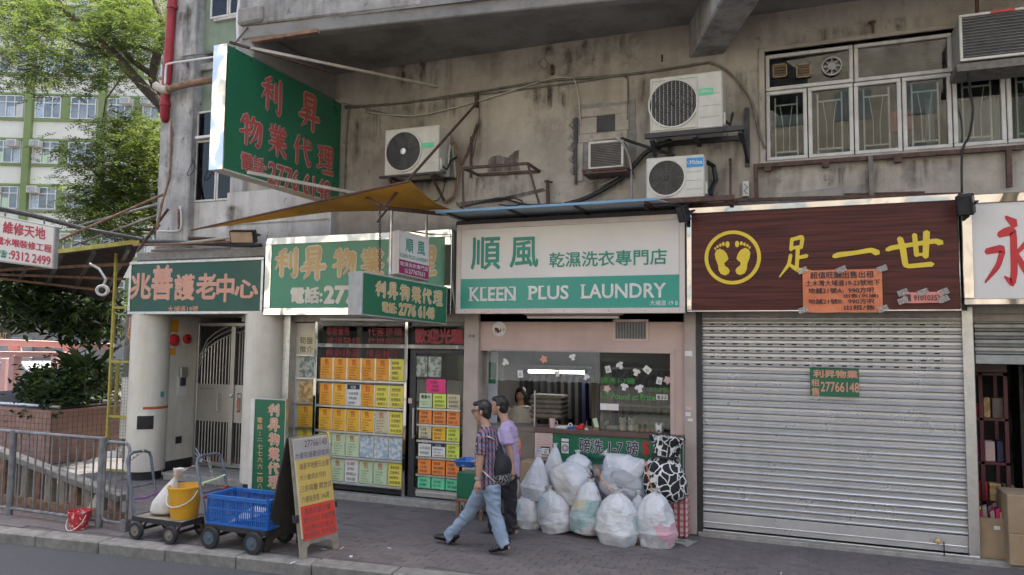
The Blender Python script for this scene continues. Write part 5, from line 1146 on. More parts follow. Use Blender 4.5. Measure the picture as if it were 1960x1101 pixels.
# empty rusty bracket frame
fr_ = thing('bracket_frame', 'empty rusty angle iron frame jutting from the stained wall', 'bracket', W(950,330))
pA, pB = W(886,322,-.5), W(1010,313,-.5); wA, wB = W(915,335,-.01), W(1033,328,-.01)
MB().bar(pA,pB,.035,.035).build('bar', m['rust'], fr_); MB().bar(pA,wA,.03,.03).build('bar', m['rust'], fr_); MB().bar(pB,wB,.03,.03).build('bar', m['rust'], fr_); MB().bar(wA,wB,.04,.04).build('bar', m['rust'], fr_)
MB().bar(pB,W(1032,390,-.4),.025,.025).build('bar', m['rust'], fr_); MB().bar(pA,W(887,402,-.6),.03,.03).build('bar', m['rust'], fr_)
# soot stain patches on the plaster as thin skins of scraped paint
def skin(label, poly, mat, Y=-.0025):
    q = MB(); P = [W(px,py,0) for px,py in poly]; c = sum(P, Vector())/len(P); q.add([(p.x,Y,p.z) for p in P], [tuple(range(len(P)))]); tag(q.build('wall_stain', mat, None), label, 'stain')
stainm = M('soot_stain', (.085,.07,.06), (.26,.23,.19), 9, .9, lo=.42, hi=.68, stretch=(1,1,.3))
skin('dark brown scorched patch on the wall above the empty rusty frame', [(933,330),(934,308),(941,300),(955,297),(972,302),(985,290),(994,287),(992,310),(996,326)], stainm)
skin('grey scraped band on the wall below the window ledge', [(1490,388),(1497,372),(1540,366),(1600,358),(1660,352),(1655,372),(1570,384)], M('grey_scrape',(.26,.25,.235),(.36,.33,.28),8,.9,lo=.3,hi=.7))
skin('long dark smear on the wall behind the mustard awning', [(872,388),(960,378),(1040,360),(1046,366),(962,386),(876,396)], stainm)
# rail under the windows
rl = thing('wall_rail', 'rusty rail with drop brackets along the wall under the first-floor windows', 'rail', W(1700,310))
MB().bar(W(1450,318,-.05),W(1960,282,-.05),.05,.05).build('bar', m['rust'], rl)
for px, py0, py1, mt_ in ((1446,315,380,'rust'),(1666,300,377,'cable'),(1930,283,358,'rust')): MB().bar(W(px,py0,-.06),W(px+2,py1,-.06),.065,.05).build('drop_bracket', m[mt_], rl)
for px in (1470,1580,1718): p = W(px,322-(px-1450)*.07,-.05); MB().box(p.x-.04,p.x+.04,-.09,-.02,p.z-.05,p.z+.02).build('clip', m['rust'], rl)
MB().bar(W(1615,372,-.05),W(1770,368,-.05),.02,.02).build('bar', m['rust'], rl)
MB().bar(W(1385,384,-.1),W(1840,372,-.1),.04,.04).build('bar', m['rust'], rl)
# loose wall hardware
def wall_bits(label, bars, mat, name='wall_fixing', cat='bracket'):
    q = MB()
    for a, b, w_ in bars: q.bar(a, b, w_, w_)
    tag(q.build(name, mat, None), label, cat)
wall_bits('short rusty pipe stub on the wall right of the empty frame', [(W(1048,345,-.06),W(1049,390,-.06),.04),(W(1044,347,-.02),W(1056,349,-.14),.03)], m['rust'])
wall_bits('rusty bolt high on the wall below the soffit', [(W(1057,125,-.05),W(1058,142,-.05),.04)], m['rust'])
wall_bits('dark iron hook on the wall above the first-floor windows', [(W(1662,44,-.06),W(1676,42,-.06),.03),(W(1670,42,-.06),W(1671,62,-.06),.03)], m['rust'])
wall_bits('small rusty hook on the wall left of the large air conditioner', [(W(1267,105,-.03),W(1267,118,-.03),.02)], m['rust'])
wall_bits('rusty forked bracket left of the empty frame', [(W(914,238,-.03),W(896,290,-.3),.03),(W(902,262,-.03),W(901,340,-.03),.03),(W(897,290,-.3),W(884,316,-.4),.03)], m['rust'])
sw_ = thing('switch_box', 'small white switch box with a wire on the wall below the windows', 'switch box', W(1428,362)); a = WR(1421,348,1434,376,-.03); MB().box(a[0],a[1],-.06,-.005,a[2],a[3]).build('box', m['white'], sw_, bevel=.006); MB().tube([W(1424,352,-.065),W(1431,358,-.075),W(1424,366,-.07),W(1431,371,-.065)], .005, 4).build('wire', m['ink'], sw_)
def cable(label, pts, r, mat, Y=-.03, name='cable'):
    P = [W(*p[:2], p[2] if len(p) > 2 else Y) for p in pts]
    Q = []
    for i in range(len(P)-1):
        a = P[max(0,i-1)]; b = P[i]; c = P[i+1]; d = P[min(len(P)-1,i+2)]
        for k in range(5):
            t_ = k/5; Q.append(.5*((2*b)+(c-a)*t_+(2*a-5*b+4*c-d)*t_*t_+(3*b-a-3*c+d)*t_**3))
    Q.append(P[-1]); tag(MB().tube(Q, r, 6).build(name, mat, None, smooth=2), label, 'pipe' if 'pipe' in label else 'cable')
cable('grey conduit pipe running high along the wall and down beside the windows', [(660,204),(760,198),(900,178),(1050,155),(1200,143),(1340,122),(1362,121),(1390,135),(1420,165),(1440,200),(1452,250),(1464,285)], .016, m['cable'])
cable('second thin grey conduit below the main one along the wall', [(660,208),(900,183),(1100,158),(1180,145),(1198,148),(1202,160),(1201,230)], .012, m['cable'], -.025)
cable('pale cable sagging across the wall from the big green sign', [(700,215),(790,222),(870,206),(960,180),(1050,152),(1092,149),(1101,158),(1108,190),(1111,240)], .01, m['wcable'], -.035)
cable('vertical grey conduit beside the big green sign', [(668,205),(664,260),(661,330),(660,372)], .014, m['cable'])
cable('thick black hose looping from the window air conditioner to the laundry awning', [(1190,265,-.3),(1210,272,-.2),(1240,282,-.15),(1290,298,-.2)], .022, m['bcable'], name='hose')
cable('thick black ribbed hose dropping diagonally to the laundry awning', [(1285,270,-.2),(1240,290,-.1),(1215,315,-.08),(1190,340,-.08),(1160,360,-.08),(1120,380,-.1),(1080,392,-.2)], .032, m['bcable'], name='hose')
cable('pale grey hose hanging from the window air conditioner', [(1176,262,-.33),(1190,272,-.33),(1203,300,-.2),(1208,330,-.15),(1209,383,-.15)], .016, m['frame'], name='hose')
cable('pale cord along the black hose', [(1300,265,-.15),(1255,280,-.1),(1225,308,-.06),(1190,335,-.06),(1145,357,-.06)], .008, m['wcable'])
cable('rusty tan pipe beside the old bare-fan air conditioner', [(862,275,-.25),(870,274,-.2),(876,290,-.15),(880,310,-.1),(876,345,-.08),(868,375,-.06),(850,388,-.06)], .022, m['rustpipe'], name='pipe')
cable('pale pipe bundle beside the old bare-fan air conditioner', [(858,320,-.28),(860,290,-.25),(864,276,-.2),(868,300,-.12),(872,340,-.1)], .014, m['wcable'], name='pipe')
cable('black cable hanging down from the large top right air conditioner', [(1852,126,-.4),(1858,180,-.25),(1862,215,-.2),(1855,260,-.12),(1842,290,-.08),(1841,370,-.08)], .013, m['bcable'])
cable('thin cable bundle at the left side of the laundry sign', [(868,440,-.3),(866,520,-.3),(868,570,-.3),(874,598,-.28)], .012, m['wcable'])
cable('thin dark cable crossing the pilaster', [(376,325,-.2),(370,310,-.2),(358,335,-.2),(370,328,-.2),(374,290,-.2)], .006, m['bcable'])
# pipes at the corner of the building
rp = thing('red_pipe', 'red painted drain pipe running down the corner of the building', 'pipe', W(316,220,-.3))
P0 = W(333,0,-.22); P0.z += 1.2; MB().tube([W(333,-60,-.22),W(330,0,-.22),W(322,120,-.22),W(316,190,-.22),W(315,222,-.22),W(318,230,-.15)], .075, 10).build('tube', m['red'], rp, smooth=2)
for py in (14,200): p = W(331-(py*.075),py,-.22); MB().cyl((p.x,-.22,p.z-.03),(p.x,-.22,p.z+.03),.09,n=12).build('collar', m['red'], rp)
cable('rusty horizontal pipe ending in a pale collar at the building corner', [(322,171,-.3),(360,161,-.3),(412,152,-.3)], .06, m['rustpipe'], name='pipe')
cable('thick pale elbow pipe joining the red drain pipe', [(298,164,-.3),(312,172,-.3),(322,171,-.3)], .075, m['beigepipe'], name='pipe')
cable('thin white pipe bent around the red drain pipe', [(316,162,-.35),(318,130,-.35),(324,122,-.35),(370,115,-.3),(412,109,-.3)], .018, m['white'], name='pipe')
cable('thin grey pipe above the white one on the pilaster', [(330,118,-.2),(350,114,-.2),(352,108,-.2),(412,100,-.2)], .012, m['cable'], name='pipe')
cable('white vertical pipe beside the top window', [(456,78,-.4),(455,30,-.4),(462,-10,-.4)], .025, m['white'], name='pipe')
cable('thin white pipe bend below the pilaster', [(302,442,-.2),(330,443,-.2),(344,440,-.2),(347,425,-.2),(345,395,-.2)], .014, m['white'], name='pipe')
cable('slim rusty pipe standing on the pilaster foot', [(342,440,-.19),(342,400,-.19)], .02, m['rustpipe'], name='pipe')
cable('bamboo-like brown pole leaning at the building corner', [(328,232,-.35),(325,330,-.35),(310,390,-.5),(300,440,-.6)], .02, m['rustpipe'], name='pole')
# floodlights
def floodlight(label, px, py, w_, h, Y, yaw, mat, lens):
    c = W(px, py, Y); t = thing('floodlight', label, 'floodlight', c); cs, sn = math.cos(yaw), math.sin(yaw); u = Vector((cs,sn,0)); f_ = Vector((sn,-cs,-.35)).normalized(); v = u.cross(f_)
    q = MB(); q.obox(c, u*w_/2, f_*.06, v*h/2); q.build('housing', m[mat], t, bevel=.012)
    MB().obox(c+f_*.063, u*(w_/2-.025), f_*.004, v*(h/2-.02)).build('lens', m[lens], t)
    MB().tube([c-u*(w_/2+.01), c-u*(w_/2+.01)-f_*.14, c+u*(w_/2+.01)-f_*.14, c+u*(w_/2+.01)], .012, 4).build('yoke', m['dark'], t)
    MB().cyl(c-f_*.14, (c.x, min(c.y+.35,-.05), c.z+.08), .012, n=6).build('arm', m['dark'], t); return t
floodlight('dark floodlight with a bronze lens above the entrance sign', 466,453,.4,.2,-.5,.25,'dark','lampoff')
floodlight('black floodlight at the corner between the laundry and brown signs', 1308,409,.12,.2,-.55,-.5,'black','dark')
floodlight('black floodlight between the brown sign and the white sign', 1848,392,.16,.22,-.55,-.4,'black','dark')
# clutter of poles above the entrance ledge
cl = thing('pole_bundle', 'bundle of old bamboo and metal poles lying above the entrance sign ledge', 'poles', W(380,465,-.3))
for (a, b, mt_, r_) in (((300,472,-.3),(495,448,-.3),'wcable',.02),((255,470,-.5),(470,462,-.2),'rustpipe',.02),((262,462,-.2),(500,470,-.2),'dark',.035),((330,455,-.1),(520,462,-.1),'rust',.03),((290,480,-.35),(440,474,-.35),'cable',.018)):
    MB().tube([W(*a),W(*b)], r_, 6).build('pole', m[mt_], cl)
for (a, b, mt_) in (((318,370,-.4),(108,462,-1.2),'rustpipe'),((312,388,.3),(150,432,1.2),'grail'),((320,405,.2),(140,470,1.5),'cable'),((322,400,-.4),(262,482,-.6),'rust'),((306,430,-.3),(276,462,-.5),'cable')):
    MB().tube([W(*a),W(*b)], .022, 6).build('pole', m[mt_], cl)

# run-off stains on the plaster (own shapes, fading out at their edges)
D1 = dripmat('sooty_runoff', (.075,.063,.052), 1.05, 3.1); D2 = dripmat('rusty_runoff', (.13,.07,.04), 1.2, 8.7)
def runoff(px0, py0, px1, py1, mat, y=-.003, par=None):
    a = W(px0,py0,y); b = W(px1,py0,y); z1 = max(a.z,b.z); z0 = W((px0+px1)/2,py1,y).z; nx, nz = 8, 8; vs_ = []; fs = []; fd = []
    for i in range(nx+1):
        for j in range(nz+1):
            u_, w_ = i/nx, j/nz; vs_.append((a.x+(b.x-a.x)*u_, y, z0+(z1-z0)*w_)); fd.append(min(1, 4*u_*(1-u_)*1.2)*min(1, w_*1.3)*min(1,(1-w_)*12+.0))
    for i in range(nx):
        for j in range(nz): k = i*(nz+1)+j; fs.append((k,k+nz+1,k+nz+2,k+1))
    o = MB().add(vs_, fs).build('stain', mat, par or B, fix=False); at = o.data.attributes.new('fade','FLOAT','POINT'); at.data.foreach_set('value', fd)
for a in ((735,336,860,400,D1),(890,335,1035,400,D1),(1100,335,1215,395,D1),(1235,258,1400,330,D1),(1340,240,1420,385,D2),(1450,312,1560,385,D1),(1560,318,1700,380,D1),(1700,305,1840,370,D1),(1040,386,1060,400,D2),(905,225,925,320,D2),(660,205,740,340,D1),(740,195,900,260,D1),(1000,165,1110,260,D1),(1200,145,1250,300,D1),(1380,130,1460,240,D1),(1500,60,1800,112,D1),(700,120,900,200,D1),(1000,90,1250,160,D1)): runoff(*a)
for a in ((318,240,345,430,D1),(330,100,372,235,D1),(340,10,370,120,D1),(400,395,470,440,D1)): runoff(*a, y=-.164)

cable('black cable drooping between the old air conditioner and the mustard awning', [(838,320,-.2),(850,345,-.1),(846,372,-.06),(830,385,-.06),(790,372,-.06)], .009, m['bcable'])
cable('thin black cable along the top edge of the laundry awning', [(880,398,-.1),(935,384,-.08),(960,380,-.06),(1010,392,-.1),(1075,390,-.1)], .014, m['bcable'])
cable('tangled black loop of cable above the laundry awning', [(945,384,-.1),(975,378,-.12),(1000,386,-.12),(985,394,-.12),(955,392,-.1)], .01, m['bcable'])
cable('grey wire dropping from the soffit conduit to the empty rusty frame', [(915,178,-.03),(917,225,-.04),(912,262,-.05),(905,300,-.06)], .006, m['bcable'])
cable('wire loop hanging on the wall below the soffit', [(1031,120,-.02),(1036,113,-.04),(1043,112,-.05),(1048,125,-.05),(1042,132,-.04),(1034,127,-.03),(1031,120,-.02)], .005, m['cable'])
cable('pale wire beside the large air conditioner down to the bracket', [(1378,172,-.35),(1382,200,-.25),(1392,225,-.15),(1386,240,-.2)], .008, m['wcable'])
cable('grey wire from the air conditioner with blue badge to the brown sign', [(1355,372,-.3),(1375,378,-.2),(1400,382,-.1),(1430,378,-.06)], .009, m['bcable'])
# ================================================================== STREET PROPS
random.seed(5)
# ---- galvanised pedestrian railing
def railing_panel(q_root, xa, xb, y, z0, z1, nb, lm):
    MB().tube([(xa+.0,y,z1),(xb,y,z1)], .022, 8).build('top_rail', m['grail'], q_root, smooth=True)
    MB().tube([(xa,y,z0),(xb,y,z0)], .022, 8).build('bottom_rail', m['grail'], q_root, smooth=True)
    for i in range(nb):
        x = xa+(xb-xa)*(i+.7)/(nb+.4); MB().cyl((x,y,z0),(x,y,z1),.011,n=6).build('bar', m['grail'], q_root)
YR = -2.73
ra_ = thing('railing', 'grey galvanised pedestrian railing along the kerb at the lower left', 'railing', (-9,YR,0))
pxs = [W(-150,900,YR).x, W(22,905,YR).x, W(193,925,YR).x]
zt = W(110,833,YR).z; zb = W(110,985,YR).z
for i, x in enumerate(pxs):
    MB().cyl((x,YR,0),(x,YR,zt+.02),.042,n=12).build('post', m['grail'], ra_, smooth=True)
for a, b in zip(pxs[:-1], pxs[1:]): railing_panel(ra_, a+.04, b-.04, YR, zb, zt-.0, 10, 0)
xe = W(245,930,YR).x; x0 = pxs[-1]+.05; r = .07; pts = [(x0,YR,zt-.03-r),(x0+r*.3,YR,zt-.03-r*.3),(x0+r,YR,zt-.03),(xe-r,YR,zt-.03),(xe-r*.3,YR,zt-.03-r*.3),(xe,YR,zt-.03-r),(xe,YR,zb+r),(xe-r*.3,YR,zb+r*.3),(xe-r,YR,zb),(x0+r,YR,zb),(x0+r*.3,YR,zb+r*.3),(x0,YR,zb+r),(x0,YR,zt-.03-r)]
MB().tube(pts, .02, 8).build('end_loop', m['grail'], ra_, smooth=True)
for i in range(3): x = x0+(xe-x0)*(i+1)/4; MB().cyl((x,YR,zb),(x,YR,zt-.03),.01,n=6).build('bar', m['grail'], ra_)
MB().box(xe-.05,xe+.03,YR-.04,YR+.04,0,zb+.05).build('foot', m['grail'], ra_)
# ---- sloping timber-and-concrete balustrade behind the railing
bl = thing('ramp_balustrade', 'sloping weathered balustrade with broad posts behind the pedestrian railing', 'balustrade', W(110,930,-2.3))
a, b = W(-60,842,-2.2), W(236,953,-2.45); MB().bar(a, b, .16, .09).build('handrail', m['kerb'], bl, bevel=.01)
for i in range(13):
    f = (i+.5)/13; p = a.lerp(b, f); MB().box(p.x-.06,p.x+.06,p.y-.04,p.y+.04,-.02,p.z-.04).build('post', m['ply'] if i % 3 else m['rustpipe'], bl, bevel=.006)
MB().bar((a.x,a.y-.02,.06),(b.x,b.y-.02,.06),.12,.14).build('plinth', m['rustpipe'], bl)
# ---- chain on the railing, bag tied at foot
tag(chain('chain', W(232,847,-2.66), W(236,884,-2.66), m['steel'], None, .05, .006, .014), 'steel chain looped over the end of the pedestrian railing', 'chain')
g = G(178,990); q = MB(); 
def lump(q, c, rx, ry, rz, n=10, k=10, amp=.12, seed=0, flat=.0):
    vs_ = []; fs = []
    for i in range(n+1):
        ph = math.pi*i/n
        for j in range(k):
            th = 2*math.pi*j/k; d = Vector((math.sin(ph)*math.cos(th), math.sin(ph)*math.sin(th), -math.cos(ph)))
            f = 1+amp*mnoise.noise(d*2.3+Vector((seed,0,0)))*2; z = d.z*rz*f
            vs_.append((c[0]+d.x*rx*f, c[1]+d.y*ry*f, c[2]+max(z, -rz*(1-flat))))
    for i in range(n):
        for j in range(k): j2 = (j+1) % k; fs.append((i*k+j, i*k+j2, (i+1)*k+j2, (i+1)*k+j))
    q.add(vs_, fs)
lump(q, (g.x,g.y,.11), .1,.07,.13, seed=3); lump(q, (g.x+.04,g.y,.24), .035,.03,.07, seed=4)
tag(q.build('plastic_bag', m['letcream'], None, smooth=2), 'small crumpled white plastic bag tied at the foot of the railing', 'bag')
# ---- buckets
def bucket(label, c, r, h, mat, contents, handle_mat):
    t = thing('bucket', label, 'bucket', c); MB().lathe(c, [(r*.76,0),(r*.78,.01),(r,h),(r*1.06,h),(r*1.06,h+.02),(r*.98,h+.02),(r*.96,h-.03),(r*.8,h-.08)], 24).build('body', mat, t, smooth=True)
    MB().lathe((c[0],c[1],c[2]+h-.085), [(r*.93,0),(r*.5,.03),(.0,.04)], 14).build('contents', contents, t)
    MB().tube([(c[0]-r*1.05,c[1]-.01,c[2]+h-.02)]+[(c[0]+r*1.1*math.cos(a),c[1]-r*1.05*math.sin(a)*.9-.01,c[2]+h-.04-.16*math.sin(a)) for a in [math.pi*(1-i/8) for i in range(1,8)]]+[(c[0]+r*1.05,c[1]-.01,c[2]+h-.02)], .006, 5).build('handle', handle_mat, t); return t
m['redspot'] = M('paint_splashed_red', (.52,.03,.04), (.7,.5,.48), 22, .5, lo=.56, hi=.6)
g = G(150,1012); bucket('small red paint-splashed bucket standing on the pavement by the railing', (g.x,g.y,0), .125, .2, m['redspot'], m['int'], m['letcream'])
# ---- trolleys
def wheel(par, c, r, wd, rim):
    w_ = MB().lathe((c[0],c[1]-wd/2,c[2]), [(r*.58,0),(r*.95,.0),(r,wd*.25),(r,wd*.75),(r*.95,wd),(r*.58,wd)], 20, (0,1,0)).build('wheel', m['rubber'], par, smooth=True)
    MB().lathe((c[0],c[1]-wd/2-.003,c[2]), [(r*.6,0),(r*.56,.012),(r*.25,.004),(r*.2,-.012),(.0,-.012)], 16, (0,1,0)).build('rim', rim, w_, smooth=True)
m['rimblue'] = M('blue_wheel_rim', (.05,.11,.16), (.1,.1,.09), 14, .6)
def trolley(label, x0, x1, y0, y1, zt, ztop, lean, r):
    t = thing('platform_trolley', label, 'trolley', ((x0+x1)/2,(y0+y1)/2,0))
    MB().box(x0,x1,y0,y1,zt-.03,zt).build('platform', m['ply'], t, bevel=.006)
    MB().box(x0,x1,y0-.012,y0-.001,zt-.05,zt+.005).box(x0,x1,y1+.001,y1+.012,zt-.05,zt+.005).box(x0-.012,x0-.001,y0,y1,zt-.05,zt+.005).box(x1+.001,x1+.012,y0,y1,zt-.05,zt+.005).build('edge_frame', m['dark'], t)
    for x in (x0+.12,x1-.12):
        MB().bar((x,y0-.02,r),(x,y1+.02,r),.03,.03).build('axle', m['dark'], t); MB().bar((x-.07,y0+.06,zt-.03),(x,y0+.03,r),.025,.02).bar((x+.07,y0+.06,zt-.03),(x,y0+.03,r),.025,.02).build('axle_bracket', m['dark'], t)
        for y in (y0-.045,y1+.045): wheel(t, (x,y,r), r, .05, m['rimblue'] if r > .11 else m['cable'])
    q = .09; xt = x0-lean
    P = [(x0,y0+.02,zt),(x0-lean*.15,y0+.02,zt+.12),(xt+lean*.12,y0+.02,ztop-q),(xt+.01,y0+.04,ztop-.03),(xt,y0+.02+q,ztop),(xt,y1-.02-q,ztop),(xt+.01,y1-.04,ztop-.03),(xt+lean*.12,y1-.02,ztop-q),(x0-lean*.15,y1-.02,zt+.12),(x0,y1-.02,zt)]
    MB().tube(P, .018, 8).build('handle', m['trolley'], t, smooth=True)
    zm_ = zt+(ztop-zt)*.45; xm = x0-lean*.45; MB().tube([(xm,y0+.02,zm_),(xm,y1-.02,zm_)], .014, 6).build('cross_bar', m['trolley'], t)
    return t, xm, zm_
tA,xm,zm_ = trolley('low platform trolley with tilted tube handle carrying the sack and yellow bucket', -7.42, -6.66, -2.9, -2.52, .24, .96, .16, .1)
MB().tube([(xm,-2.88,zm_-.14),(xm+.05,-2.7,zm_-.15),(xm+.1,-2.54,zm_-.1)], .012, 5).build('strap', M('purple_strap',(.2,.05,.25),None,8), tA)
tB,xm,zm_ = trolley('low platform trolley with blue-rimmed wheels carrying the blue crate', -6.36, -5.52, -2.86, -2.42, .25, .98, .2, .12)
MB().tube([(xm+.02,-2.84,zm_-.05),(xm,-2.64,zm_-.06),(xm+.02,-2.44,zm_+.02)], .014, 5).build('strap', m['glassred'], tB)
MB().tube([(xm-.03,-2.84,zm_+.1),(xm-.02,-2.6,zm_+.12),(xm-.03,-2.44,zm_+.14)], .012, 5).build('strap', m['pgreen'], tB)
tag(chain('chain', (-6.55,-2.66,.97), (-6.48,-2.6,.62), m['steel'], None, .045, .005, .012), 'steel chain hanging from the handle of the trolley with the crate', 'chain')
chain2 = tag(chain('chain', (-7.56,-2.66,.96), W(245,884,-2.66), m['steel'], None, .045, .005, .012), 'steel chain tying the left trolley handle to the railing end', 'chain')
c = G(352,1008,.25); bucket('yellow paint-stained bucket on the trolley beside the white sack', (-6.83,-2.7,.242), .19, .35, m['yellow'], m['carddull'], m['white'])
sk = thing('sack', 'white woven sack with a tied neck leaning on the yellow bucket', 'sack', (-7.12,-2.68,.24))
q = MB(); N = 22; K = 20; vs_ = []; fs = []
for i in range(N+1):
    t_ = i/N; z = .245+.56*t_; rr = (.17*min(1,(t_/.06)**.5) if t_ < .06 else .17*(1-.15*t_) if t_ < .28 else max(.03, .163*(1-(t_-.28)/.62)+.0) if t_ < .84 else .03+.05*(t_-.84)/.16)
    cx = -7.16+.26*t_-.04*math.sin(t_*3)
    for j in range(K):
        a = 2*math.pi*j/K; f = 1+.1*mnoise.noise((math.cos(a)*2,math.sin(a)*2,t_*4))+.09*math.cos(7*a)*(t_ > .5)+.3*math.cos(5*a+1)*(t_ > .86); vs_.append((cx+rr*1.05*f*math.cos(a), -2.7+rr*.75*f*math.sin(a), z))
for i in range(N):
    for j in range(K): j2 = (j+1) % K; fs.append((i*K+j,i*K+j2,(i+1)*K+j2,(i+1)*K+j))
fs.append(tuple(range(K-1,-1,-1))); fs.append(tuple(N*K+j for j in range(K))); q.add(vs_, fs); q.build('bag', m['sack'], sk, smooth=2)
MB().ring((-7.16+.26*.84-.02,-2.7,.245+.56*.84), .042, .02, .02, (0,0,1), 14).build('tie', m['letgold'], sk)
# ---- blue crate of slotted plastic
cx0, cx1, cy0, cy1, cz0, cz1 = -6.34, -5.5, -2.85, -2.42, .256, .58
cr = thing('plastic_crate', 'blue slotted plastic crate on the right-hand trolley', 'crate', ((cx0+cx1)/2,(cy0+cy1)/2,cz0))
def crate_wall(a, b, nm):
    a, b = Vector(a), Vector(b); d = b-a; L = d.length; q = MB(); up = Vector((0,0,1)); h = cz1-cz0; th = .012
    q.bar(a+up*(h-.02), b+up*(h-.02), .035, .04); q.bar(a+up*.015, b+up*.015, .02, .03); q.bar(a+up*h*.55, b+up*h*.55, .014, .022); q.bar(a+up*h*.28, b+up*h*.28, .012, .012)
    n = int(L/.026)
    for i in range(n+1):
        p = a+d*(i/n); w_ = .022 if i % 8 == 0 else .008; q.bar(p+up*.03, p+up*(h-.04), w_, .012, d)
    q.build(nm, m['blue'], cr)
for a, b in (((cx0,cy0,cz0),(cx1,cy0,cz0)),((cx0,cy1,cz0),(cx1,cy1,cz0)),((cx0,cy0,cz0),(cx0,cy1,cz0)),((cx1,cy0,cz0),(cx1,cy1,cz0))): crate_wall(a, b, 'side_panel')
MB().box(cx0,cx1,cy0,cy1,cz0-.004,cz0+.006).build('base', m['blue'], cr)
q = MB(); c_ = (-5.92,-2.68,cz0+.008); q.add([(c_[0]-.2,c_[1]-.1,c_[2]),(c_[0]+.25,c_[1]-.12,c_[2]+.12),(c_[0]+.22,c_[1]+.1,c_[2]+.16),(c_[0]-.1,c_[1]+.12,c_[2]+.02),(c_[0]+.1,c_[1]-.02,c_[2]+.2)], [(0,1,4),(1,2,4),(2,3,4),(3,0,4)]); md = tag(q.build('crumpled_paper', m['paper'], None), 'crumpled white paper lying inside the blue crate', 'paper')
# ---- A-board
bn_, bf_ = Vector((-5.04,-2.86,0)), Vector((-4.95,-2.29,0)); tn_, tf_ = W(553,842,-2.83), W(628,825,-2.29)
tz = (tn_.z+tf_.z)/2; tn_.z = tz; tf_.z = tz
ab = thing('sandwich_board', 'folding wooden sandwich board with handwritten yellow and red property sheets on the pavement', 'sandwich board', (-5.25,-2.57,0))
u = (tf_-tn_+bf_-bn_).normalized(); vN = ((tn_+tf_)/2-(bn_+bf_)/2); Hh = vN.length; v = vN.normalized(); nn = u.cross(v).normalized(); Wd = ((bf_-bn_).length+(tf_-tn_).length)/2
def panel(o, u, v, n, H_, nm, foot=.13):
    o = Vector(o); q = MB(); q.prism([(0,0),(.09,0),(.11,foot*.8),(.15,foot),(Wd-.15,foot),(Wd-.11,foot*.8),(Wd-.09,0),(Wd,0),(Wd,H_),(0,H_)], o, u, v, n*-.02); return q.build(nm, m['ply'], ab, bevel=.003)
panel(bn_, u, v, nn, Hh, 'front_leaf')
bk0 = Vector((-5.6,-2.8,0)); tb = tn_-nn*.035-Vector((.01,0,0)); v2 = (tb-bk0).normalized(); u2 = u-v2*u.dot(v2); u2.normalize(); n2 = u2.cross(v2)
q = MB(); q.prism([(0,0),(.09,0),(.11,.12),(.15,.15),(Wd-.15,.15),(Wd-.11,.12),(Wd-.09,0),(Wd,0),(Wd,(tb-bk0).length),(0,(tb-bk0).length)], bk0, u2, v2, n2*.02); q.build('rear_leaf', m['board'], ab)
def on_board(a0, b0, a1, b1, mat, nm, lift): 
    o = bn_+u*(a0*Wd)+v*(b0*Hh)+nn*lift; q = MB(); q.prism([(0,0),((a1-a0)*Wd,0),((a1-a0)*Wd,(b1-b0)*Hh),(0,(b1-b0)*Hh)], o, u, v, nn*.002); return q.build(nm, m[mat], ab)
on_board(.06,.16,.96,.985,'beigecard','backing_or_shade_sheet',.002); on_board(.1,.14,.97,.42,'flame','red_sheet',.0045).data.materials[0] = M('red_sheet',(.7,.06,.035),(.62,.05,.03),5,.6)
on_board(.1,.422,.97,.80,'ygold','yellow_sheet',.0045).data.materials[0] = M('dull_yellow_sheet',(.62,.45,.12),(.56,.4,.1),5,.6); on_board(.08,.803,.98,.975,'greysheet','grey_sheet',.0045).data.materials[0] = M('grey_sheet',(.4,.38,.36),(.34,.32,.3),5,.6)
q = MB()
for txt, a0, b0, a1, b1 in (('27766148',.34,.905,.93,.96),('大量筍盤歡迎查詢',.08,.815,.97,.865),('海景平地輕天台屋',.16,.72,.93,.775),('大小盤俱全可約',.14,.63,.82,.68),('三房兩廳 開放式',.13,.535,.95,.59),('六樓後座售 246萬',.14,.445,.86,.5),('萬景街盤五樓',.18,.345,.85,.4),('實用530呎 高色靚盤',.14,.275,.97,.33),('3至數村放盤多',.13,.21,.9,.26),('歡迎查詢  特平筍盤',.12,.155,.95,.2)):
    put_text(q, txt, bn_+u*(a0*Wd)+v*(b0*Hh), u, v, (a1-a0)*Wd, (b1-b0)*Hh, off=.0, lift=.0078, shear=.12)
m['fadedink'] = M('faded_ink', (.12,.1,.09), (.06,.05,.05), 12, .7); q.build('lettering', m['fadedink'], ab, fix=False)
for b0 in (.36,): MB().obox(bn_+v*(Hh*.33)-nn*.02, u*.02, v*.04, nn*.03).build('hinge_strap', m['dark'], ab); MB().obox(bf_+v*(Hh*.37)+u*.012, u*.012, v*.03, nn*.015).build('clasp', m['dark'], ab)
MB().obox(tf_-v*.05+u*.0, u*.008, v*.06, nn*.012).build('clip', m['ylw'], ab)
# ---- tall narrow green sign by the column
YV = -.48; a = WR(489,764,541,944,YV); vs2 = thing('standing_sign', 'tall narrow green sign with vertical gold characters standing against the right column', 'sign', ((a[0]+a[1])/2,YV,0))
MB().box(a[0],a[1],YV,YV+.05,a[2],a[3]).build('panel', m['green'], vs2, bevel=.004)
MB().box(a[0]-.015,a[0]-.001,YV-.006,YV+.05,a[2],a[3]).box(a[1]+.001,a[1]+.012,YV-.006,YV+.05,a[2],a[3]).box(a[0],a[1],YV-.006,YV+.05,a[3]+.001,a[3]+.014).build('frame', m['alu'], vs2)
MB().box(W(477,850,YV).x,a[0]-.016,YV+.0,YV+.06,a[2]-.02,a[3]).build('side_board', m['white'], vs2, bevel=.003)
MB().box(a[0]+.02,a[1]-.02,YV+.01,YV+.04,.0,a[2]-.001).build('foot', m['dark'], vs2)
zc = [773,801,829,857,885,911]
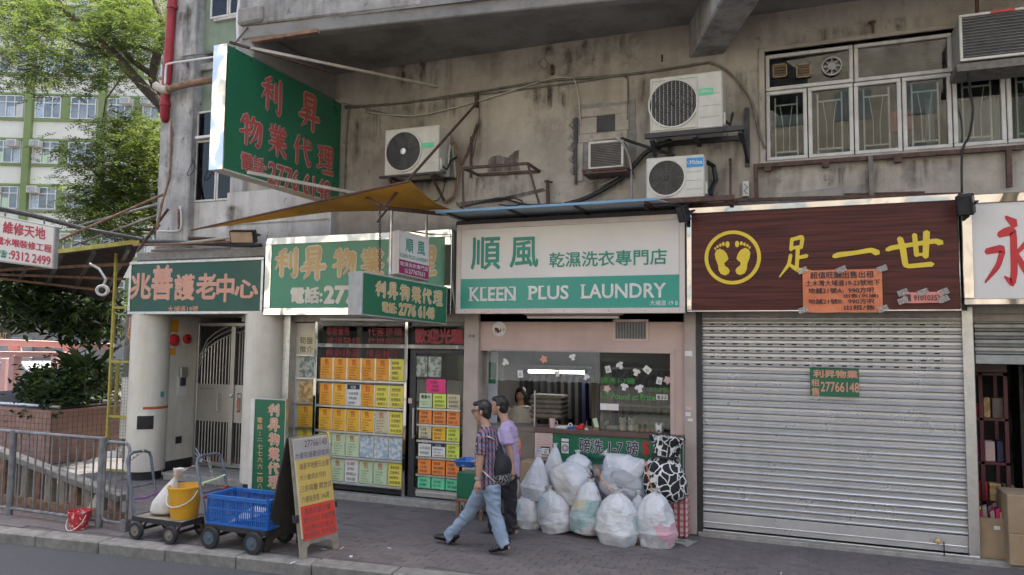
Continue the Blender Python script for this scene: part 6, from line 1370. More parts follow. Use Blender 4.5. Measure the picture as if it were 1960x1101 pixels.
brush_row(vs2, '利昇物業代理', [(Vector((W(513,z+22,YV).x,YV,W(524,z+24,YV).z)), W(535,z,YV).x-W(513,z,YV).x, W(524,z,YV).z-W(524,z+24,YV).z) for z in zc], (1,0,0), (0,0,1), 1.15, m['letcoral'], m['letcream'], 1.7)
q = MB()
for i, ch in enumerate('電話：二七七六六一四八'):
    z = 799+i*12.6; p = W(493,z+10,YV); w1 = W(503,z,YV).x-p.x
    if ch == '：':
        for dz in (2,7): MB.box(q, p.x+w1*.4,p.x+w1*.6,YV-.005,YV-.003,W(493,z+dz+2,YV).z,W(493,z+dz,YV).z)
        continue
    hh = W(493,z,YV).z-p.z
    if ch in '一二': put_text(q, ch, (p.x,YV,p.z+hh*.3), (1,0,0), (0,0,1), w1, hh*(.15 if ch == '一' else .5), off=.02, lift=.005)
    else: put_text(q, ch, (p.x,YV,p.z), (1,0,0), (0,0,1), w1, hh, off=.02, lift=.005)
q.build('lettering', m['letgold'], vs2, fix=False)
# ---- stool with green box and blue tray by the agency door
st = thing('stool', 'brown wooden stool standing by the agency door', 'stool', W(885,985,-.5)); sx0, sx1 = W(872,960,-.5).x, W(925,960,-.5).x; szt = W(880,954,-.5).z
MB().box(sx0,sx1,-.52,-.2,szt-.04,szt).build('seat', m['rustpipe'], st, bevel=.006)
for x in (sx0+.03,sx1-.03):
    for y in (-.49,-.23): MB().box(x-.02,x+.02,y-.02,y+.02,0,szt-.04).build('leg', m['rustpipe'], st)
gzt = W(880,905,-.5).z; gb = MB().box(sx0+.01,sx1-.03,-.5,-.22,szt+.001,gzt).build('box', m['green'], None, bevel=.008); tag(gb, 'green box standing on the brown stool behind the walking men', 'box')
tr = thing('tray', 'shallow blue plastic tray beside the hand of the man in the plaid shirt', 'tray', W(890,880,-.5)); p = W(892,892,-1.45)
q = MB(); x0,x1,y0,y1,z0,z1 = p.x-.09,p.x+.16,-1.6,-1.3,p.z+.005,p.z+.075
q.add([(x0+.03,y0+.03,z0),(x1-.03,y0+.03,z0),(x1-.03,y1-.03,z0),(x0+.03,y1-.03,z0),(x0,y0,z1),(x1,y0,z1),(x1,y1,z1),(x0,y1,z1)], [(0,1,2,3),(0,4,5,1),(1,5,6,2),(2,6,7,3),(3,7,4,0)]); o = q.build('body', m['blue'], tr); mdd = o.modifiers.new('t','SOLIDIFY'); mdd.thickness = .006
MB().tube([(x0,y0,z1),(x1,y0,z1),(x1,y1,z1),(x0,y1,z1),(x0,y0,z1)], .008, 5).build('rim', m['blue'], tr)
# ================================================================== LAUNDRY BAGS
def bagmat(name, base, patches, sc=5.0, seed=0.0, gloss=.28, white=.55):
    mt = bpy.data.materials.new(name); mt.use_nodes = True; n = mt.node_tree.nodes; L = mt.node_tree.links; p = n['Principled BSDF']; p.inputs['Roughness'].default_value = gloss
    geo = n.new('ShaderNodeNewGeometry'); mp = n.new('ShaderNodeMapping'); mp.inputs['Location'].default_value = (seed,seed*2,seed*3); mp.inputs['Scale'].default_value = (.8,.8,1.7); L.new(geo.outputs['Position'], mp.inputs[0])
    vo = n.new('ShaderNodeTexVoronoi'); vo.inputs['Scale'].default_value = sc; nz = n.new('ShaderNodeTexNoise'); nz.inputs['Scale'].default_value = 4; L.new(mp.outputs[0], nz.inputs[0])
    vm = n.new('ShaderNodeVectorMath'); vm.operation = 'MULTIPLY_ADD'; vm.inputs[1].default_value = (.35,.35,.35); L.new(nz.outputs['Color'], vm.inputs[0]); L.new(mp.outputs[0], vm.inputs[2]); L.new(vm.outputs[0], vo.inputs[0])
    cr_ = n.new('ShaderNodeValToRGB'); cr_.color_ramp.interpolation = 'CONSTANT'; sx = n.new('ShaderNodeSeparateColor'); L.new(vo.outputs['Color'], sx.inputs[0]); L.new(sx.outputs[0], cr_.inputs[0])
    cols = [base]+patches; e = cr_.color_ramp.elements
    while len(e) < len(cols): e.new(.5)
    for i, c in enumerate(cols): e[i].position = i/len(cols); e[i].color = tuple(c)+(1,)
    mx = n.new('ShaderNodeMix'); mx.data_type = 'RGBA'; mx.inputs['Factor'].default_value = white; mx.inputs['B'].default_value = (.78,.8,.82,1); L.new(cr_.outputs[0], mx.inputs['A']); L.new(mx.outputs['Result'], p.inputs['Base Color']); p.inputs['Coat Weight'].default_value = .35; p.inputs['Coat Roughness'].default_value = .18; p.inputs['Roughness'].default_value = .38; tr = n.new('ShaderNodeBsdfTranslucent'); L.new(mx.outputs['Result'], tr.inputs[0]); ms = n.new('ShaderNodeMixShader'); ms.inputs[0].default_value = .22; L.new(p.outputs[0], ms.inputs[1]); L.new(tr.outputs[0], ms.inputs[2]); L.new(ms.outputs[0], n['Material Output'].inputs[0])
    w2 = n.new('ShaderNodeTexNoise'); w2.inputs['Scale'].default_value = 8.5; w2.inputs['Detail'].default_value = 2.5; w2.inputs['Distortion'].default_value = 1.0; L.new(mp.outputs[0], w2.inputs[0]); bp = n.new('ShaderNodeBump'); bp.inputs['Strength'].default_value = .5; bp.inputs['Distance'].default_value = .03; L.new(w2.outputs[0], bp.inputs['Height']); L.new(bp.outputs[0], p.inputs['Normal'])
    return mt
W_ = (.76,.77,.78); BLU = (.42,.52,.63); PNK = (.68,.22,.3); TEA = (.26,.5,.5); GRY = (.52,.53,.56); CRM = (.7,.65,.53); YEL = (.68,.62,.3)
def bag(label, px0, py0, px1, py1, Y, pal, tilt=0.0, neck=.18, fat=.62, seed=0, mat=None, top=0.0, name='laundry_bag', cat='laundry bag', amp=.16, white=.5, flatb=True, neckr=.1, cone=0.0):
    a = W(px0,(py0+py1)/2,Y); b = W(px1,(py0+py1)/2,Y); zt = W((px0+px1)/2,py0,Y).z; zb = W((px0+px1)/2,py1,Y).z
    wd = (b.x-a.x)/2; ht = zt-zb; c = Vector(((a.x+b.x)/2, Y, zb)); N, K = 44, 48; q = MB(); vs_ = []; fs = []
    t = thing(name, label, cat, c); ct, s_ = math.cos(tilt), math.sin(tilt)
    body = 1-neck
    for i in range(N+1):
        t_ = i/N
        if t_ <= body:
            s2 = t_/body; rr = (1-abs(2*(s2**.85)-1)**3.2)**.55*(1-.1*s2) if s2 < 1 else .0
            if cone and s2 > .3: rr *= 1-cone*((s2-.3)/.7)**.9
            if flatb and s2 < .3: rr = max(rr, .76+.24*min(1, s2/.3)**.6)
            rr = max(rr, neckr if s2 > .5 else .62 if (flatb and i == 0) else .02)
        else: rr = neckr+.13*((t_-body)/neck)**1.5
        for j in range(K):
            th = 2*math.pi*j/K; d = Vector((math.cos(th)*1.6, math.sin(th)*1.6, t_*2.4))
            f = 1+amp*mnoise.noise(d*1.1+Vector((seed*7.1,0,0)))+.07*mnoise.noise(d*3.1+Vector((seed,5,0)))+(.05*math.cos(9*th+seed+3*mnoise.noise(d))+.035*math.cos(15*th+2*seed))*max(0, (t_/body-.45))*2*(1 if t_ < body else 2)-.1*abs(mnoise.noise(d*1.6+Vector((seed*3.3,2,1))))-.035*abs(mnoise.noise(d*3.7+Vector((seed*1.3,7,1))))+.05
            x = wd*rr*f*math.cos(th); y = wd*fat*1.15*rr*f*math.sin(th); z = ht*t_*(1+.03*mnoise.noise(d*2))
            x += top*wd*t_**2
            vs_.append((c.x+x*ct+(z-ht/2)*s_, c.y+y+.0, c.z+ht/2+(z-ht/2)*ct-x*s_))
    for i in range(N):
        for j in range(K): j2 = (j+1) % K; fs.append((i*K+j,i*K+j2,(i+1)*K+j2,(i+1)*K+j))
    fs.append(tuple(range(K-1,-1,-1))); fs.append(tuple(N*K+j for j in range(K))); q.add(vs_, fs)
    q.build('bag', mat or bagmat('clear_plastic_laundry', W_, pal, random.uniform(2.6,3.8), seed*1.7, white=white), t, smooth=2)
    zk = body*ht-ht/2; kx = top*wd*body**2; kc = Vector((c.x+kx*ct+zk*s_, c.y, c.z+ht/2+zk*ct-kx*s_)); ax = Vector((s_,0,ct))
    MB().lathe(kc-ax*.012, [(wd*neckr*1.1+.004,0),(wd*neckr*1.25+.006,.012),(wd*neckr*1.1+.004,.024)], 12, ax).build('tie', m['letcream'] if mat is None else m['ink'], t)
    return t
bag('tall pointed clear bag of pale blue laundry, upper left of the pile', 1001,858,1058,956,-.5,[BLU,W_,GRY],.08,.14,.7,1,white=.62,cone=.72)
bag('tall clear bag standing behind at the counter, second from left at the top', 1040,848,1084,928,-.3,[W_,CRM,W_],.02,.08,.7,2,white=.68,cone=.6)
bag('small rounded clear bag of white laundry below the green banner', 1082,862,1132,915,-.28,[W_,W_],-.05,.14,.75,3,white=.7)
bag('large pale grey bag with a pointed left corner, uppermost in the middle', 1134,856,1232,936,-.36,[GRY,W_],-.75,.1,.6,4,white=.6,neckr=.06,cone=.6)
bag('squat dark grey bag of laundry resting on the lower bags in the middle', 1150,890,1240,960,-.44,[GRY,(.3,.31,.33),GRY],.25,.05,.7,5,white=.25,flatb=False)
bag('big tilted bag of cream and white laundry lying across the left of the pile', 1056,886,1150,964,-.46,[CRM,W_,CRM],.85,.08,.68,6,white=.45,flatb=False)
bag('lowest leftmost clear bag of white and yellow laundry on the pavement', 989,938,1040,1012,-.52,[W_,YEL,BLU],-.02,.07,.75,7,white=.5,cone=.15)
bag('plump bag with teal cloth on the pavement, second from left in the bottom row', 1026,930,1094,1018,-.62,[TEA,W_,GRY,W_],-.22,.1,.7,8,white=.42,cone=.2)
bag('bag with pink and yellow cloth on the pavement in the middle of the bottom row', 1093,914,1157,1020,-.68,[PNK,W_,YEL,TEA],.12,.06,.7,9,white=.36,cone=.35)
bag('narrow grey bag wedged between the two front bags', 1202,938,1242,1038,-.62,[GRY,BLU],.0,.12,.8,10,white=.45)
bag('front bag of white and grey laundry with a knotted top and dark label', 1140,934,1224,1042,-.82,[W_,GRY,TEA,W_],.02,.1,.68,11,white=.45,cone=.15)
bag('front right bag with pink cloth showing through clear plastic', 1216,936,1294,1046,-.74,[PNK,GRY,W_,GRY],-.04,.07,.68,12,white=.36,cone=.15)
def giraffe():
    mt = bpy.data.materials.new('giraffe_print_cloth'); mt.use_nodes = True; n = mt.node_tree.nodes; L = mt.node_tree.links; p = n['Principled BSDF']; p.inputs['Roughness'].default_value = .85
    geo = n.new('ShaderNodeNewGeometry'); nz = n.new('ShaderNodeTexNoise'); nz.inputs['Scale'].default_value = 6; L.new(geo.outputs['Position'], nz.inputs[0]); vm = n.new('ShaderNodeVectorMath'); vm.operation = 'MULTIPLY_ADD'; vm.inputs[1].default_value = (.12,.12,.12); L.new(nz.outputs['Color'], vm.inputs[0]); L.new(geo.outputs['Position'], vm.inputs[2])
    vo = n.new('ShaderNodeTexVoronoi'); vo.feature = 'DISTANCE_TO_EDGE'; vo.inputs['Scale'].default_value = 10; L.new(vm.outputs[0], vo.inputs[0]); mr = n.new('ShaderNodeMapRange'); mr.inputs['From Min'].default_value = .055; mr.inputs['From Max'].default_value = .085; L.new(vo.outputs[0], mr.inputs[0])
    mx = n.new('ShaderNodeMix'); mx.data_type = 'RGBA'; mx.inputs['A'].default_value = (.7,.69,.66,1); mx.inputs['B'].default_value = (.016,.016,.018,1); L.new(mr.outputs[0], mx.inputs['Factor']); L.new(mx.outputs['Result'], p.inputs['Base Color']); return mt
gm_ = giraffe()
gt = bag('bulky black and white giraffe-patterned cloth bag tied near the top, right of the pile', 1226,835,1318,962,-.34,None,.08,.3,.7,13,gm_,0,'cloth_bag','cloth bag',.2,flatb=False,neckr=.45)
def plaid(name, c1, c2, c3, sc, wt=.32):
    mt = bpy.data.materials.new(name); mt.use_nodes = True; n = mt.node_tree.nodes; L = mt.node_tree.links; p = n['Principled BSDF']; p.inputs['Roughness'].default_value = .85
    geo = n.new('ShaderNodeNewGeometry'); sp = n.new('ShaderNodeSeparateXYZ'); L.new(geo.outputs['Position'], sp.inputs[0])
    ad = n.new('ShaderNodeMath'); ad.operation = 'MULTIPLY_ADD'; ad.inputs[1].default_value = .8; L.new(sp.outputs['Y'], ad.inputs[0]); L.new(sp.outputs['X'], ad.inputs[2])
    outs = []
    for src, ph in ((ad.outputs[0],0),(sp.outputs['Z'],.3)):
        a = n.new('ShaderNodeMath'); a.operation = 'MULTIPLY_ADD'; a.inputs[1].default_value = sc; a.inputs[2].default_value = ph; L.new(src, a.inputs[0]); fr = n.new('ShaderNodeMath'); fr.operation = 'FRACT'; L.new(a.outputs[0], fr.inputs[0])
        lt = n.new('ShaderNodeMath'); lt.operation = 'LESS_THAN'; lt.inputs[1].default_value = wt; L.new(fr.outputs[0], lt.inputs[0]); outs.append(lt.outputs[0])
    m1 = n.new('ShaderNodeMix'); m1.data_type = 'RGBA'; m1.inputs['A'].default_value = c1+(1,); m1.inputs['B'].default_value = c2+(1,); L.new(outs[0], m1.inputs['Factor'])
    hf = n.new('ShaderNodeMath'); hf.operation = 'MULTIPLY'; hf.inputs[1].default_value = .6; L.new(outs[1], hf.inputs[0]); m2 = n.new('ShaderNodeMix'); m2.data_type = 'RGBA'; L.new(m1.outputs['Result'], m2.inputs['A']); m2.inputs['B'].default_value = c3+(1,); L.new(hf.outputs[0], m2.inputs['Factor']); L.new(m2.outputs['Result'], p.inputs['Base Color']); return mt
pb = thing('plaid_bag', 'red and white plaid woven bag under the giraffe-patterned bag', 'bag', W(1300,1028,-.2)); a0 = WR(1276,945,1317,1030,-.28)
MB().box(a0[0],a0[1],-.3,-.08,.0,a0[3]).build('bag', plaid('red_plaid',(.55,.5,.48),(.42,.06,.07),(.4,.05,.06),14,.45), pb, bevel=.03)
# orange chain rope over the bags
m['orangeplastic'] = M('orange_plastic',(.8,.27,.03),None,9,.4)
for ci, pts in enumerate(([(1140,893,-.7),(1146,905,-.78),(1150,918,-.8),(1160,930,-.85),(1172,940,-.9)],[(1235,882,-.62),(1239,900,-.66),(1243,920,-.7),(1248,938,-.78)])):
    q = MB(); P = [W(*p) for p in pts]
    for a, b in zip(P[:-1], P[1:]):
        for k in range(3):
            c = a.lerp(b, (k+.5)/3); d = (b-a).normalized(); e = d.orthogonal() if k % 2 else d.cross(d.orthogonal()); q.tube([c+d*(.017*math.cos(i*math.pi/4))+e*(.012*math.sin(i*math.pi/4)) for i in range(9)], .0035, 4, False)
    tag(q.build('plastic_chain', m['orangeplastic'], None), 'orange plastic chain draped over the laundry bags, '+('left length over the grey bag','right length beside the giraffe-patterned bag')[ci], 'chain')
p0 = [G(1278,1034),G(1300,1032),G(1337,1037),G(1315,1048)]; q = MB(); q.prism([(p.x,p.y) for p in p0],(0,0,.003),(1,0,0),(0,1,0),(0,0,.006)); tag(q.build('newspaper', m['photo'], None), 'folded printed sheet lying on the pavement by the front right bag', 'paper')
q = MB(); c = W(1010,905,-.2); tag(MB().box(W(1003,900,-.2).x,W(1040,900,-.2).x,-.35,-.08,.0,W(1010,880,-.2).z).build('carton', m['card'], None, bevel=.01), 'cardboard carton standing behind the left laundry bags', 'carton')
for i, (px, py, lb) in enumerate(((983,930,'upper'),(985,965,'lower'))):
    bag('small white plastic bag against the counter behind the walking men, %s of two' % lb, px-12,py-22,px+14,py+24,-.25,[W_],.1*i,.1,.6,20+i,white=.7,flatb=True)
# ================================================================== COUNTER ITEMS
CZ = 1.2
def item(name, label, cat, px, Y, build):
    c = W(px, 815, Y); c = Vector((c.x, Y, CZ+.001)); t = thing(name, label, cat, c); build(t, c); return t
item('cup','pink plastic cup at the left end of the laundry counter','cup',1057,.02,lambda t,c:(MB().lathe(c,[(.036,0),(.042,.12),(.038,.12),(.034,.01)],18).build('body',m['letpink'],t,smooth=True),MB().tube([c+Vector((.04,0,.09)),c+Vector((.075,0,.08)),c+Vector((.07,0,.04)),c+Vector((.038,0,.03))],.006,5).build('handle',m['letpink'],t)))
item('papers','small pile of papers on the laundry counter','papers',1073,.08,lambda t,c:(MB().box(c.x-.07,c.x+.1,c.y-.06,c.y+.08,c.z,c.z+.012).build('sheet',m['paper'],t),MB().box(c.x-.05,c.x+.12,c.y-.05,c.y+.09,c.z+.013,c.z+.02).build('sheet',m['white'],t)))
item('tape_dispenser','blue and white tape dispenser on the laundry counter','dispenser',1093,.02,lambda t,c:(MB().box(c.x-.04,c.x+.05,c.y-.02,c.y+.02,c.z,c.z+.03).build('base',m['blue'],t,bevel=.006),MB().ring((c.x-.01,c.y-.01,c.z+.045),.03,.012,.02,(0,1,0),16).build('roll',m['white'],t)))
item('red_box','small red stapler box on the laundry counter','box',1110,.02,lambda t,c:(MB().box(c.x-.055,c.x+.05,c.y-.03,c.y+.03,c.z,c.z+.04).build('body',m['redp'],t,bevel=.008),MB().box(c.x+.0,c.x+.06,c.y-.02,c.y+.02,c.z+.04,c.z+.07).build('top',m['redp'],t,bevel=.005)))
item('card_spike','silver receipt spike on the laundry counter','receipt spike',1123,.02,lambda t,c:(MB().lathe(c,[(.03,0),(.028,.012),(.006,.018)],16).build('base',m['steel'],t,smooth=True),MB().cyl(c+Vector((0,0,.015)),c+Vector((0,0,.12)),.004,.002,6).build('spike',m['steel'],t)))
item('card_holder','brown card holder with a green card on the laundry counter','card holder',1141,.03,lambda t,c:(MB().lathe(c,[(.05,0),(.045,.02),(.02,.035)],16).build('base',m['rustpipe'],t,smooth=True),MB().obox(c+Vector((-.005,0,.09)),(.028,0,.008),(0,.003,0),(-.016,0,.06)).build('card',m['pgreen'],t)))
item('vase','greenish ceramic gourd vase on the laundry counter behind the glass','vase',1154,.16,lambda t,c:MB().lathe(c,[(.05,0),(.065,.05),(.045,.11),(.03,.14),(.035,.17),(.018,.2),(.02,.22)],18).build('body',m['ply'],t,smooth=True))
item('telephone','white desk telephone on the laundry counter','telephone',1174,.16,lambda t,c:(MB().box(c.x-.09,c.x+.08,c.y-.07,c.y+.07,c.z,c.z+.05).build('body',m['letcream'],t,bevel=.015),MB().tube([c+Vector((-.1,-.03,.06)),c+Vector((-.085,-.03,.09)),c+Vector((-.05,-.03,.1))],[.028,.022,.03],8).build('handset',m['white'],t,smooth=True),MB().lathe(c+Vector((.03,-.071,.03)),[(.028,0),(.026,.006)],14,(0,-1,0)).build('dial',m['white'],t)))
def cat_fig(tint):
    def f(t, c):
        MB().lathe(c,[(.042,0),(.052,.03),(.045,.075),(.03,.09)],20).build('body',m[tint],t,smooth=True); q = MB(); lump(q,(c.x,c.y,c.z+.125),.052,.045,.045,12,16,.0); h = q.build('head',m[tint],t,smooth=2)
        for s_ in (-1,1):
            MB().lathe((c.x+s_*.032,c.y,c.z+.155),[(.017,0),(.003,.03)],8).build('ear',m['letcoral' if s_ > 0 else tint],t); MB().lathe((c.x+s_*.016,c.y-.043,c.z+.132),[(.006,0),(.003,.004)],8,(0,-1,0)).build('eye',m['ink'],t)
        MB().lathe((c.x+.0,c.y-.048,c.z+.04),[(.014,0),(.01,.006)],10,(0,-1,0)).build('coin',m['letgold'],t)
    return f
item('cat_figurine','cream ceramic cat figurine, left of the pair on the counter','figurine',1192,.1,cat_fig('letcream')); item('cat_figurine','white ceramic cat figurine, right of the pair on the counter','figurine',1209,.1,cat_fig('white'))
item('figurine','tiny cream figurine right of the cat figurines','figurine',1219,.1,lambda t,c:(MB().lathe(c,[(.03,0),(.035,.03),(.02,.06)],14).build('body',m['beigecard'],t,smooth=True),MB().lathe(c+Vector((0,0,.055)),[(.02,0),(.026,.02),(.012,.045)],14).build('head',m['beigecard'],t,smooth=True)))
for k, px in enumerate((1230,1240,1250)):
    item('trophy','small gold trophy on a brown base, %s of the three on the counter' % ('left','middle','right')[k],'trophy',px,.12,lambda t,c:(MB().box(c.x-.026,c.x+.026,c.y-.026,c.y+.026,c.z,c.z+.045).build('base',m['letcoral'],t,bevel=.004),MB().lathe(c+Vector((0,0,.046)),[(.02,0),(.006,.015),(.01,.04),(.022,.06),(.012,.085),(.004,.1)],14).build('cup',m['letgold'],t,smooth=True)))
item('crown_pot','white ceramic pot shaped like a crown at the right end of the counter','pot',1262,.1,lambda t,c:(MB().lathe(c,[(.05,0),(.062,.04),(.06,.1),(.05,.1),(.05,.03)],22).build('body',m['white'],t,smooth=True),[MB().lathe(c+Vector((.054*math.cos(a),.054*math.sin(a),.095)),[(.014,0),(.003,.04)],7).build('point',m['white'],t) for a in [i*math.pi/3 for i in range(6)]],MB().lathe(c+Vector((0,-.06,.03)),[(.016,0),(.01,.004)],10,(0,-1,0)).build('badge',m['dark'],t)))
pr_ = MB().box(W(1152,800,.14).x,W(1278,800,.14).x,.08,.3,CZ-.001,CZ+.0008); tag(pr_.build('display_cloth', m['greysheet'], None), 'pale cloth strip under the figurines on the laundry counter', 'cloth')
# ================================================================== PEOPLE
def fuse(name, prims, mat, parent, vox=.009, smooth_it=4, wr=0.0, wsc=(9,9,16)):
    q = MB()
    for p in prims: p(q)
    me = bpy.data.meshes.new('tmp'); me.from_pydata([tuple(v) for v in q.v], [], q.f); o = bpy.data.objects.new('tmp', me); COL.objects.link(o)
    bm = bmesh.new(); bm.from_mesh(me); bmesh.ops.recalc_face_normals(bm, faces=bm.faces); bm.to_mesh(me); bm.free()
    r = o.modifiers.new('r','REMESH'); r.mode = 'VOXEL'; r.voxel_size = vox; s_ = o.modifiers.new('s','SMOOTH'); s_.factor = .5; s_.iterations = smooth_it
    em = bpy.data.meshes.new_from_object(o.evaluated_get(bpy.context.evaluated_depsgraph_get())); bpy.data.objects.remove(o); bpy.data.meshes.remove(me)
    v = np.empty(len(em.vertices)*3); em.vertices.foreach_get('co', v); v = v.reshape(-1,3)
    if wr:
        nv = np.empty(len(em.vertices)*3); em.vertices.foreach_get('normal', nv); nv = nv.reshape(-1,3)
        dsp = np.array([.5-abs(mnoise.noise((p[0]*wsc[0]+2*p[2],p[1]*wsc[1],p[2]*wsc[2]+5*p[0])))*1.6+.5*mnoise.noise((p[0]*5,p[1]*5,p[2]*5)) for p in v]); v = v+nv*(dsp*wr)[:,None]
    c = Vector((v.min(0)+v.max(0))/2); v -= np.array(c); em.vertices.foreach_set('co', v.ravel()); em.name = name
    em.materials.clear(); em.materials.append(mat); em.polygons.foreach_set('use_smooth', [True]*len(em.polygons)); em.update()
    return link_mesh(name, em, c, parent)
def limb(pts, rads, n=14):       # rads: r or (r_side, r_front) ; cross-section oriented with the Y axis as side
    def f(q):
        P = [Vector(p) for p in pts]; vs_ = []; fs = []
        for i, p in enumerate(P):
            t = (P[min(len(P)-1,i+1)]-P[max(0,i-1)]).normalized(); sd_ = Vector((0,1,0)); sd_ = (sd_-t*sd_.dot(t)).normalized(); fr = t.cross(sd_); r = rads[i]; a, b = r if isinstance(r, tuple) else (r, r)
            for k in range(n):
                th = 2*math.pi*k/n; vs_.append(p+sd_*a*math.cos(th)+fr*b*math.sin(th))
        for i in range(len(P)-1):
            for k in range(n): k2 = (k+1) % n; fs.append((i*n+k,i*n+k2,(i+1)*n+k2,(i+1)*n+k))
        fs.append(tuple(range(n-1,-1,-1))); fs.append(tuple((len(P)-1)*n+k for k in range(n))); q.add(vs_, fs)
    return f
def ball(c, rx, ry=None, rz=None, rot=0):
    def f(q):
        n, k = 12, 16; ry2 = ry or rx; rz2 = rz or rx; cs, sn = math.cos(rot), math.sin(rot); vs_ = []; fs = []
        for i in range(n+1):
            ph = math.pi*i/n
            for j in range(k):
                th = 2*math.pi*j/k; x, y, z = rx*math.sin(ph)*math.cos(th), ry2*math.sin(ph)*math.sin(th), -rz2*math.cos(ph); vs_.append((c[0]+x*cs+z*sn, c[1]+y, c[2]-x*sn+z*cs))
        for i in range(n):
            for j in range(k): j2 = (j+1) % k; fs.append((i*k+j,i*k+j2,(i+1)*k+j2,(i+1)*k+j))
        q.add(vs_, fs)
    return f
def V3(p): return W(*p)
def interp(a, b, f): return Vector(a).lerp(Vector(b), f)
def head_prims(c, pitch=0):      # head facing -X, centre c
    h = lambda x, y, z: (c.x+x*math.cos(pitch)+z*math.sin(pitch), c.y+y, c.z-x*math.sin(pitch)+z*math.cos(pitch))
    return [ball(h(.012,0,.03), .098,.076,.09), ball(h(-.035,0,-.02), .058,.058,.085), ball(h(-.05,0,-.085), .035,.038,.028), limb([h(-.09,0,.02),h(-.113,0,-.018),h(-.095,0,-.03)],[.009,.014,.012],8),
            ball(h(-.083,0,.033), .018,.05,.012), ball(h(-.088,0,-.05), .014,.026,.008), ball(h(-.088,0,-.064), .012,.022,.007), ball(h(.02,-.078,-.012), .02,.009,.032), ball(h(.02,.078,-.012), .02,.009,.032)], h
def hand(wrist, tip_dir, palm_n, s=1.0, curl=.35):
    """palm plus four unequal bent fingers and a thumb leaving the side of the palm"""
    w0 = Vector(wrist); d = Vector(tip_dir).normalized(); n_ = Vector(palm_n); n_ = (n_-d*n_.dot(d)).normalized(); sd_ = d.cross(n_); P = []
    P.append(limb([w0-d*.02, w0+d*.03*s, w0+d*.085*s],[.024*s,.032*s,.034*s],10))
    for k, L in enumerate((.066,.075,.07,.055)):
        b = w0+d*.082*s+sd_*((k-1.5)*.019*s); e1 = b+d*L*.5*s+n_*L*.12*s; e2 = e1+(d*math.cos(curl*2)+n_*math.sin(curl*2))*L*.5*s; P.append(limb([b-d*.02*s,e1,e2],[.0095*s,.009*s,.0078*s],8))
    b = w0+d*.03*s+sd_*(-.028*s); P.append(limb([b, b-sd_*.022*s+d*.03*s+n_*.012*s, b-sd_*.024*s+d*.062*s+n_*.02*s],[.013*s,.011*s,.009*s],8)); return P
def hair_prims(h, back=.0, thick=1.0):
    return [ball(h(.035,0,.052), .092,.083,.082), ball(h(.062,0,.0), .056,.074,.09), ball(h(-.018,0,.088), .075,.07,.036), ball(h(.07,0,-.05), .035,.055,.05), limb([h(.005,-.074,.03),h(.012,-.079,-.02)],[.014,.007],8), limb([h(.005,.074,.03),h(.012,.079,-.02)],[.014,.007],8)]
def man(label, hd, head_pitch, sh, hip, nsh, nel, nwr, nhd, fsh, fel, fwr, fhd, flegs, nlegs, shirt_mat, trouser_mat, sleeve_n, sleeve_f, shoe_n, shoe_f, bottom_lift):
    t = thing('person', label, 'person', (hip.x, hip.y, 0))
    hp, h = head_prims(hd, head_pitch); body = list(hp)
    neck = interp(hd, sh, .55); body += [limb([hd+Vector((.025,0,-.05)), neck+Vector((.01,0,0)), sh+Vector((.0,0,-.01))],[.052,.054,.07])]
    body += [limb([sh+Vector((0,0,.0)), interp(sh,hip,.25), interp(sh,hip,.6), hip],[(.13,.08),(.16,.1),(.14,.095),(.14,.1)])]
    for a, b, c, d, pn in ((nsh,nel,nwr,nhd,(-1,.3,0)),(fsh,fel,fwr,fhd,(0,-.4,1))):
        body += [limb([a, interp(a,b,.5), b, interp(b,c,.35), c],[.05,.046,.038,.037,.026])]; body += hand(c, d-c, pn, 1.0)
    for L in (flegs, nlegs): body += [limb([L[0],interp(L[0],L[1],.5),L[1],interp(L[1],L[2],.4),L[2]],[.08,.07,.05,.048,.035]), limb([L[2],L[3]],[.035,.03])]
    fuse('body', body, m['skin'], t, .0085, 3)
    fuse('hair', hair_prims(h), m['hair'], t, .008, 2, .007, (40,40,14))
    for s_ in (-1,1): MB().lathe(h(-.079,s_*.03,.012),[(.011,0),(.008,.006)],10,(-1,s_*.3,0)).build('eye', m['ink'], t)
    up = interp(sh, hip, 1.06)
    shirt = [limb([sh+Vector((-.01,0,.075)), sh+Vector((-.005,0,.045)), sh+Vector((0,0,-.01)), interp(sh,hip,.25), interp(sh,hip,.6), up],[(.06,.062),(.085,.075),(.165,.1),(.19,.128),(.178,.128),(.178,.14)],20), ball(nsh,.066), ball(fsh,.066)]
    for a, b, f in ((nsh,nel,sleeve_n),(fsh,fel,sleeve_f)): shirt.append(limb([interp(sh,a,.6), a, interp(a,b,f*.6), interp(a,b,f)],[.075,.068,.066,.07]))
    fuse('shirt', shirt, shirt_mat, t, .011, 4, .016)
    tr_ = [limb([interp(sh,hip,.9), hip, hip+Vector((0,0,-.08))],[(.15,.11),(.165,.125),(.155,.12)],18)]
    for L in (flegs, nlegs): tr_.append(limb([L[0]+Vector((0,0,.02)),interp(L[0],L[1],.45),L[1],interp(L[1],L[2],.5),L[2],interp(L[2],L[3],.55)],[.1,.092,.074,.072,.07,.074]))
    fuse('trousers', tr_, trouser_mat, t, .011, 4, .017, (8,8,13))
    for L, sm in ((flegs,shoe_f),(nlegs,shoe_n)):
        heel, toe = Vector(L[3]), Vector(L[4]); d = (toe-heel).normalized(); up_ = Vector((0,1,0)).cross(d); up_ = up_ if up_.z > 0 else -up_
        fuse('shoe', [limb([heel-d*.01+up_*.035, interp(heel,toe,.3)+up_*.045, interp(heel,toe,.7)+up_*.035, toe-d*.02+up_*.028, toe+up_*.024],[(.04,.04),(.042,.048),(.046,.036),(.042,.028),(.025,.02)]), limb([heel+up_*.06,heel+up_*.1],[.045,.045]), limb([heel+d*.0+up_*.012,heel+d*.06+up_*.012],[(.038,.012),(.038,.012)])], sm, t, .008, 2)
    return t, h
Ym = -1.75
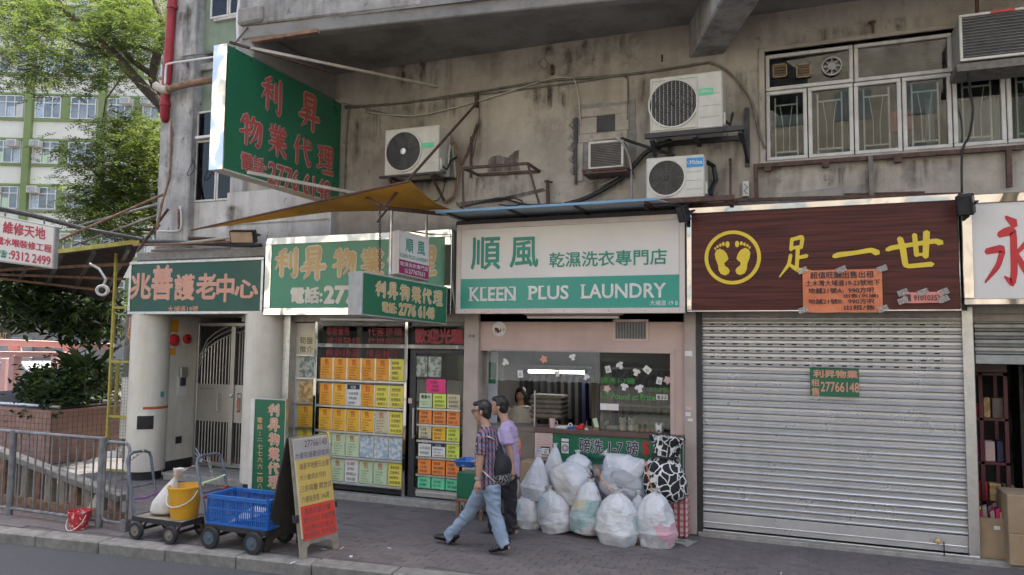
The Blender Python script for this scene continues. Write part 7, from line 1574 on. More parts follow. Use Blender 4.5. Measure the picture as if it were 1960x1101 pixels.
m['shirtplaid'] = plaid('navy_check_shirt', (.19,.19,.25), (.03,.03,.075), (.24,.075,.09), 17, .45)
m['jeans'] = M('washed_jeans', (.27,.345,.44), (.19,.255,.34), 5, .85, b=.5, bs=18, lo=.35, hi=.7)
m['lav'] = M('lavender_tshirt', (.47,.38,.56), (.42,.33,.51), 4, .85, b=.4, bs=14)
m['blackcloth'] = M('black_trousers', (.014,.014,.018), (.02,.02,.025), 6, .8, b=.4, bs=16)
m['leather'] = M('black_leather', (.012,.012,.014), None, 9, .25)
m['greyshoe'] = M('grey_shoe', (.06,.06,.065), None, 9, .6)
p1_, h1 = man('man in a navy checked shirt and pale jeans striding left in front of the shops',
    W(922,788,Ym), -.15, W(932,828,Ym), W(936,926,Ym),
    W(924,838,-1.93), W(918,890,-1.97), W(915,919,-1.98), W(917,950,-1.99),
    W(934,842,-1.57), W(916,884,-1.55), W(900,888,-1.53), W(870,892,-1.52),
    [W(930,932,-1.67),W(896,985,-1.67),W(860,1026,-1.67),W(871,1040,-1.67),W(831,1031,-1.67)],
    [W(940,932,-1.83),W(947,985,-1.83),W(963,1036,-1.83),W(974,1052,-1.83),W(938,1059,-1.83)],
    m['shirtplaid'], m['jeans'], .62, .75, m['leather'], m['leather'], 0)
MB().tube([h1(-.1,-.05,.03),h1(-.085,-.07,.035),h1(.02,-.085,.02)], .0045, 5).tube([h1(-.105,-.048,.012),h1(-.1,-.03,-.004),h1(-.108,-.012,.012),h1(-.1,-.03,.034),h1(-.105,-.048,.012)], .004, 5).tube([h1(-.105,.048,.012),h1(-.1,.03,-.004),h1(-.108,.012,.012),h1(-.1,.03,.034),h1(-.105,.048,.012)], .004, 5).build('glasses', m['black'], p1_)
wp = W(915,915,-1.98); MB().ring(wp-Vector((0,0,.012)), .04, .01, .022, (.1,0,1), 18).build('wristwatch', m['steel'], p1_)
# drawstring backpack held on the back
bc = W(957,888,-1.72); bp_ = thing('drawstring_bag', 'black drawstring bag with speckled bottom hanging on the plaid shirt man back', 'bag', bc)
fuse('pouch', [ball(bc+Vector((.03,0,-.06)),.1,.15,.17,.15), limb([bc+Vector((0,0,.0)),bc+Vector((-.03,0,.2)),bc+Vector((-.045,0,.26))],[(.13,.08),(.06,.045),(.02,.02)])], m['blackcloth'], bp_, .011, 3)
mt = M('speckled_net', (.02,.02,.022), (.3,.3,.28), 55, .8, lo=.5, hi=.54); fuse('net_panel', [ball(bc+Vector((.035,-.0,-.14)),.1,.152,.1,.15)], mt, bp_, .011, 2)
for s_ in (-1,1): MB().tube([bc+Vector((-.045,0,.25)), W(940,838,-1.75+.1*s_-.08), W(924,832,-1.75+.12*s_-.08), W(912,850,-1.75+.14*s_-.1), W(912,890,-1.75+.2*s_), W(935,912,-1.75+.2*s_), bc+Vector((.0,.1*s_,-.2))], .007, 5).build('cord', m['letcream'], bp_)
Y2 = -1.08
p2_, h2 = man('man in a lavender T-shirt and black trousers walking behind the plaid shirt man',
    W(955,778,Y2), .05, W(971,818,Y2), W(972,908,Y2),
    W(968,828,-1.24), W(977,870,-1.27), W(981,896,-1.28), W(983,925,-1.29),
    W(968,832,-.92), W(955,880,-.9), W(950,905,-.9), W(945,930,-.9),
    [W(968,912,-1.0),W(945,965,-1.0),W(945,1008,-1.0),W(952,1020,-1.0),W(912,1026,-1.02)],
    [W(974,912,-1.16),W(977,965,-1.16),W(979,1008,-1.16),W(988,1022,-1.16),W(962,1027,-1.16)],
    m['lav'], m['blackcloth'], .55, .55, m['greyshoe'], m['greyshoe'], 0)
bq = thing('shoulder_bag', 'small orange and pink bag on the far side of the lavender T-shirt man', 'bag', W(988,860,-.95)); c = W(988,852,-.95)
fuse('pouch', [ball(c,.06,.07,.11)], m['flame'], bq, .012, 2); fuse('lower_panel', [ball(c+Vector((.01,0,-.1)),.05,.07,.07)], m['hot'], bq, .012, 2)
# woman seated inside the laundry
hw = W(997,757,.95); wo = thing('person', 'dim seated figure in a white top behind the laundry window', 'person', (hw.x,.95,0))
hp, hh_ = head_prims(hw, 0)
def turn(prims): return prims
q_c = hw
fuse('body', [ball(hw,.07,.085,.1), ball(hw+Vector((0,-.08,-.02)),.014,.02,.022), limb([hw+Vector((0,0,-.06)),hw+Vector((0,0,-.18))],[.05,.06]), limb([hw+Vector((0,0,-.16)),hw+Vector((0,0,-.6))],[(.1,.18),(.1,.17)]),
    limb([hw+Vector((-.2,0,-.2)),hw+Vector((-.25,-.08,-.45)),hw+Vector((-.1,-.25,-.52))],[.05,.042,.03]), limb([hw+Vector((.2,0,-.2)),hw+Vector((.26,-.06,-.45)),hw+Vector((.1,-.25,-.52))],[.05,.042,.03])]+hand(hw+Vector((-.1,-.25,-.52)),(1,-.4,0),(0,0,-1))+hand(hw+Vector((.1,-.25,-.52)),(-1,-.4,0),(0,0,-1)), m['skin'], wo, .01, 3)
fuse('hair', [ball(hw+Vector((0,.025,.03)),.092,.1,.1), ball(hw+Vector((-.07,.02,-.03)),.03,.06,.09), ball(hw+Vector((.07,.02,-.03)),.03,.06,.09)], m['hair'], wo, .011, 2)
fuse('shirt', [limb([hw+Vector((0,0,-.15)),hw+Vector((0,0,-.25)),hw+Vector((0,0,-.6))],[(.1,.12),(.13,.22),(.13,.2)],18), limb([hw+Vector((-.17,0,-.19)),hw+Vector((-.25,-.05,-.36))],[.07,.065]), limb([hw+Vector((.17,0,-.19)),hw+Vector((.26,-.04,-.36))],[.07,.065])], m['offwhite'], wo, .012, 4)
fuse('trousers', [limb([hw+Vector((0,0,-.55)),hw+Vector((0,0,-.72))],[(.15,.19),(.16,.2)]), limb([hw+Vector((-.1,0,-.7)),hw+Vector((-.1,-.4,-.72)),hw+Vector((-.1,-.42,-1.18))],[.08,.07,.05]), limb([hw+Vector((.1,0,-.7)),hw+Vector((.1,-.4,-.72)),hw+Vector((.1,-.42,-1.18))],[.08,.07,.05])], m['blackcloth'], wo, .014, 3)
for s_ in (-1,1): MB().lathe(hw+Vector((s_*.03,-.078,.012)),[(.009,0),(.006,.005)],8,(0,-1,0)).build('eye', m['ink'], wo)
ch = thing('chair', 'plain stool the seated laundry figure sits on', 'chair', (hw.x,.95,.05)); MB().box(hw.x-.2,hw.x+.2,.78,1.15,hw.z-.84,hw.z-.8).build('seat', m['ply'], ch)
for dx in (-.17,.17):
    for dy in (.8,1.12): MB().box(hw.x+dx-.015,hw.x+dx+.015,dy-.015,dy+.015,.05,hw.z-.84).build('leg', m['dark'], ch)
# ================================================================== BACKGROUND: APARTMENT BLOCK
random.seed(21)
n_ap = Vector((.42,-.9075,0)); u_ap = Vector((.9075,.42,0)); P0 = DP(60,400,46.0)
def AP(px, py):
    p = PL(px, py, P0, n_ap); d = p-P0; return d.dot(u_ap), p.z
def apos(s, z, out=0.0): return Vector((P0.x,P0.y,0))+u_ap*s+n_ap*out+Vector((0,0,z))
ap = thing('apartment_block', 'pale cream apartment block with olive green bands and window air conditioners behind the trees', 'building', apos(0,0))
def abox(q, s0, s1, z0, z1, o0, o1): q.obox(apos((s0+s1)/2,(z0+z1)/2,(o0+o1)/2), u_ap*(s1-s0)/2, n_ap*(o1-o0)/2, (0,0,(z1-z0)/2)); return q
bay = AP(198,206)[0]-AP(59,206)[0]; s0b = AP(59,206)[0]
zr = [AP(90,y)[1] for y in (380,292,206)]; pitch_ = (zr[2]-zr[0])/2; hw_ = (AP(90,185)[1]-AP(90,227)[1])/2
sL, sR = s0b-3*bay, s0b+4.0*bay; zt_ = zr[0]+pitch_*7
abox(MB(), sL, sR, -.1, zt_, -10, 0).build('wall', m['bg_cream'], ap)
f_ = lambda k: zr[0]+pitch_*k
m['bgglass'] = M('far_window_glass', (.16,.19,.2), (.3,.34,.34), .9, .12, spec=.8)
m['bgframe'] = M('far_window_frame', (.72,.72,.68), None, 3, .5)
for k in range(-3, 7):
    z = f_(k)
    if z < 1: continue
    for dz in (hw_+.1, -hw_-.12): abox(MB(), sL, sR, z+dz-.07, z+dz+.07, .0, .1).build('band', m['bg_green'], ap)
for i in range(-3, 5): abox(MB(), s0b+i*bay-.2, s0b+i*bay+.2, -.1, zt_, .0, .28).build('pier', m['bg_green'], ap)
for k in range(-2, 6):
    z = f_(k)
    for i in range(-2, 4):
        b0 = s0b+i*bay+.3; wd = (bay-.6)
        abox(MB(), b0+wd*.42, b0+wd*.55, z-hw_, z+hw_, 0, .06).build('panel', m['bg_green'], ap)
        for s0, s1 in ((b0, b0+wd*.41), (b0+wd*.56, b0+wd*.97)):
            q = MB(); fr_w = .06
            abox(q, s0, s1, z+hw_-fr_w, z+hw_, .01, .09); abox(q, s0, s1, z-hw_, z-hw_+fr_w, .01, .09); abox(q, s0, s0+fr_w, z-hw_+fr_w, z+hw_-fr_w, .01, .09); abox(q, s1-fr_w, s1, z-hw_+fr_w, z+hw_-fr_w, .01, .09)
            for f in (.33,.66): abox(q, s0+(s1-s0)*f-.03, s0+(s1-s0)*f+.03, z-hw_+fr_w, z+hw_-fr_w, .01, .08)
            abox(q, s0+fr_w, s1-fr_w, z+hw_*.35, z+hw_*.35+.06, .01, .075)
            wn = q.build('window', m['bgframe'], ap); abox(MB(), s0+fr_w, s1-fr_w, z-hw_+fr_w, z+hw_-fr_w, -.0, .03).build('pane', m['bgglass'], wn)
            for f in range(3):
                if random.random() < .6:
                    abox(MB(), s0+(s1-s0)*(f/3)+.08, s0+(s1-s0)*((f+1)/3)-.05, z-hw_+.08, z+hw_*random.choice((.3,.3,.0)), .031, .034).build('curtain', m[random.choice(('letcream','greysheet','offwhite','pgreen','photob'))], wn)
            if random.random() < .55:
                sc_ = s0+.32 if random.random() < .5 else s1-.35; a_ = abox(MB(), sc_-.3, sc_+.3, z+hw_-.45, z+hw_-.03, .1, .55).build('air_conditioner', m['offwhite'], ap, bevel=.02)
                abox(MB(), sc_-.24, sc_+.24, z+hw_-.4, z+hw_-.08, .551, .56).build('grille', m['frame'], a_)
        if random.random() < .5:
            q = MB(); a0 = apos(b0+wd*.1,z-hw_-.2,.1); q.tube([a0,a0+n_ap*.9],.02,4); q.tube([a0+u_ap*1.4,a0+u_ap*1.4+n_ap*.9],.02,4); q.tube([a0+n_ap*.85,a0+u_ap*1.4+n_ap*.85],.015,4); q.build('drying_rack', m['frame'], ap)
q0 = DP(262,300,62); gb_ = thing('grey_building', 'narrow grey building standing behind the green banded block and the tree', 'building', (q0.x,q0.y,0))
MB().obox((q0.x,q0.y+4,12),(4,1.5,0),(-1.5,4,0),(0,0,12.3)).build('wall', m['pilaster'], gb_)
for k in range(7):
    for j in (-1,0,1): c = Vector((q0.x,q0.y+4,3+k*3))+Vector((1.5,-4.02,0))+Vector((4,1.5,0))*(.3*j); MB().obox(c,(.8,.3,0),(.05,-.12,0),(0,0,.7)).build('window', m['bgglass'], gb_)
# ================================================================== SIDE STREET
# canopy
FR_, FL_, BL_, BR_ = W(270,466,-.25), W(-70,508,-.25), W(-70,520,3.0), W(212,577,3.0)
cp_ = thing('side_canopy', 'dark rusty sheet canopy with yellow edge over the side lane at the left', 'canopy', (FR_+FL_)/2)
up_ = Vector((0,0,.035)); q = MB(); q.add([FR_,FL_,BL_,BR_,FR_+up_,FL_+up_,BL_+up_,BR_+up_], [(0,1,2,3),(4,7,6,5),(0,4,5,1),(1,5,6,2),(2,6,7,3),(3,7,4,0)]); q.build('roof_sheet', M('dark_rust_sheet', (.045,.032,.026), (.025,.02,.017), 5, .9), cp_)
MB().bar(FR_+Vector((0,-.03,.03)),FL_+Vector((0,-.03,.03)),.04,.07).build('edge_trim', m['ywire'], cp_)
for f in (.06,.24,.42,.6,.78): MB().bar(FR_.lerp(FL_,f)-Vector((0,0,.05)),BR_.lerp(BL_,f)-Vector((0,0,.05)),.06,.07).build('rafter', m['dark'], cp_)
for f in (.2,.45,.7): MB().bar(FR_.lerp(BR_,f)-Vector((0,0,.1)),FL_.lerp(BL_,f)-Vector((0,0,.1)),.05,.05).build('purlin', m['rustpipe'], cp_)
# repair shop sign hung from a pole
t, u, v, nn, wd, ht, at = quad_sign('hanging_sign','white repair shop sign with red characters hanging at the left edge', DP(-34,406,10.5), DP(-34,497,10.5), DP(107,434,10.5), DP(102,515,10.5), .1, m['signwhite'], m['frame'])
m['rose'] = M('rose_red_letter', (.5,.06,.1), None, 4, .5)
for off, lf, nm in ((.03,.007,'lettering'),):
    q = MB(); put_text(q,'維修天地',at(.29,.64),u,v,wd*.58,ht*.26,off=off,lift=lf); q.build(nm, m['rose'], t, fix=False); q = MB(); put_text(q,'電水喉裝修工程',at(.2,.38),u,v,wd*.76,ht*.17,off=off,lift=lf); q.build(nm, m['rose'], t, fix=False); q = MB(); put_text(q,':9312 2499',at(.38,.1),u,v,wd*.57,ht*.19,off=off,lift=lf); q.build(nm, m['rose'], t, fix=False)
q = MB(); put_text(q,'☎',at(.25,.11),u,v,wd*.1,ht*.16,off=.02,lift=.007); q.build('phone_symbol', m['letgreen'], t, fix=False)
MB().tube([DP(-40,392,10.6),DP(60,412,10.7),W(170,440,-.6),W(275,459,-.25)], .035, 8).build('pole', m['dark'], t)
for px, py in ((10,405),(85,420)): MB().cyl(DP(px,py,10.58),DP(px,py+14,10.52),.012,n=5).build('hook', m['dark'], t)
# CCTV
cc = W(196,556,-.5); t = thing('security_camera','white bullet security camera on an arm under the side canopy','security camera',cc)
ax = (CAM-cc); ax = Vector((ax.x*.8+1,ax.y,ax.z)).normalized()
MB().lathe(cc,[(.085,-.22),(.1,-.2),(.1,.1),(.085,.12),(.08,.09)],20,ax).build('housing', m['white'], t, smooth=True); MB().lathe(cc+ax*.07,[(.06,0),(.055,.02),(.03,.03)],16,ax).build('lens', m['black'], t)
MB().tube([cc-ax*.05+Vector((.02,0,.1)),W(203,535,-.45),W(190,515,-.4),W(172,505,-.4)], .022, 6).build('arm', m['frame'], t)
# yellow framed mesh cage
YC = .15; yl = W(212,700,YC); yr_ = W(256,700,YC); ztp = W(222,485,YC).z
cg = thing('mesh_cage','tall yellow steel frame with wire mesh enclosing pipes and white boxes beside the round column','cage',((yl.x+yr_.x)/2,YC,.0))
zs = [W(215,y,YC).z for y in (589,692,797,900)]
for x in (yl.x,yr_.x): MB().box(x-.02,x+.02,YC-.02,YC+.02,.25,ztp if x == yl.x else W(260,606,YC).z).build('post', m['ywire'], cg)
for z in zs: MB().box(yl.x+.021,yr_.x-.021,YC-.015,YC+.015,z-.02,z+.02).build('cross_bar', m['ywire'], cg)
q = MB()
for i in range(1,9): x = yl.x+(yr_.x-yl.x)*i/9; q.box(x-.002,x+.002,YC-.002,YC+.002,.3,W(240,606,YC).z)
z = .3
while z < W(240,600,YC).z: q.box(yl.x+.02,yr_.x-.02,YC-.005,YC-.002,z,z+.004); z += .055
tag(q.build('wire_mesh', m['cable'], cg), kind='stuff')
MB().box(yl.x+.16,yr_.x+.02,YC+.1,YC+.4,W(225,840,YC+.1).z,W(225,722,YC+.1).z).build('meter_box', m['white'], cg, bevel=.01)
MB().cyl((yl.x+.1,YC+.25,.2),(yl.x+.1,YC+.25,2.9),.06,n=10).build('pipe', m['grail'], cg, smooth=True); MB().cyl((yl.x+.03,YC+.12,.9),(yl.x+.03,YC+.12,1.9),.035,n=8).build('pipe', m['ywire'], cg)
MB().tube([(yl.x+.35,YC+.1,2.7),(yl.x+.36,YC+.08,2.5),(yl.x+.3,YC+.1,2.38),(yl.x+.38,YC+.1,2.3),(yl.x+.34,YC+.12,2.2)], .05, 6).build('rope_coil', m['letcoral'], cg)
MB().box(yl.x-.05,yr_.x+.1,YC+.4,YC+.5,2.2,3.4).build('back_panel', m['pilaster'], cg)
for k in range(4): tag(MB().obox((yl.x+.2+.1*(k%2),YC+.05+.12*k,.3+.07*k),(.13,.03,0),(-.02,.12,0),(0,.0,.05)).build('junk_parcel', m[('white','offwhite','carddull','letcream')[k]], None, bevel=.01), ['white bundle, lowest in the junk heap below the mesh cage','offwhite bundle in the junk heap below the mesh cage','dull brown carton in the junk heap below the mesh cage','cream bundle on top of the junk heap below the mesh cage'][k], 'bundle')
# ================================================================== PLANTER, HEDGE, PERGOLA
gp = G(93,890); Xp, Yp = gp.x, gp.y; ztp_ = W(93,788,Yp).z
pl_ = thing('planter','brick-red tiled planter wall with a hedge growing in it at the left','planter',(Xp-2,Yp+2,0))
MB().box(Xp-6,Xp-.012,Yp+.012,Yp+7,-.05,ztp_-.01).build('core', m['joint'], pl_)
m['tile'] = M('pinkish_brick_tile', (.33,.2,.16), (.27,.165,.135), 3, .6); m['tile2'] = M('brown_brick_tile', (.29,.17,.135), (.23,.14,.115), 3, .6)
ts = .105; mt1 = MB().box(-ts/2+.004,ts/2-.004,-.012,.006,-ts/2+.004,ts/2-.004).build('tile', m['tile'], None, bevel=.002, loc=(0,0,0)); me1 = mt1.data; me2 = me1.copy(); me2.materials[0] = m['tile2']; bpy.data.objects.remove(mt1)
nr = int(ztp_/ts)
for r_ in range(nr+1):
    z = ztp_-.02-ts*(r_+.5)
    if z < 0: continue
    for c_ in range(17): link_mesh('tile', random.choice((me1,me2)), (Xp-ts*(c_+.5)-.0, Yp+.006, z), pl_)
q = MB()
for r_ in range(nr+1):
    z = ztp_-.02-ts*(r_+.5)
    if z < 0: continue
    for c_ in range(60): y = Yp+.02+ts*(c_+.5); q.box(Xp-.018,Xp,y-ts/2+.004,y+ts/2-.004,z-ts/2+.004,z+ts/2-.004)
tag(q.build('side_tiles', m['tile2'], pl_), kind='stuff')
MB().box(Xp-6,Xp+.02,Yp-.015,Yp+.3,ztp_-.02,ztp_+.02).box(Xp-.3,Xp+.02,Yp+.3,Yp+7,ztp_-.02,ztp_+.02).build('coping', m['tile'], pl_)
MB().box(Xp-5.9,Xp-.3,Yp+.3,Yp+7,ztp_-.06,ztp_-.021).build('soil', m['joint'], pl_)
hr = thing('handrail','bright steel tube handrail running along the top of the planter','handrail',(Xp,Yp+.2,ztp_)); zz = W(60,776,Yp+.2).z
MB().cyl((Xp-5,Yp+.2,zz),(Xp-.06,Yp+.2,zz),.035,n=10).build('tube', m['alu'], hr, smooth=True); MB().cyl((Xp-.05,Yp+.22,zz-.02),(Xp-.1,Yp+6,zz-.02),.03,n=8).build('tube', m['dark'], hr)
for x in (Xp-.1,Xp-1.6,Xp-3.1): MB().cyl((x,Yp+.2,ztp_+.02),(x,Yp+.2,zz),.02,n=8).build('stanchion', m['dark'], hr)
# leaves
def leafmat(name, c1, c2, tr=.45): return M(name, c1, c2, 1.6, .5, trans=tr, lo=.4, hi=.6, spec=.3)
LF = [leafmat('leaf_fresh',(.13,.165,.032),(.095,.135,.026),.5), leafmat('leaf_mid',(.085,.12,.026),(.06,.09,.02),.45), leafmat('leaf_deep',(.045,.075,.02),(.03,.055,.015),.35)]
def sprays(q, centres, L, lw, nl, droop=.25, rnd=random):
    """pinnate twigs: pairs of narrow leaflets along a drooping stalk"""
    for c in centres:
        a = rnd.uniform(0, 6.283); d = Vector((math.cos(a), math.sin(a), rnd.uniform(-.5,.25))).normalized(); sd_ = Vector((-d.y,d.x,rnd.uniform(-.3,.3))).normalized(); l = L*rnd.uniform(.6,1.25); q.mi = rnd.choice((0,0,1,1,1,2))
        for i in range(nl):
            f = (i+.5)/nl; p = c+d*(l*f)+Vector((0,0,-droop*l*f*f))
            for s_ in (-1,1):
                e = (sd_*s_+d*.45+Vector((0,0,rnd.uniform(-.45,.3)))).normalized()*lw*4.4*(1-.4*abs(f-.45)); w_ = d*lw*1.9+Vector((0,0,rnd.uniform(-.5,.5)*lw))
                q.add([p, p+e*.5+w_*.5, p+e, p+e*.5-w_*.5], [(0,1,2,3)])
def cloud(px, py, rx, ry, Y, dY, n):
    out = []
    while len(out) < n:
        x, y = random.gauss(0,.5), random.gauss(0,.5)
        if x*x+y*y < 1: out.append(W(px+x*rx, py+y*ry, Y+random.gauss(0,.5)*dY))
    return out
def clumpy(px, py, rx, ry, Y, dY, clumps, per, r=.45):
    out = []
    for c in cloud(px, py, rx, ry, Y, dY, clumps):
        for _ in range(per): out.append(c+Vector((random.gauss(0,r),random.gauss(0,r),random.gauss(0,r*.5))))
    return out
def limbs(q, paths):
    for pts, r0, r1 in paths:
        P = [W(*p) for p in pts]; n = len(P); q.tube([P[i]+Vector((random.uniform(-.03,.03),)*3) for i in range(n)], [r0+(r1-r0)*i/(n-1) for i in range(n)], 8)
tA_ = thing('tree','tall feathery-leaved tree with dark spreading limbs in front of the green banded block','tree',W(335,640,3.6)*1)
tA_.location.z = 0; WM[tA_.name] = Matrix.Translation(tA_.location)
q = MB(); limbs(q, [([(345,900,3.6),(338,500,3.6),(330,230,3.6),(310,200,3.6),(275,165,3.5),(215,105,3.3),(165,62,3.1),(130,22,3.0),(100,-20,2.9)],.2,.06),([(312,205,3.6),(290,150,3.7),(302,105,3.7),(318,60,3.8),(300,20,3.9),(290,-30,4)],.13,.07),([(290,140,3.7),(255,120,3.9),(225,90,4),(212,70,4.1),(175,66,4.2)],.08,.03),([(215,105,3.3),(150,85,3.5),(90,60,3.4),(40,50,3.2)],.05,.015),([(250,140,3.4),(230,150,3.0),(205,190,2.8),(195,240,2.7)],.03,.008),([(302,105,3.7),(262,85,3.6),(230,60,3.4)],.05,.02)]); q.build('trunk', m['bark'], tA_, smooth=2)
pts = clumpy(245,45,110,85,3.8,2.2,60,22,.36)+clumpy(90,70,130,80,3.2,2.0,34,16,.34)+clumpy(60,20,120,50,3.4,2,26,22,.36)+clumpy(150,135,130,40,3.2,1.4,16,16,.3)+clumpy(40,150,80,30,3,1.4,8,14,.3)
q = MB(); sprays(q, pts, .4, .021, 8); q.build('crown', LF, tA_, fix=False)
print('leafA', len(q.f))
tB_ = thing('tree','bright young leafy tree between the building corner and the green banded block','tree',W(328,640,3.0)); tB_.location.z = 0; WM[tB_.name] = Matrix.Translation(tB_.location)
q = MB(); limbs(q, [([(335,900,3),(326,560,3),(300,430,3),(262,330,3),(240,250,3)],.12,.03),([(300,430,3),(225,380,2.9),(180,330,2.8),(150,300,2.8)],.06,.015),([(326,500,3),(300,350,3.4),(292,240,3.5)],.06,.02),([(300,440,3),(240,440,3),(180,430,2.8)],.04,.01)]); q.build('trunk', m['bark'], tB_, smooth=2)
pts = clumpy(245,270,75,70,3.1,1.6,46,22,.28)+clumpy(210,370,95,65,3.0,1.6,50,22,.28)+clumpy(285,330,50,110,3.4,1.4,34,26,.28)+clumpy(220,430,90,35,2.8,1.2,26,20,.28)+clumpy(150,300,40,40,2.8,1.0,8,16,.26)
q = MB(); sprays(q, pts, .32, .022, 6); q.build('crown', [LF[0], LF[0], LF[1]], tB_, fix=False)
print('leafB', len(q.f))
def broad(q, centres, L, W_l):
    for c in centres:
        a = random.uniform(0,6.283); d = Vector((math.cos(a),math.sin(a),random.uniform(-1.1,.2))).normalized(); s_ = d.cross(Vector((random.uniform(-.5,.5),random.uniform(-.5,.5),1))).normalized(); n_ = s_.cross(d); l = L*random.uniform(.6,1.2); w_ = W_l*random.uniform(.7,1.2); q.mi = random.choice((0,1,2,2))
        q.add([c, c+d*l*.4+s_*w_+n_*.02, c+d*l, c+d*l*.4-s_*w_+n_*.02, c+d*l*.45-n_*.01], [(0,1,4),(1,2,4),(2,3,4),(3,0,4)])
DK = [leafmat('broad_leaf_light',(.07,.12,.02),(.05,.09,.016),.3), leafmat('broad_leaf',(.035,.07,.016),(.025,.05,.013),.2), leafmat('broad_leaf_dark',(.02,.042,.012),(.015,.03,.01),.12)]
tC_ = thing('broadleaf_tree','dark broad-leaved tree hanging under the rusty canopy above the pergola','tree',W(-40,800,4.5)); tC_.location.z = 0; WM[tC_.name] = Matrix.Translation(tC_.location)
q = MB(); limbs(q, [([(-40,900,4.5),(-35,640,4.5),(30,570,4.4),(120,560,4.2),(200,590,4)],.12,.03),([(-35,640,4.5),(60,610,4.2),(150,620,4)],.06,.02)]); q.build('trunk', m['bark'], tC_, smooth=2)
pts = clumpy(100,585,130,45,4.2,2.0,100,26,.3)+clumpy(30,560,90,45,3.8,1.6,50,26,.3)+clumpy(150,610,70,40,4,1.5,44,26,.28)
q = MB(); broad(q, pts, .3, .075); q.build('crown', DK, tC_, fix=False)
print('leafC', len(q.f))
hd_ = thing('hedge','dense dark green hedge growing in the tiled planter','hedge',(Xp-1.5,Yp+2,ztp_))
q = MB(); pts = clumpy(125,745,75,42,Yp+1.6,2.0,90,26,.16)+clumpy(85,735,45,40,Yp+1.0,1.0,44,26,.15)+clumpy(185,735,40,50,Yp+3.5,2,40,24,.18)+clumpy(30,785,50,8,Yp+.7,.6,24,14,.1)+clumpy(150,705,60,25,Yp+3,1.5,24,20,.2)
broad(q, pts, .15, .05); q.build('leaves', DK, hd_, fix=False)
q = MB()
for _ in range(26):
    p = W(random.uniform(70,200),785,Yp+random.uniform(.6,3.5)); p.z = ztp_-.05; q.tube([p,p+Vector((random.uniform(-.1,.1),random.uniform(-.1,.1),random.uniform(.4,.9)))],.014,5)
tag(q.build('stems', m['bark'], hd_), kind='stuff')
# spiky plants at the right of the hedge
sp_ = thing('spiky_plant','tall thin-leaved plant rising above the right part of the hedge','plant',(W(165,760,Yp+2).x,Yp+2,ztp_)); q = MB()
for _ in range(60):
    c = W(random.choice((165,185,150)),715+random.uniform(-15,20),Yp+2); a = random.uniform(0,6.28); d = Vector((math.cos(a)*.5,math.sin(a)*.5,1)).normalized(); L = random.uniform(.3,.7); s_ = Vector((-math.sin(a),math.cos(a),0))*.018; e = c+d*L+Vector((math.cos(a),math.sin(a),-.5))*L*.35
    q.add([c-s_,c+s_,c+d*L*.6+s_*.8,e,c+d*L*.6-s_*.8],[(0,1,2,3,4)])
q.build('leaves', DK[1], sp_, fix=False)
# pergola
DPG = 23.0
pg = thing('pergola','pink painted concrete pergola behind the hedge','pergola',DP(80,800,DPG)); pg.location.z = 0; WM[pg.name] = Matrix.Translation(pg.location)
m['pinkp'] = M('pink_pergola_paint', (.6,.36,.34), (.53,.315,.3), 2, .7)
def pbar(a, b, w_, h, dp=DPG, dp2=None, nm='beam'): MB().bar(DP(*a,dp),DP(*b,dp2 or dp),w_,h).build(nm, m['pinkp'], pg, bevel=.01)
pbar((-60,653),(215,664),.22,.2); pbar((-60,677),(132,679),.2,.16,22.6); pbar((-60,690),(60,682),.14,.12,25.5)
for x, top, dp in ((30,680,22.6),(13,686,24.5),(136,665,23),(108,683,26),(120,683,27)):
    a = DP(x,top,dp); MB().box(a.x-.12,a.x+.12,a.y-.12,a.y+.12,0,a.z).build('post', m['pinkp'], pg, bevel=.01)
for x0, dp in ((26,23),(130,23)): pbar((x0,660),(x0+5,676),.16,.3,dp,nm='bracket')
# parked silver car behind the pergola, mostly hidden
c0 = DP(45,760,27); c0.z = 0
car = thing('parked_car','silver parked car mostly hidden behind the pergola posts and hedge','car',c0); m['carpaint'] = M('silver_car_paint',(.5,.52,.54),None,2,.25,.6)
pr = [(-2.1,.3),(-2.1,.75),(-1.9,.9),(-1.1,.98),(-.5,1.42),(.9,1.45),(1.5,1.0),(2.1,.92),(2.15,.35),(1.75,.3),(1.6,.55),(1.3,.62),(1.0,.55),(.9,.3),(-.9,.3),(-1.0,.55),(-1.3,.62),(-1.6,.55),(-1.75,.3)]
MB().prism(pr, c0+Vector((0,-.8,0)), (1,0,0),(0,0,1),(0,1.65,0)).build('body', m['carpaint'], car, bevel=.05)
MB().prism([(-.95,1.0),(-.45,1.36),(.15,1.38),(.15,1.0)], c0+Vector((0,-.815,0)), (1,0,0),(0,0,1),(0,.012,0)).prism([(.22,1.0),(.22,1.38),(.8,1.38),(1.3,1.02)], c0+Vector((0,-.815,0)), (1,0,0),(0,0,1),(0,.012,0)).build('side_window', m['bgglass'], car)
for dx in (-1.3,1.3): MB().cyl(c0+Vector((dx,-.82,.31)),c0+Vector((dx,-.6,.31)),.31,n=18).build('wheel', m['rubber'], car)
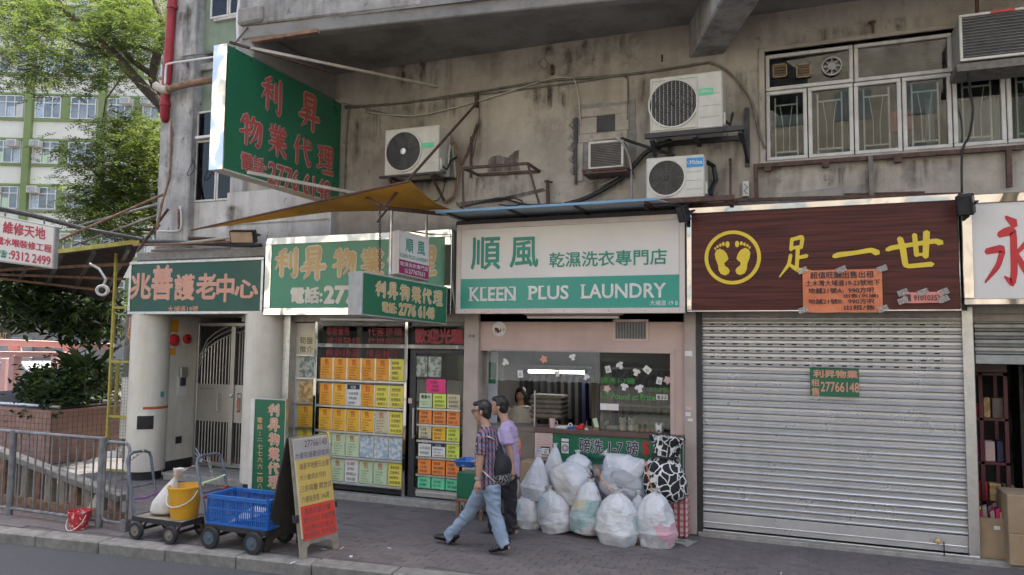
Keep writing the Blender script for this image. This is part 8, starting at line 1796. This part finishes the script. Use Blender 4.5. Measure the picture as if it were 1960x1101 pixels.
# dark shop board glimpsed under the leaves
bd = thing('shop_board','dark board with yellow letters half hidden by leaves at the left edge','sign',DP(20,640,27)); q = MB(); a, b = DP(-40,626,27), DP(52,651,27); q.box(a.x,b.x,a.y,a.y+.1,b.z,a.z); q.build('panel', m['board'], bd)
q = MB(); put_text(q,'COOLOUT',(DP(-32,650,27).x,a.y-.02,b.z+.05),(1,0,0),(0,0,1),DP(48,650,27).x-DP(-32,650,27).x,.2,lift=0); q.build('lettering', m['letgold'], bd, fix=False)
# low block behind the planters closing the lane
lb = DP(100,700,34); m['dull'] = M('dull_shop_wall', (.2,.19,.18), None, 2, .8); lw_ = thing('low_building','low grey shop building behind the pergola at the end of the lane','building',(lb.x,lb.y,0))
MB().obox((lb.x-2,lb.y+3,1.6),(9,3.4,0),(-.7,2,0),(0,0,1.7)).build('wall', m['dull'], lw_)
for j in range(6): c = Vector((lb.x-2,lb.y+3,1.3))+Vector((.7,-2.0,0))*1.01+Vector((9,3.4,0))*(-.8+.3*j); MB().obox(c,(.9,.34,0),(.03,-.08,0),(0,0,1.0)).build('shop_window', m['bgglass'], lw_)

# ================================================================== OTHER SIDE OF THE STREET (out of frame, added for warm bounce light and reflections)
for x0, x1, h, mt_, lb in ((-34,-12,22,'bg_cream','long cream tenement block across the street, mirrored in the steel sign frames'),(-11,9,18,'wall','tan tenement block across the street, mirrored in the shop windows'),(10,34,24,'bg_cream','tall cream tenement block across the street, mirrored at the right')):
    ob = thing('bounce_tenement', lb, 'building', ((x0+x1)/2,-31,-.13)); MB().box(x0,x1,-42,-31,-.15,h).build('wall', m[mt_], ob)
    MB().box(x0,x1,-31.0,-29.2,3.2,3.6).build('canopy', m['soffit'], ob)
    zz = 4.8
    while zz < h-2:
        xx = x0+1
        while xx < x1-2: MB().box(xx,xx+1.7,-31.05,-30.98,zz,zz+1.5).build('window', m['bgglass'], ob); xx += 2.9
        MB().box(x0,x1,-31.2,-31.001,zz-.75,zz-.55).build('ledge', m['wall2'], ob); zz += 3
    xx = x0+.5
    while xx < x1-3: MB().box(xx,xx+3.2,-31.06,-30.98,0,2.9).build('shopfront', m['bgglass' if int(xx) % 2 else 'frame'], ob); MB().box(xx,xx+3.2,-31.3,-31.0,2.92,3.18).build('shop_sign', m[('letred','frame','letyellow','signwhite')[int(xx) % 4]], ob); xx += 3.6
tag(MB().box(-60,60,-31,-16,-.15,.0).build('far_pavement', m['joint'], None), kind='structure')
